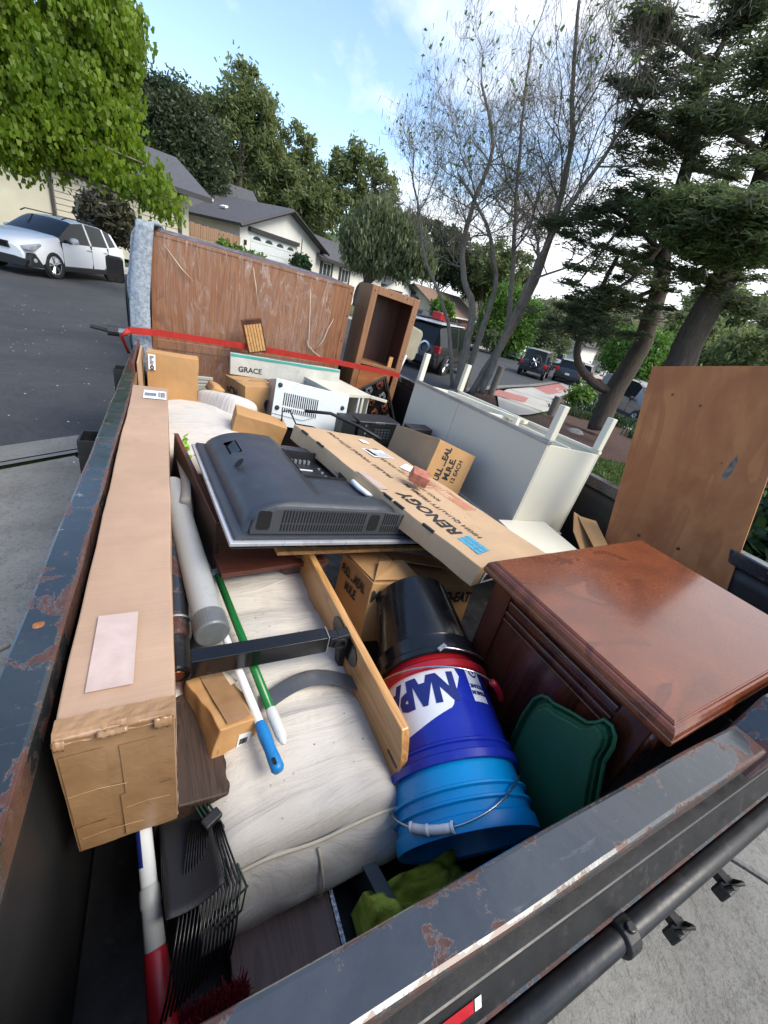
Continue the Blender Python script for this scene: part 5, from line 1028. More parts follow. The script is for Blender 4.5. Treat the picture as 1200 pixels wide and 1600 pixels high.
# ---- upturned oven: white perforated base towards us
ov = thing('upturned_oven', 'white countertop oven on its back showing vented base and rubber feet', 'oven', (.851, 2.79, .955), D3(-14.3, 7.0, -1.0))
m = dent_box((.516, .24, .29), .05, .0012, 6); m.v = [(x, y - .039, z) for x, y, z in m.v]; m.build('casing', M['galv'], ov, bevel=.006)
m = MB(); m.b2((-.262, -.166, -.149), (.262, -.1605, .149)); m.build('base_plate', M['white_metal'], ov, bevel=.003)
for i in range(17): MB().prism(rounded(.0062, .085, .003, 3), -.1685, -.1665, 1).build('vent_slot', M['hole'], ov, loc=(-.195 + i * .0145, 0, .030)); 
for i in range(17): MB().prism(rounded(.0062, .032, .003, 3), -.1685, -.1665, 1).build('vent_slot', M['hole'], ov, loc=(-.195 + i * .0145, 0, -.040))
for x, z in ((-.232, .112), (-.232, -.035), (.225, .055), (.235, -.118)): MB().lathe([(0, .012), (.011, .011), (.013, .002), (.016, 0)], 16, (x, -.1665, z), (0, -1, 0)).build('foot', M['black_plastic'], ov, smooth=False)
for i in range(9): MB().lathe([(0, .001), (.003, 0)], 8, (-.24 + i * .06, -.1668, .142), (0, -1, 0)).build('rivet', M['galv'], ov)
MB().tube([(-.26, -.17, -.075), (-.05, -.172, -.085), (.02, -.17, -.055)], .0015, 5).build('pressed_line', M['galv'], ov)
cable = tag(MB().tube([(.55, 2.2, 1.04), (.56, 2.24, 1.09), (.60, 2.23, 1.10), (.62, 2.15, 1.05), (.66, 1.98, 1.10), (.80, 1.72, 1.10)], .005, 6).build('power_cable', M['black_plastic'], smooth=True), 'thin black cable looping over the television edge before the oven', 'cable')
cable2 = tag(MB().tube([(.70, 2.28, 1.09), (.85, 2.24, 1.10), (1.0, 2.12, 1.07), (1.1, 2.0, 1.04)], .010, 6).build('power_cable', M['black_plastic'], smooth=True), 'thick black cable lying along the foot of the oven', 'cable')
# white open cabinet (microwave shell)
wb = thing('microwave_shell', 'cream open microwave casing behind the upturned oven', 'microwave', (1.123, 2.912, .998), D3(.1, 1.8, 16.5))
for lo, hi, nm in (((-.167, -.20, .10), (.167, .20, .11), 'top_panel'), ((-.157, .19, -.10), (.157, .20, .0995), 'back_panel'), ((-.167, -.20, -.10), (-.1575, .20, .0995), 'side_panel'), ((.1575, -.20, -.10), (.167, .20, .0995), 'side_panel'), ((-.167, -.20, -.11), (.167, .20, -.1005), 'bottom_panel')): MB().b2(lo, hi).build(nm, M['cream'], wb, bevel=.002)
MB().b2((-.167, -.214, .088), (.167, -.2005, .112)).build('edge_strip', M['cream'], wb, bevel=.002); MB().b2((-.180, -.21, .085), (-.1675, .21, .116)).build('edge_strip', M['greycard'], wb, bevel=.002); MB().b2((.05, -.212, -.10), (.064, -.201, .087)).build('door_frame', M['white'], wb); MB().b2((.085, -.212, -.10), (.105, -.201, .087)).build('door_frame', M['cream'], wb)
MB().box((.25, -.215, .085), (.18, .014, .022), D3(0, 10, 0)).build('hinge_bar', M['cream'], wb, bevel=.002)
# cooktop on edge
ck = thing('cooktop_panel', 'black framed grille panel with brown coils standing before the bookcase', 'grille', (1.546, 3.02, .975), D3(-6.7, -24.4, 12.8)); ck.scale = (.93, .93, .93)
for lo, hi in (((-.15, -.01, -.25), (-.13, .01, .20)), ((.13, -.01, -.25), (.15, .01, .20)), ((-.13, -.01, .18), (.13, .01, .20)), ((-.13, -.01, -.25), (.13, .01, -.23))): MB().b2(lo, hi).build('frame_bar', M['black'], ck, bevel=.002)
MB().b2((-.13, .012, -.23), (.13, .016, .18)).build('backing', M['black_gloss'], ck)
for i in range(2):
    for j in range(4):
        cx_, cz_ = -.06 + .12 * i, -.18 + .11 * j; MB().tube([(cx_ + r_ * cos(a_), -.002, cz_ + r_ * sin(a_)) for r_, a_ in [(.012 + .0011 * q, q * .55) for q in range(26)]], .0035, 5).build('coil', M['copper'] if (i + j) % 3 else M['galv'], ck, smooth=True)
# stereo
st_ = thing('stereo_receiver', 'black stereo receiver with keypad in front of the microwave casing', 'stereo', (1.255, 2.36, .957), D3(-2, 0, 0)); st_.scale = (.74, .8, .88); MB().b2((-.21, -.02, -.085), (.21, .22, .085)).build('housing', M['black_plastic'], st_, bevel=.004)
MB().b2((-.10, -.024, .045), (.13, -.0205, .072)).build('display', M['hole'], st_); text('SAMSUNG', .020, M['paper'], st_, (.0, -.0215, .078), FY, bold=.0004); MB().b2((-.205, -.026, .078), (.205, -.0205, .084)).build('trim_strip', M['galv'], st_)
for i in range(5):
    for j in range(4): MB().b2((-.05 + i * .034, -.025, .02 - j * .022), (-.025 + i * .034, -.0205, .033 - j * .022)).build('key', M['greyplast'], st_)
for j in range(4): MB().lathe([(0, .006), (.008, .005), (.009, 0)], 12, (-.14, -.0205, .05 - j * .03), (0, -1, 0)).build('knob', M['galv'], st_)
sp2 = tag(MB().b2((.99, 2.36, .86), (1.085, 2.5, 1.03)).build('black_box', M['black_plastic'], bevel=.003), 'black box between the oven and the stereo receiver', 'box')
tag(MB().b2((1.30, 2.02, .98), (1.46, 2.12, 1.115)).build('black_case', M['black_plastic'], bevel=.006), 'small black case tucked between the ration box and the white desk', 'case')
# ---- wrapped dresser
dr = thing('wrapped_dresser', 'brown dresser wrapped in clear stretch film at the front of the trailer', 'dresser', (.583, 3.581, 1.294), D3(3.9, 1.5, 8.3))
w, d, h = 1.435, .45, 1.042
MB().b2((-w / 2, -d / 2 + .012, -h / 2 - .1), (w / 2, d / 2, h / 2)).build('carcass', M['wood_bookin'], dr, bevel=.004)
MB().b2((-w / 2 + .025, -d / 2 + .004, -h / 2 - .1), (w / 2 - .045, -d / 2 + .010, h / 2 - .02)).build('back_panel', M['wood_dresser'], dr)
for lo, hi in (((-w / 2, -d / 2, -h / 2 - .1), (-w / 2 + .025, -d / 2 + .0115, h / 2)), ((w / 2 - .045, -d / 2, -h / 2 - .1), (w / 2, -d / 2 + .0115, h / 2)), ((-w / 2 + .025, -d / 2, h / 2 - .02), (w / 2 - .045, -d / 2 + .0115, h / 2)), ((-w / 2 + .025, -d / 2, -.16), (w / 2 - .045, -d / 2 + .009, -.10))): MB().b2(lo, hi).build('edge_batten', M['wood_dresser'], dr, bevel=.002)
for x in (w / 2 - .02,):
    for z in (.47, .3, .1, -.1): MB().lathe([(0, .002), (.006, 0)], 8, (x, -d / 2 - .001, z), (0, -1, 0)).build('screw', M['hole'], dr)
def film(u, v): return (-w / 2 + .03 + (w - .20) * u, -d / 2 - .008 + .007 * noise3((u * 14, v * 5, 0), 3), -h / 2 + h * v * .995)
MB().grid(film, 60, 40).build('stretch_film', M['film'], dr, smooth=True); MB().grid(lambda u, v: (-w / 2 + (w - .3) * u, -d / 2 + d * v, h / 2 + .006 + .006 * noise3((u * 18, v * 6, 0), 8)), 50, 10).build('stretch_film', M['film'], dr, smooth=True)
for P in ([(.34, .43), (.36, .30), (.385, .12), (.40, .02), (.45, -.02), (.52, -.055), (.55, -.09)], [(.38, .06), (.40, .01), (.47, .0), (.52, .08), (.545, .18), (.58, .26)], [(-.10, .47), (-.07, .36), (-.04, .22)], [(-.64, .46), (-.55, .36), (-.47, .30)]):
    MB().tube([(a_, -d / 2 - .014, b_) for a_, b_ in P], [.0015] + [.0035] * (len(P) - 2) + [.001], 6).build('film_rope', M['piping'], dr, smooth=True)
# moving blanket over the dresser's left end
bl = thing('moving_blanket', 'grey blue moving blanket draped over the left end of the dresser', 'blanket', (-.085, 3.42, 1.1))
def bk_(u, v):
    x = -.13 + .10 * (1 - u) * 0 + .0; z = .78 - v * 1.05; y = -.25 + .62 * u
    x = .005 + -.045 - .08 * math.sin(min(1, v * 1.25) * pi) + .02 * noise3((u * 3, v * 5, 0), 4)
    if v < .1: x += (.1 - v) * 1.1; z = .78 - .02 - .3 * v
    if v > .62: x += (v - .62) * .28
    return (x, y, z)
MB().grid(bk_, 24, 40).build('blanket_side', M['blanket'], bl, smooth=True, solid=.018)
def bk2(u, v): 
    z = .755 - v * 1.38; x = -.055 + (.085 - .05 * math.sin(v * pi)) * u + (.0 if v < .5 else (v - .5) * .30) - .07 * math.sin(min(1, v * 1.2) * pi) * (1 - u); return (x, -.262 + .012 * noise3((u * 4, v * 7, 0), 6) - .02 * sin(u * pi), z)
MB().grid(bk2, 8, 40).build('blanket_edge', M['blanket'], bl, smooth=True, solid=.014)
# ---- bookcase
bc = thing('bookcase', 'open brown wooden bookcase standing at the end of the dresser', 'bookcase', (1.69, 3.579, 1.234), D3(-1.4, 4.5, -2.9))
w, d, h = .456, .343, 1.159; x0, x1, y0, y1, z0, z1 = -w / 2, w / 2, -d / 2, d / 2, -h / 2, h / 2
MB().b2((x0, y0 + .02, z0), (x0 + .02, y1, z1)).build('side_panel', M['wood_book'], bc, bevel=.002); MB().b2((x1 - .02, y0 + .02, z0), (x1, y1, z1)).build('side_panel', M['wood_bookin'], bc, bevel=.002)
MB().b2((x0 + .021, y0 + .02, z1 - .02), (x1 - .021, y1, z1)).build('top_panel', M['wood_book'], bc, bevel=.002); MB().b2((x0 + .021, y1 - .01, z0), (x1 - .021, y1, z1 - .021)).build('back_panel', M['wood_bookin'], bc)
MB().b2((x0, y0, z0), (x0 + .055, y0 + .019, z1)).build('face_stile', M['wood_book'], bc, bevel=.002); MB().b2((x1 - .055, y0, z0), (x1, y0 + .019, z1)).build('face_stile', M['wood_book'], bc, bevel=.002)
MB().b2((x0 + .056, y0, z1 - .06), (x1 - .056, y0 + .019, z1)).build('face_rail', M['wood_book'], bc, bevel=.002); MB().b2((x0 + .056, y0, -.045), (x1 - .056, y0 + .019, -.020)).build('face_rail', M['wood_book'], bc, bevel=.002)
MB().b2((x0 + .021, y0 + .02, -.045), (x1 - .021, y1 - .011, -.025)).build('shelf', M['wood_book'], bc); MB().b2((x0 + .07, y0 + .03, -.45), (x1 - .07, y0 + .042, -.065)).build('lower_panel', M['wood_ply'], bc, bevel=.002)
MB().b2((.10, y0 + .03, -.02), (.135, y0 + .05, .07)).build('loose_block', M['wood_plank'], bc)
for x, z in ((-.2, .54), (-.05, .55), (.1, .553), (.205, .44), (.205, .40), (.205, .1), (.2, .06), (.205, -.12), (.205, -.16)): MB().lathe([(0, .002), (.005, 0)], 8, (x, y0 - .001, z), (0, -1, 0)).build('screw', M['hole'], bc)
# red strap
sp_ = [(-.215, 3.06, 1.262), (-.05, 3.12, 1.262), (.3, 3.18, 1.250), (.8, 3.22, 1.235), (1.25, 3.26, 1.215), (1.7, 3.30, 1.185), (1.86, 3.31, 1.170)]
m = MB(); Q = [Vector(p) for p in sp_]
for i, p in enumerate(Q): m.v += [tuple(p + Vector((0, -.004, .021))), tuple(p + Vector((0, .0, -.021)))]
m.f = [(2 * i, 2 * i + 1, 2 * i + 3, 2 * i + 2) for i in range(len(Q) - 1)]
o = m.build('ratchet_strap', M['redstrap'], solid=.003); tag(o, 'red webbing strap pulled across the dresser and the bookcase', 'strap')
tag(MB().tube([(-.215, 3.06, 1.262), (-.26, 3.07, 1.22), (-.23, 3.09, 1.12)], [.018, .012, .01], 8).build('strap_end', M['redstrap'], smooth=True), 'loose bundled red strap end hanging outside the left rail', 'strap')
# tan seat and pipes beyond the right side of the bookcase
ts = thing('folded_seat', 'tan padded folding seat squeezed right of the bookcase', 'seat', (2.08, 3.70, 1.30), D3(0, 12, 20)); MB().prism(rounded(.26, .30, .05), -.04, .04, 1).build('seat_pad', M['beige_seat'], ts, bevel=.02, seg=3, loc=(0, 0, .12)); MB().tube([(-.06, -.05, -.55), (-.05, -.05, -.1), (-.02, -.04, 0)], .014, 8).build('seat_tube', M['white'], ts)
# ---- white desk, upside down
dk = thing('upturned_desk', 'white laminate desk lying upside down with four legs in the air', 'desk', (1.700, 1.83, 1.085), D3(-2.6, 5.5, -.8))
w, d, h = .40, 1.27, .455; x0, x1, y0, y1, z0, z1 = -w / 2, w / 2, -d / 2, d / 2, -h / 2, h / 2
MB().b2((x0, y0, z0), (x0 + .014, y0 + .72, z1)).build('side_panel', M['shadelam'], dk, bevel=.001); MB().b2((x0, y0 + .723, z0), (x0 + .014, y1, z1)).build('side_panel', M['shadelam'], dk, bevel=.001)
MB().b2((x1 - .014, y0, z0), (x1, y1, z1)).build('side_panel', M['shadelam'], dk, bevel=.002); MB().b2((x0 + .0145, y0, z0), (x1 - .0145, y0 + .014, z1)).build('end_panel', M['cream'], dk, bevel=.002); MB().b2((x0 + .0145, y1 - .014, z0), (x1 - .0145, y1, z1)).build('end_panel', M['cream'], dk, bevel=.002)
MB().b2((x0 - .01, y0 - .01, z0 - .022), (x1 + .01, y1 + .01, z0 - .001)).build('desk_top', M['cream'], dk, bevel=.002); MB().b2((x0 + .0145, y0 + .0145, z1 - .10), (x1 - .0145, y1 - .0145, z1 - .09)).build('inner_board', M['cream'], dk)
MB().b2((x0 - .006, y0 - .004, z1 + .001), (x0 + .02, y1, z1 + .018)).build('edge_strip', M['galv'], dk, bevel=.002); MB().b2((x1 - .02, y0, z1 + .001), (x1 + .006, y1, z1 + .018)).build('edge_strip', M['cream'], dk, bevel=.002)
MB().b2((x0 + .03, -.05, z1 - .085), (x1 - .03, -.03, z1 + .002)).build('cross_brace', M['cream'], dk, bevel=.002); MB().box((.03, .12, z1 + .012), (.045, .62, .02), D3(0, 0, 14)).build('loose_rail', M['cream'], dk, bevel=.002); MB().b2((.01, -.2, z1 - .085), (.035, -.17, z1 + .03)).build('peg', M['cream'], dk)
MB().box((.09, -.1, z1 - .03), (.02, .95, .05), D3(0, 0, -6)).build('loose_rail', M['cream'], dk, bevel=.002)
for x, y, hh in ((x0 + .018, y0 + .018, .18), (x1 - .018, y0 + .018, .185), (x0 + .018, y1 - .018, .20), (x1 - .018, y1 - .018, .21)):
    MB().b2((x - .0175, y - .0175, z1 + .019), (x + .0175, y + .0175, z1 + hh)).build('leg', M['cream'], dk, bevel=.003)
ws_ = tag(MB().b2((-.16, -.10, -.008), (.16, .16, .008)).build('shelf_board', M['cream'], bevel=.002, loc=(1.54, 1.03, .945), rot=D3(2, 4, -2)), 'white shelf board lying between the panel box and the desk end', 'board')
cs_ = thing('cardboard_scrap', 'crumpled brown cardboard scrap beside the right wall behind the table', 'cardboard', (1.79, .98, .93)); flap(cs_, [(-.06, -.10, -.05), (.10, -.14, -.08), (.13, .04, .06), (.02, .14, .11), (-.04, .06, .05)], 'card_o', 'scrap'); flap(cs_, [(-.02, -.12, .0), (.06, -.10, .03), (.10, .06, .10), (.03, .12, .10)], 'card_o', 'folded_edge')
# ---- plywood board
pw = thing('plywood_board', 'tall knotty plywood board standing against the right wall', 'board', (1.97, .83, 1.418), D3(-5.8, -14.7, -77.3))
MB().b2((-.25, -.009, -.80), (.25, .009, .4285)).build('board', M['wood_ply'], pw, bevel=.001)
for x, z, r in ((-.14, .31, .006), (-.03, .27, .006), (-.11, -.33, .008), (.05, -.34, .008), (.13, -.42, .007), (.10, .05, .003)):
    m = MB(); m.lathe([(0, .0006), (r * .6, .0006), (r, 0)], 12, (x, -.0092, z), (0, -1, 0)); m.build('knot', M['wood_mahd'], pw)
MB().prism([(.19, .0), (.215, .09), (.235, .13), (.245, .09), (.235, .02), (.21, -.03)], -.0098, -.0092, 1).build('scuff_mark', plain('grey_scuff', (.13, .125, .11), .8, var=.5, sc=30), pw).scale = (.6, 1, .7)
# ---- mahogany table
mt = thing('mahogany_table', 'glossy mahogany side table with moulded top edge at the tailgate', 'table', (1.083, .339, .62), D3(-1.9, -.3, .9))
w, d = .664, .478
def ring(m, prof, w, d, z0):
    vs = [];
    for o_, z in prof: vs += [(-w / 2 - o_, -d / 2 - o_, z0 + z), (w / 2 + o_, -d / 2 - o_, z0 + z), (w / 2 + o_, d / 2 + o_, z0 + z), (-w / 2 - o_, d / 2 + o_, z0 + z)]
    n = len(prof); m.add(vs, [(i * 4 + k, i * 4 + (k + 1) % 4, (i + 1) * 4 + (k + 1) % 4, (i + 1) * 4 + k) for i in range(n - 1) for k in range(4)] + [(0, 1, 2, 3)])
top = MB().b2((-w / 2 + .0, -d / 2, .628), (w / 2, d / 2, .6445)).build('table_top', M['wood_mah'], mt, bevel=.0015)
m = MB(); ring(m, [(.001, .6425), (.003, .6415), (.0035, .6385), (.008, .637), (.013, .631), (.0155, .622), (.015, .6195), (.017, .6185), (.0175, .611), (.015, .604), (.008, .600), (-.012, .598)], w, d, 0); m.build('moulding', M['wood_mah'], mt, bevel=.0008, seg=1)
bw, bd_ = w - .035, d - .035
MB().b2((-bw / 2, -bd_ / 2, .02), (bw / 2, bd_ / 2, .597)).build('carcass', M['wood_mahd'], mt, bevel=.002)
x = -bw / 2
MB().b2((x - .010, -bd_ / 2, .02), (x - .001, -bd_ / 2 + .06, .597)).build('corner_stile', M['wood_mahd'], mt, bevel=.002); MB().b2((x - .010, bd_ / 2 - .06, .02), (x - .001, bd_ / 2, .597)).build('corner_stile', M['wood_mahd'], mt, bevel=.002)
for z, th in ((.565, .016), (.535, .012), (.515, .006)): MB().b2((x - .009, -bd_ / 2 + .061, z - th / 2), (x - .001, bd_ / 2 - .061, z + th / 2)).build('bead_strip', M['wood_mahd'], mt, bevel=.003)
for i in range(24): MB().lathe([(0, -.008), (.006, -.004), (.0075, 0), (.006, .004), (0, .008)], 8, (-bw / 2 + .02 + i * .025, -bd_ / 2 - .004, .585), (1, 0, 0)).build('carved_bead', M['wood_mahd'], mt, smooth=True)
m = MB(); m.tube([(-bw / 2 - .002, -bd_ / 2 - .004, .59), (-bw / 2 - .004, -bd_ / 2 - .006, .56), (-bw / 2 - .002, -bd_ / 2 - .004, .52)], [.006, .009, .004], 10); m.build('carved_corner', M['wood_mahd'], mt, smooth=True)
# ---- television, back up
tv = thing('television', 'big flat television lying face down on boards, vents towards us', 'television', (.622, 1.303, 1.064), D3(-1.4, 7.5, 4.5)); tv.scale = (1.06,) * 3
MB().b2((-.5, -.33, -.018), (.5, .33, -.004)).build('screen_frame', M['black_gloss'], tv, bevel=.004); MB().b2((-.506, -.337, -.006), (.506, .337, .005)).build('silver_rim', M['tvrim'], tv, bevel=.002); MB().b2((-.495, -.326, .004), (.495, .326, .016)).build('rear_frame', M['tvgrey'], tv, bevel=.004)
# bulged rear cover: rounded long side near us and on the left
def cover(u, v):
    x = -.47 + .94 * u; y = -.300 + .612 * v
    ex = min(1, (x + .47) / .15); ey = min(1, max(0., (y + .300) / .035)); ef = min(1, (.312 - y) / .04); er = min(1, (.47 - x) / .12)
    r = lambda q: math.sqrt(max(0, 1 - (1 - q) ** 2))
    z = .016 + .080 * r(ex) * (.35 + .65 * r(ey)) * r(ef) * r(er)
    if y < -.265: z = .016 + .080 * r(ex) * r(er) * (0 if v == 0 else .55 + .45 * min(1, (y + .3) / .035))
    if x > -.25: z -= .030 * min(1, (x + .25) / .05) * (1 if y > -.20 else 0)
    if x > -.05: z = .016 + (z - .016) * (1 - .72 * min(1, (x + .05) / .4))
    return (x, y, z)
m = MB(); nu, nv = 94, 60; m.grid(cover, nu, nv)
cut = set()
for f in list(m.f):
    cx_ = sum(m.v[i][0] for i in f) / 4; cy_ = sum(m.v[i][1] for i in f) / 4
    if -.21 < cx_ < -.05 and -.02 < cy_ < .20 or (-.43 < cx_ < -.385 and .10 < cy_ < .20): cut.add(f)
m.f = [f for f in m.f if f not in cut]; m.build('rear_cover', M['tvgrey'], tv, smooth=True).modifiers.new('e', 'EDGE_SPLIT').split_angle = rd(38)
MB().b2((-.215, -.02, .035), (-.045, .20, .038)).b2((-.218, -.02, .038), (-.215, .20, .080)).b2((-.045, -.02, .038), (-.042, .20, .073)).b2((-.215, -.023, .038), (-.045, -.020, .074)).b2((-.215, .20, .038), (-.045, .203, .076)).build('connector_recess', M['black_plastic'], tv)
for i in range(5): MB().b2((-.19 + i * .018, .165, .0385), (-.18 + i * .018, .175, .052)).build('socket', M['galv'], tv)
for i in range(4): MB().lathe([(0, .006), (.006, .005), (.007, 0)], 10, (-.085, .02 + i * .035, .0385), (0, 0, 1)).build('screw', M['galv'], tv)
MB().b2((-.18, .10, .0385), (-.12, .106, .0415)).build('white_label', M['paper'], tv); MB().b2((-.436, .095, .055), (-.38, .205, .062)).build('side_recess', M['hole'], tv); MB().box((-.405, .15, .075), (.03, .09, .006), D3(0, -40, 0)).build('side_panel', M['black_gloss'], tv)
MB().lathe([(0, .001), (.014, .001), (.018, 0)], 14, (-.425, -.01, .088), (-.8, 0, .6)).build('mount_hole', M['hole'], tv)
for x in (-.02, .02, .06): MB().lathe([(0, .002), (.008, .002), (.009, 0)], 10, (x, .02 + x, .079), (0, 0, 1)).build('mount_hole', M['hole'], tv)
# vent grille on the near side
g = MB(); g.prism([(-.455, .018), (-.455, .030), (-.445, .060), (-.425, .080), (-.395, .0945), (-.36, .0975), (-.05, .0975), (.35, .045), (.47, .018)], -.3145, -.301, 1); g.build('vent_band', M['tvgrille'], tv, bevel=.001)
k = 0
for i in range(88):
    x = -.375 + i * .0088
    for z0, z1 in ((.028, .050), (.054, .091)):
        if -.115 < x < -.055 or (x > -.05 and z1 > .098 - .13 * (x + .05)): continue
        o = MB().b2((-.0022, -.3155, z0), (.0022, -.3147, z1)).build('vent_slot', M['hole'], tv, loc=(x, 0, 0)) if k < 2 else reuse('vent_slot', (vs0, vs1)[k % 2], tv, (x, 0, 0))
        if k == 0: vs0 = o
        if k == 1: vs1 = o
        k += 1
for x in (-.425, -.085): MB().prism([(a_ + x, b_ + .060) for a_, b_ in rounded(.036, .056, .008)], -.3158, -.3148, 1).build('grip_recess', M['hole'], tv)
# ---- boards under the television
tb = tag(MB().b2((.20, .985, 1.030), (.98, 1.52, 1.044)).build('orange_board', M['wood_plank'], bevel=.002, rot=D3(0, 6, 3), loc=(.02, .0, .016)), 'orange brown board under the television', 'board')
sb_ = thing('side_board', 'dark board with worn reddish edge standing left of the television', 'board', (.066, 1.43, .93), D3(0, 4, 8)); MB().b2((-.008, -.30, -.16), (.008, .45, .13)).build('board', M['wood_dark'], sb_, bevel=.003); MB().b2((-.009, -.30, .131), (.009, .45, .139)).build('worn_edge', M['wood_cherry'], sb_, bevel=.002)
cb = tag(MB().b2((-.17, -.17, -.008), (.18, .20, .008)).build('cherry_board', M['wood_cherry'], bevel=.002, loc=(.265, 1.20, .93), rot=D3(-4, 2, 6)), 'dark cherry board lying on the canvas cushion under the television', 'board')
tag(dent_box((.16, .05, .12), .03, .004, 9).build('suede_pad', plain('brown_suede', (.12, .075, .06), .9, bump=.5, bs=90), bevel=.01, loc=(.405, 1.10, .90), rot=D3(0, -30, 10)), 'small brown suede piece beside the cherry board', 'cloth')
# ---- canvas covered cushion
cu = thing('canvas_cushion', 'large off-white canvas covered sofa cushion in the middle of the bed', 'cushion', (.17, .32, .66))
def soft(u, v, X0=-.16, X1=.255, Y0=-.03, Y1=1.20, H=.225):
    x = X0 + (X1 - X0) * u; y = Y0 + (Y1 - Y0) * v
    e = lambda q, w_: math.sqrt(max(0, 1 - (1 - min(1, q / w_)) ** 2)); z = H * (e(y - Y0 + .002, .055) * .9 + .1) * (.72 + .28 * e(u * (X1 - X0), .10)) * (.78 + .22 * e((1 - u) * (X1 - X0), .07)) if 0 < v < 1 else 0
    z += .006 * noise3((x * 5, y * 4, 0), 4) + .0055 * noise3((x * 5, y * 30, 0), 6) + .004 * noise3((x * 18, y * 11, 2), 8) - .012 * math.exp(-((y - .27) / .03) ** 2) - .016 * math.exp(-((y - .62) / .05) ** 2)
    return (x, y, z if 0 < v else 0)
o = MB().grid(soft, 60, 110).build('cushion_cover', M['canvas'], cu, smooth=True)
# front border panel bulging down over the end, with piping
def front(u, v):
    x = -.16 + .42 * u; y = -.012 - .055 * math.sin(v * pi) ** .7 + .008 * noise3((u * 6, v * 4, 0), 7) + .030 * v * u * 0; z = .205 * (1 - v) + .012 * noise3((u * 5, v * 5, 1), 3) - .01 - .03 * v * (1 - u)
    z *= (.80 + .20 * math.sin(pi * min(1, max(0, (u * .9 + .1))))); return (x, y, z)
MB().grid(front, 44, 20).build('border_panel', M['canvas'], cu, smooth=True)
pp = [(-.16 + .42 * u, -.018 + .004 * sin(u * 9), (.205 - .004 + .006 * noise3((u * 5, 0, 1), 3)) * (.80 + .20 * math.sin(pi * min(1, u * .9 + .1)))) for u in [i / 30 for i in range(31)]]
MB().tube(pp, .0036, 8).build('piping', M['piping'], cu, smooth=True); MB().tube([(.05 + .006 * sin(v * 4), -.03 - .045 * sin(v * pi), .19 * (1 - v)) for v in [i / 12 for i in range(13)]], .003, 6).build('seam', M['piping'], cu, smooth=True)
for i, (y_, z_) in enumerate(((.30, .21), (.42, .222), (.5, .218), (.68, .215), (.80, .22))):
    P = [(-.10 + .3 * t_ + .01 * sin(i), y_ + .04 * t_ + .02 * sin(t_ * 4 + i), 0) for t_ in [k / 12 for k in range(13)]]; P = [(a_, b_, soft((a_ + .16) / .415, (b_ + .03) / 1.23)[2] + .0005) for a_, b_, c_ in P]
    MB().tube(P, [.0004] + [.0022] * 11 + [.0004], 6).build('fold', M['canvas'], cu, smooth=True)
c2 = thing('canvas_pillow', 'off-white canvas pillow behind the long box, far end', 'pillow', (.13, 2.30, .90))
def pil(u, v, sx=.26, sy=.40, sz=.10):
    a_ = 2 * pi * u; b_ = pi * (v - .5); cs = lambda q: math.copysign(abs(cos(q)) ** .55, cos(q)); sn = lambda q: math.copysign(abs(sin(q)) ** .55, sin(q))
    q = Vector((sx * cs(b_) * cs(a_), sy * cs(b_) * sn(a_), sz * sn(b_))); return tuple(q * (1 + .06 * noise3(q * 7, 3)))
MB().grid(pil, 48, 24).build('pillow_cover', M['canvas'], c2, smooth=True); MB().tube([(.26 * cos(a_), .40 * sin(a_), .055 + .008 * sin(5 * a_)) for a_ in [2 * pi * k / 40 for k in range(41)]], .006, 6).build('strap_band', M['greyplast'], c2, smooth=True)
c3 = thing('canvas_pillow', 'second canvas pillow wedged between the small boxes, top catching light', 'pillow', (.30, 2.62, .96), D3(-10, 20, 30)); MB().grid(lambda u, v: pil(u, v, .12, .20, .09), 40, 20).build('pillow_cover', M['canvas'], c3, smooth=True)
tag(dent_box((.06, .12, .06), .02, .01, 3).build('paper_wad', M['card_o'], smooth=True, loc=(.255, 2.80, 1.03), rot=D3(10, 30, 20)), 'crumpled brown paper in front of the emblem box', 'paper')
tag(MB().grid(lambda u, v: (.12 + .13 * u, 2.92, .93 + .13 * v + .006 * sin(v * 40)), 4, 30).build('striped_towel', M['greycard'], solid=.02), 'pale striped cloth behind the upright box', 'cloth')
gp = tag(MB().grid(lambda u, v: (.050 - .02 * v + .006 * sin(u * 6), 1.35 + .62 * u, .86 + .17 * v * (1 - .4 * u)), 20, 12).build('grey_cloth', plain('grey_cloth', (.30, .30, .29), .9, bump=.5, bs=90), smooth=True, solid=.03), 'grey folded cloth beside the long box near the television', 'cloth')
c = rng.normal(0, 1, (420, 3)) * np.array([.008, .04, .014]) + np.array([.046, 1.98, .955]); o = quads('plastic_leaves', c, runit(420) * .012, runit(420) * .008, leafm('lime_plastic', (.18, .42, .02), (.30, .60, .05), None, .4)); tag(o, 'bright lime plastic greenery showing between cloth and dark board', 'greenery')
# ---- pipes and poles
pv = thing('pvc_tube', 'thick grey plastic tube with dark end cap beside the long box', 'tube', (.069, .764, .975), (0, 0, 0)); A0 = Vector((0, 0, 0)); dr_ = Vector((-.078, .80, .0)).normalized()
MB().lathe([(.038, .0), (.038, .80)], 32, A0, dr_).build('tube', M['pvc'], pv, smooth=True); MB().lathe([(0, -.004), (.039, -.003), (.0425, .002), (.0425, .055), (.0385, .058)], 32, A0, dr_).build('end_cap', M['pvccap'], pv, bevel=.0015)
hy = thing('hydraulic_cylinder', 'greasy black hydraulic cylinder lying left of the grey tube', 'cylinder', (-.012, .73, .93)); hd_ = Vector((0, 1, .03)).normalized()
MB().lathe([(0, 0), (.028, .0), (.036, .02), (.036, .75), (0, .75)], 28, (0, .06, 0), hd_).build('barrel', steel('greasy_black', (.02, .025, .03), amt=-.02), hy, smooth=True).modifiers.new('e', 'EDGE_SPLIT')
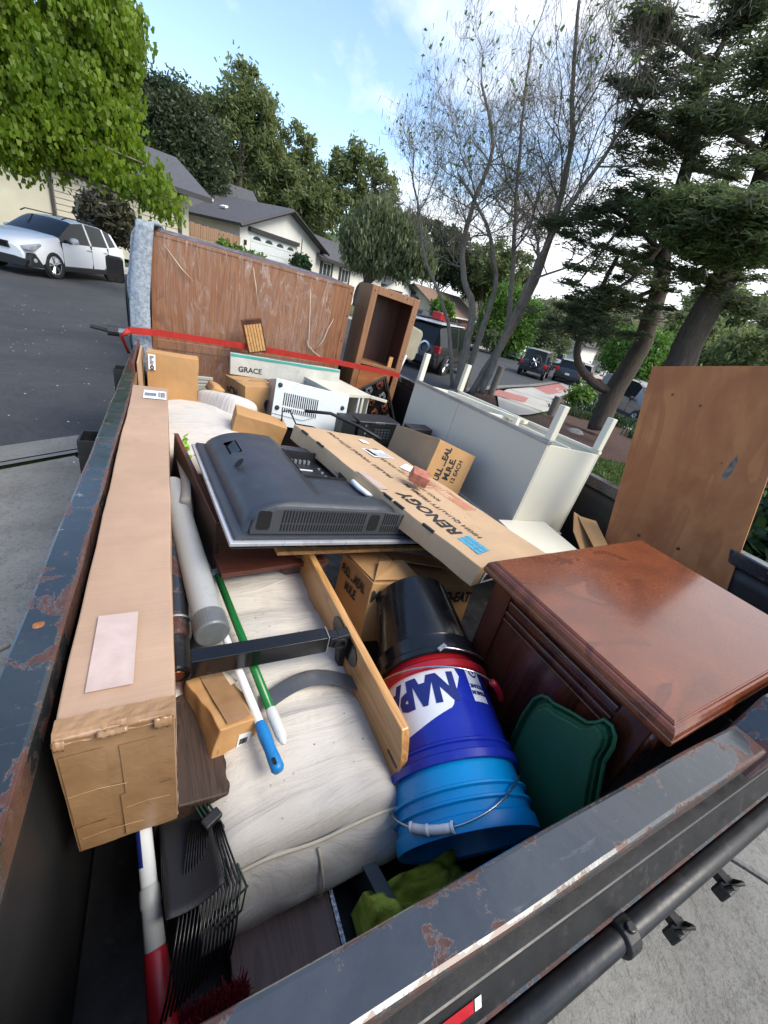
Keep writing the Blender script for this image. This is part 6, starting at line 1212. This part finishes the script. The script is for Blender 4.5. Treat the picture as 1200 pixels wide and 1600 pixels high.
MB().lathe([(0, -.035), (.026, -.035), (.029, -.03), (.030, .02), (.030, .07)], 24, (.0, 0, 0), hd_).build('end_cap', M['black'], hy, bevel=.002); MB().lathe([(0, .001), (.014, .001), (.017, -.002)], 16, (.0, -.036, .0), (0, -1, 0)).build('port', M['copper'], hy); MB().lathe([(.0375, 0), (.039, .004), (.0375, .008)], 28, (0, .12, .003), hd_).build('clamp_ring', M['galv'], hy)
MB().box((.012, -.035, -.035), (.05, .075, .014), D3(20, 25, -20)).build('bracket', M['rail_rusty'], hy, bevel=.004); MB().box((-.015, -.055, -.05), (.03, .06, .012), D3(-20, 40, 30)).build('bracket', M['rail_rusty'], hy, bevel=.004)
for q in ((.02, -.05, -.022), (-.008, -.06, -.035), (.024, -.02, -.018)): MB().lathe([(0, .008), (.006, .007), (.007, 0)], 6, q, (.3, -.5, .8)).build('bolt', M['galv'], hy)
gp_ = thing('green_pole', 'green broom pole with white ribbed tip on the canvas cushion', 'pole', (.186, .47, .925)); P0 = Vector((0, 0, 0)); P1 = Vector((.108 - .186, 1.02 - .47, .01)); dd = (P1 - P0).normalized()
MB().tube([tuple(dd * .075), tuple(dd * .57)], .0105, 16).build('pole', M['greenpole'], gp_, smooth=True); MB().lathe([(0, -.004), (.006, 0), (.0095, .008), (.012, .02), (.0128, .07), (.0115, .084)], 18, P0, dd).build('tip', M['whitegrip'], gp_, smooth=True)
wp = thing('aluminium_pole', 'white pole with blue hand grip on the canvas cushion', 'pole', (.162, .412, .935)); P1 = Vector((.112 - .162, .72 - .412, .0)); dd = P1.normalized()
MB().tube([tuple(dd * .10), tuple(dd * .75)], .0095, 16).build('pole', M['white'], wp, smooth=True); MB().lathe([(0, -.002), (.010, 0), (.0135, .006), (.013, .03), (.0118, .05), (.0132, .075), (.0128, .105), (.0105, .112)], 20, Vector(), dd).build('grip', M['bluegrip'], wp, smooth=True)
MB().prism(rounded(.007, .016, .0033, 3), 0, .0008, 2).build('hang_hole', M['hole'], wp, loc=tuple(dd * .016 + Vector((-.004, 0, .0125))), rot=D3(0, 0, 10))
# ---- board with bracket and the steel tube bolted to it
pk = thing('shelf_plank', 'narrow varnished plank on edge carrying a black steel bracket', 'plank', (.408, .70, .90), D3(0, 0, 2.6))
MB().prism([(-.365, -.20), (-.365, -.02), (-.335, .07), (-.32, .1), (.50, .1), (.50, -.25), (-.30, -.25)], -.011, .011, 0).build('plank', M['wood_plank'], pk, bevel=.004, seg=3); MB().prism(rounded(.011, .045, .005), 0, .0008, 2).build('slot', M['wood_mahd'], pk, loc=(-.0112, -.325, .0), rot=D3(0, -90, 0)); MB().prism([(a_ , b_) for a_, b_ in rounded(.16, .07, .034)], -.014, -.0115, 0).build('bracket_plate', M['black_gloss'], pk, loc=(0, -.02, .055)); MB().prism([(a_, b_) for a_, b_ in rounded(.16, .07, .034)], .0115, .014, 0).build('bracket_plate', M['black_gloss'], pk, loc=(0, -.02, .045))
tu = thing('steel_tube', 'black square steel tube bolted to the varnished plank', 'tube', (.20, .675, .985), D3(0, .8, -.5))
MB().b2((-.185, -.019, -.030), (.135, .019, .024)).build('tube', M['black_gloss'], tu, bevel=.003, seg=3); MB().b2((.138, -.013, -.020), (.168, .013, .017)).build('inner_tube', M['black_gloss'], tu, bevel=.003); MB().b2((.1355, -.0205, -.032), (.1385, .0205, .026)).build('weld_collar', M['galv'], tu, bevel=.001)
MB().prism([(-.03, .012), (.025, .018), (.025, -.12), (.012, -.13), (0, -.03), (-.03, -.018)], -.016, .016, 1).build('mount_arm', M['black_plastic'], tu, bevel=.003, loc=(.175, 0, 0)); MB().lathe([(0, .003), (.011, .002), (.012, 0)], 16, (.165, -.016, -.003), (0, -1, 0)).build('bolt', M['black'], tu)
MB().lathe([(.013, -.003), (.018, -.003), (.018, .003), (.013, .003), (.013, -.003)], 24, (.172, -.022, -.004), (0, 1, 0)).build('cable_loop', M['black_plastic'], tu)
# curved metal strap lying on the cushion
m = MB(); P = [Vector((.17 + .235 * t_, .570 + .040 * sin(t_ * pi * .9) - .02 * t_, .893 + .014 * sin(t_ * pi))) for t_ in [k / 16 for k in range(17)]]
for p in P: m.v += [tuple(p), tuple(p + Vector((-.004, .044, .004)))]
m.f = [(2 * i, 2 * i + 1, 2 * i + 3, 2 * i + 2) for i in range(16)]; tag(m.build('metal_strap', plain('dull_steel', (.13, .135, .145), .35, .6), solid=.002), 'curved grey metal strap arching over the canvas cushion', 'strap')
# small taped carton and dark block
sc_ = carton('small crushed taped box with bar code label below the steel tube', (.074, .605, .882), (-12, 8, 14), (.094, .185, .105), 'card_o', .007, 41, 'y', True, cell=.014)
MB().grid(lambda u, v: (-.042 + .084 * u, -.0905 + .002 * noise3((u * 6, v * 6, 0)), -.045 + .09 * v), 8, 8).build('tape_sheet', M['tape'], sc_, smooth=True); flat('bar_label', .030, .038, M['paper'], sc_, (.014, -.0945, -.005), D3(90, 8, 0)); barcode(sc_, (.012, -.096, -.004), D3(90, 8, 0), .018, .014, 9); flat('paper_label', .022, .05, M['piping'], sc_, (.028, .045, .0525), (0, 0, .3))
db = tag(MB().prism([(-.07, -.16), (.055, -.165), (.085, -.09), (.02, .16), (-.07, .17)], -.05, .045, 2).build('dark_block', M['wood_dark'], bevel=.004, loc=(.005, .59, .845), rot=D3(0, 8, 2)), 'dark brown angular wood block beside the crushed small box', 'block')
# ---- buckets lying nested, mouths towards the tailgate
bd = Vector((.262, 1, .175)).normalized(); bA = Vector((.526, .188, .828))
def bucket(name, label, s, rb, rt, h, mat, ribs, n=64):
    A = bA + bd * s; t = thing(name, label, 'bucket', tuple(A)); pr = []
    pr = [(rt - .006, .004), (rt + .004, .0)] + [(r_, z_) for r_, z_ in ribs] + [(rb + .002, h - .008), (rb - .006, h), (rb - .012, h - .002), (0, h - .003)]
    o = MB().lathe(pr, n, (0, 0, 0), bd).build('bucket_body', M[mat], t, smooth=True); o.modifiers.new('e', 'EDGE_SPLIT').split_angle = rd(28)
    MB().lathe([(rt - .006, .004), (rb - .008, h - .012), (0, h - .012)], n, (0, 0, 0), bd).build('bucket_inside', M[mat], t, smooth=True); return t
b1 = bucket('plastic_bucket', 'light blue bucket with ribbed rim, lowest in the nested row', 0, .128, .150, .36, 'skyblue', [(.155, .004), (.155, .026), (.149, .030), (.148, .046), (.156, .049), (.156, .053), (.148, .056), (.147, .070), (.155, .073), (.155, .077), (.147, .080), (.146, .085)])
b2_ = bucket('plastic_bucket', 'royal blue bucket with white NAPA lettering in the nested row'.replace('NAPA ', 'upside down '), .118, .130, .147, .36, 'napablue', [(.156, .002), (.157, .018), (.150, .022), (.149, .034), (.154, .037), (.154, .041), (.148, .045), (.1465, .06), (.1465, .075)])
b3 = bucket('plastic_bucket', 'red bucket showing only its rim between the blue and black ones', .325, .100, .143, .26, 'red', [(.153, .003), (.154, .020), (.147, .024), (.140, .03)])
b4 = bucket('plastic_bucket', 'glossy black bucket at the far end of the nested row', .365, .116, .144, .29, 'bucket_black', [(.153, .003), (.154, .016), (.147, .022), (.145, .055), (.147, .060), (.142, .064), (.141, .07)])
# printed label on the blue bucket (curved patches on its wall)
e1 = bd.cross(Vector((0, 0, 1))).normalized(); e2 = e1.cross(bd).normalized()       # e1 to the right, e2 up
def wall(par_r, ang, s, lift): # point on bucket wall; ang from up (0) towards left (+)
    return Vector(bd * s) + (e2 * cos(ang) - e1 * sin(ang)) * (par_r(s) + lift)
rw = lambda s: .1465 - (.1465 - .130) * (s - .075) / (.36 - .075)
def wrap(par, pts2, name, mat, lift, tri=None):
    """wrap a flat polygon (angle, height) around the wall"""
    bm = bmesh.new(); vs = [bm.verts.new((a_, s_, 0)) for a_, s_ in pts2]; bm.faces.new(vs)
    for k in range(-30, 31): bmesh.ops.bisect_plane(bm, geom=bm.verts[:] + bm.edges[:] + bm.faces[:], plane_co=(k * .06, 0, 0), plane_no=(1, 0, 0))
    bmesh.ops.triangulate(bm, faces=bm.faces[:])
    for v in bm.verts: v.co = wall(rw, v.co.x, v.co.y, lift)
    me = bpy.data.meshes.new(name); bm.to_mesh(me); bm.free(); me.materials.append(mat); o = bpy.data.objects.new(name, me); COL.objects.link(o); o.parent = par; return o
def band(par, a0, a1, lo, hi, name, mat, lift, nu=40):
    return MB().grid(lambda u, v: tuple(wall(rw, a0 + (a1 - a0) * u, lo(a0 + (a1 - a0) * u) + (hi(a0 + (a1 - a0) * u) - lo(a0 + (a1 - a0) * u)) * v, lift)), nu, 6).build(name, mat, par, smooth=True)
band(b2_, -.10, 1.5, lambda a_: float(np.interp(a_, [-.10, .16, .75, 1.5], [.185, .112, .080, .05])), lambda a_: float(np.interp(a_, [-.10, .02, 1.5], [.1855, .242, .262])), 'white_label', M['paper'], .0008)
band(b2_, -.62, -.28, lambda a_: .125, lambda a_: .25, 'white_label', M['paper'], .0008, 10)
def wraptext(s, size, a0, s0, mat, par, bold=.003, xs=1., lift=.0018, name='printed_lettering'):
    cu_ = bpy.data.curves.new(name, 'FONT'); cu_.body = s; cu_.size = size; cu_.offset = bold; cu_.resolution_u = 2; cu_.align_x = 'CENTER'; cu_.align_y = 'CENTER'; t = bpy.data.objects.new(name, cu_); COL.objects.link(t)
    me = bpy.data.meshes.new_from_object(t.evaluated_get(bpy.context.evaluated_depsgraph_get())); bpy.data.objects.remove(t)
    bm = bmesh.new(); bm.from_mesh(me); 
    for k in range(-40, 41): bmesh.ops.bisect_plane(bm, geom=bm.verts[:] + bm.edges[:] + bm.faces[:], plane_co=(k * .012, 0, 0), plane_no=(1, 0, 0))
    # lettering is upside down: reading direction runs towards the left side of the row (angle +), tops towards the mouth
    for v in bm.verts:
        ang = a0 + v.co.x * xs / .14; sh = s0 - v.co.y; v.co = wall(rw, ang, sh, lift)
    bm.to_mesh(me); bm.free(); me.materials.clear(); me.materials.append(mat); o = bpy.data.objects.new(name, me); COL.objects.link(o); o.parent = par; return o
wraptext('NAPA', .092, .70, .166, M['ink_navy'], b2_, .006, .80)
wraptext('PROLINK', .014, -.45, .165, M['ink_navy'], b2_, .0006, .8); wraptext('PREMIUM', .014, -.45, .148, M['ink_navy'], b2_, .0006, .8)
wrap(b2_, [(-.45 + .10 * cos(q), .205 + .017 * sin(q)) for q in [2 * pi * k / 20 for k in range(20)]], 'round_emblem', M['ink_navy'], .0018); wrap(b2_, [(-.45 + .075 * cos(q), .205 + .0125 * sin(q)) for q in [2 * pi * k / 20 for k in range(20)]], 'emblem_centre', M['paper'], .0024); wraptext('A', .018, -.45, .205, M['ink_navy'], b2_, .0006, 1, .0030)
# bails
def bail(t, r, s0, a0, a1, sag, mat, rad=.0022, grip=None, gmat=None, n=30, mono=0):
    """wire from angle a0 to a1 round the mouth side, pulled out by sag along -bd"""
    P = []
    for k in range(n + 1):
        q = k / n; a_ = a0 + (a1 - a0) * q; p = (e2 * cos(a_) - e1 * sin(a_)) * (r + .012 + sag[1] * sin(pi * q)) + bd * (s0 - sag[0] * sin(pi * q) - mono * q); P.append(tuple(p))
    MB().tube(P, rad, 8).build('bail_wire', M[mat], t, smooth=True)
    if grip is not None:
        i0, i1 = int((grip - .09) * n), int((grip + .09) * n) + 1; G = P[i0:i1 + 1]; MB().tube(G, .008 if gmat != 'white' else .0085, 12).build('bail_grip', M[gmat], t, smooth=True)
        if gmat == 'white':
            for e_ in (G[0], G[len(G) // 2], G[-1]): q0 = Vector(e_); MB().lathe([(.0085, -.003), (.0105, -.002), (.0105, .002), (.0085, .003)], 14, q0, (Vector(G[1]) - Vector(G[0])).normalized()).build('grip_ring', M['white'], t)
bail(b1, .150, .085, -.62, 1.75, (.075, .0), 'chrome', .0020, .62, 'white')
bail(b3, .152, .015, 1.25, -.98, (.0, .035), 'chrome', .0020, .87, 'red', mono=.085)
bail(b4, .148, .008, .12, -1.5, (.012, .004), 'chrome', .0034)
MB().box(tuple((e2 * cos(.12) - e1 * sin(.12)) * .16 + bd * .008), (.03, .012, .006), D3(0, 0, 20)).build('bail_ear', M['galv'], b4, bevel=.002)
# ---- green lid leaning on the table
X_ = .735
gl = thing('storage_lid', 'dark green moulded storage lid leaning against the mahogany table', 'lid', (.70, .20, .66))
def lidp(y, z): return (X_ - .70 - (1.15 - z) * .10, y - .20, z - .66)
out = [(.302, .86), (.322, 1.00), (.322, 1.06), (.312, 1.085), (.298, 1.095), (.285, 1.096), (.245, 1.118), (.212, 1.132), (.200, 1.150), (.194, 1.168), (.178, 1.172), (.163, 1.160), (.155, 1.14), (.150, 1.10), (.115, 1.02), (.08, .95), (.08, .66), (.27, .66)]
def lidmesh(P, o_, name, th=.004, rim=.0):
    c_ = Vector((sum(p[0] for p in P) / len(P), sum(p[1] for p in P) / len(P))); m = MB(); m.v = [tuple(Vector(lidp(c_.x + (p[0] - c_.x) * (1 - o_[0] * 3), c_.y + (p[1] - c_.y) * (1 - o_[0] * 2.2))) + Vector((-o_[1], 0, 0))) for p in P]; return m
levels = [(0, .0), (.012, .002), (.022, -.008), (.040, -.008), (.048, .004), (.066, .004), (.074, .012), (.085, .013)]
m = MB(); n = len(out)
for lv in levels: m.v += lidmesh(out, lv, '').v
m.f = [(i * n + k, i * n + (k + 1) % n, (i + 1) * n + (k + 1) % n, (i + 1) * n + k) for i in range(len(levels) - 1) for k in range(n)] + [tuple((len(levels) - 1) * n + k for k in range(n))]
o = m.build('lid_shell', M['green_lid'], gl, smooth=False, bevel=.003, seg=3); MB().tube([tuple(Vector(lidp(*p)) + Vector((-.002, 0, 0))) for p in out[:16]], .004, 8).build('lid_rim', M['green_lid'], gl, smooth=True)
# ---- things at the bottom by the tailgate
bf = thing('brown_cabinet', 'brown laminate cabinet lying under the cushion by the tailgate', 'cabinet', (.155, .215, .62)); MB().b2((-.10, -.125, 0), (.092, .12, .10)).build('carcass', M['wood_brownlam'], bf, bevel=.002); MB().b2((.093, -.125, .0), (.101, .12, .102)).build('speckled_edge', M['foil'], bf)
gb = thing('grey_bin', 'grey plastic bin wall beside the light blue bucket', 'bin', (.36, .25, .63), D3(0, 0, 12)); MB().b2((-.035, -.16, .011), (-.022, .099, .12)).build('bin_wall', M['greyplast'], gb, bevel=.002); MB().b2((-.0275, .10, 0), (.02, .107, .12)).build('bin_wall', M['greyplast'], gb, bevel=.002); MB().b2((-.040, -.16, .122), (-.01, .099, .128)).build('bin_lip', M['greyplast'], gb, bevel=.001); MB().b2((-.0275, -.16, 0), (.03, .10, .01)).build('bin_base', M['greyplast'], gb)
tw_ = thing('lime_towel', 'crumpled lime green towel under the mouth of the bucket row', 'towel', (.44, .16, .70))
def twf(u, v):
    x = -.14 + .25 * u; y = -.03 + .09 * v; z = .045 + .035 * sin(u * 9 + v * 2) * sin(v * pi) + .03 * noise3((u * 7, v * 5, 0), 3) + .045 * math.exp(-((u - .15) / .12) ** 2 - ((v - .4) / .3) ** 2) - .03 * u
    return (x, y, z if .02 < v < .98 and .02 < u < .98 else -.06)
MB().grid(twf, 70, 36).build('towel', M['towel'], tw_, smooth=True, solid=.006)
# broom, shovel, rake, wire basket, red brush in the dark corner
bm_ = thing('broom', 'white broom handle with red head socket in the near left corner', 'broom', (-.045, .17, .80)); A0, A1 = Vector((0, 0, 0)), Vector((-.028, .245, .10)); dd = (A1 - A0).normalized(); Ln = (A1 - A0).length
MB().tube([tuple(dd * .165), tuple(dd * (Ln + .5))], .0125, 18).build('handle', M['white'], bm_, smooth=True); MB().lathe([(.0130, .095), (.0150, .10), (.0142, .15), (.0160, .155), (.0150, .175), (.0128, .18)], 18, Vector(), dd).build('collar', plain('grey_collar', (.36, .37, .36), .5), bm_, smooth=True); MB().lathe([(.024, -.10), (.020, .0), (.0165, .095), (.014, .10)], 18, Vector(), dd).build('socket', M['red'], bm_, smooth=True)
lbp = dd * .245; MB().grid(lambda u, v: tuple(dd * (.205 + .055 * v) + (Vector((-1, 0, .3)) * cos(u * 2.2 - 1.1) + Vector((0, -.35, 1)) * sin(u * 2.2 - 1.1)).normalized() * .0132), 8, 3).build('label_band', M['ink_navy'], bm_, smooth=True)
MB().grid(lambda u, v: (-.06 + .20 * u, -.12 + .02 * v, -.10 + .05 * v), 6, 3).build('broom_head', M['red'], bm_, solid=.02)
rb = thing('red_brush', 'red bristle brush head at the tips of the rake tines', 'brush', (.015, .16, .72)); MB().b2((-.07, -.03, -.01), (.06, .01, .01)).build('brush_block', M['red'], rb, bevel=.004)
n = 3000; C_ = np.stack([rng.uniform(-.07, .06, n), rng.uniform(-.02, .03, n), np.full(n, .045)], 1); A_ = np.stack([rng.normal(0, .004, n), rng.normal(.004, .004, n), rng.uniform(.018, .026, n)], 1); C_[:, 2] = .03; quads('bristles', C_, A_, runit(n) * .0011, M['redbrush'], rb)
so = thing('black_shovel', 'black scoop blade standing between broom handle and rake', 'shovel', (-.006, .425, .838), D3(-20, -8, 8))
m = MB(); m.grid(lambda u, v: ((u - .5) * .085 * (1 - .05 * v), -.17 + .22 * v, .012 * ((u - .5) * 2) ** 2 + .05 * v ** 2 * 0 + .01), 10, 14); m.build('blade', M['black_plastic'], so, smooth=True, solid=.003); MB().tube([(-.042, -.17, .02), (-.041, .05, .02), (-.03, .062, .016), (.03, .062, .016), (.041, .05, .02)], .003, 6).build('blade_rim', M['black_gloss'], so, smooth=True)
rk = thing('leaf_rake', 'black wire leaf rake with bent tines at the near left', 'rake', (.03, .33, .86))
hub = Vector((-.028, .075, .02))
for i in range(17):
    q = i / 16; tip = Vector((-.078 + .098 * q, -.155 + .035 * q, -.022)); mid = hub.lerp(tip, .6) + Vector((.006 + .018 * q, 0, .020)); pre = tip + Vector((.010, .022, .020))
    MB().tube([tuple(hub + Vector((.05 * q, -.02 * q, 0))), tuple(hub.lerp(mid, .5) + Vector((.03 * q, 0, .010))), tuple(mid + Vector((.02 * q, 0, 0))), tuple(pre), tuple(tip)], .0018, 6).build('tine', M['black_gloss'], rk, smooth=True)
gw = thing('wire_basket', 'dark green coated wire basket end beside the rake', 'basket', (.015, .40, .87)); gm = plain('green_coated_wire', (.010, .035, .024), .3, bump=0)
for i in range(4):
    o_ = Vector((.010 * i, -.004 * i, -.003 * i)); MB().tube([tuple(Vector(p) + o_) for p in ((-.04, .10, .015), (.012, -.01, .01), (.040, -.105, -.015), (.030, -.125, -.045), (.0, -.13, -.08))], .0019, 6).build('wire', gm, gw, smooth=True)
MB().tube([(-.005, -.115, -.075), (.04, -.125, -.05), (.072, -.118, -.02)], .0022, 6).build('wire', gm, gw, smooth=True); MB().box((.022, -.008, .016), (.034, .02, .014), D3(0, 0, 30)).build('black_clip', M['black_plastic'], gw, bevel=.003)
# leaf crumbs on the load
n = 260; C_ = np.stack([rng.uniform(-.05, .38, n), rng.uniform(.34, 1.1, n), np.zeros(n)], 1); C_[:, 2] = [.66 + soft((x - .17 + .16) / .415, (y - .32 + .03) / 1.23)[2] + .002 for x, y in C_[:, :2]]; keep = rng.random(n) < .22
q = quads('leaf_crumbs', C_[keep], runit(keep.sum()) * np.array([.0018, .0018, .0005]), runit(keep.sum()) * np.array([.0014, .0014, .0004]), M['wood_dark']); tag(q, 'tiny dark crumbs sprinkled on the canvas cushion', 'crumbs')
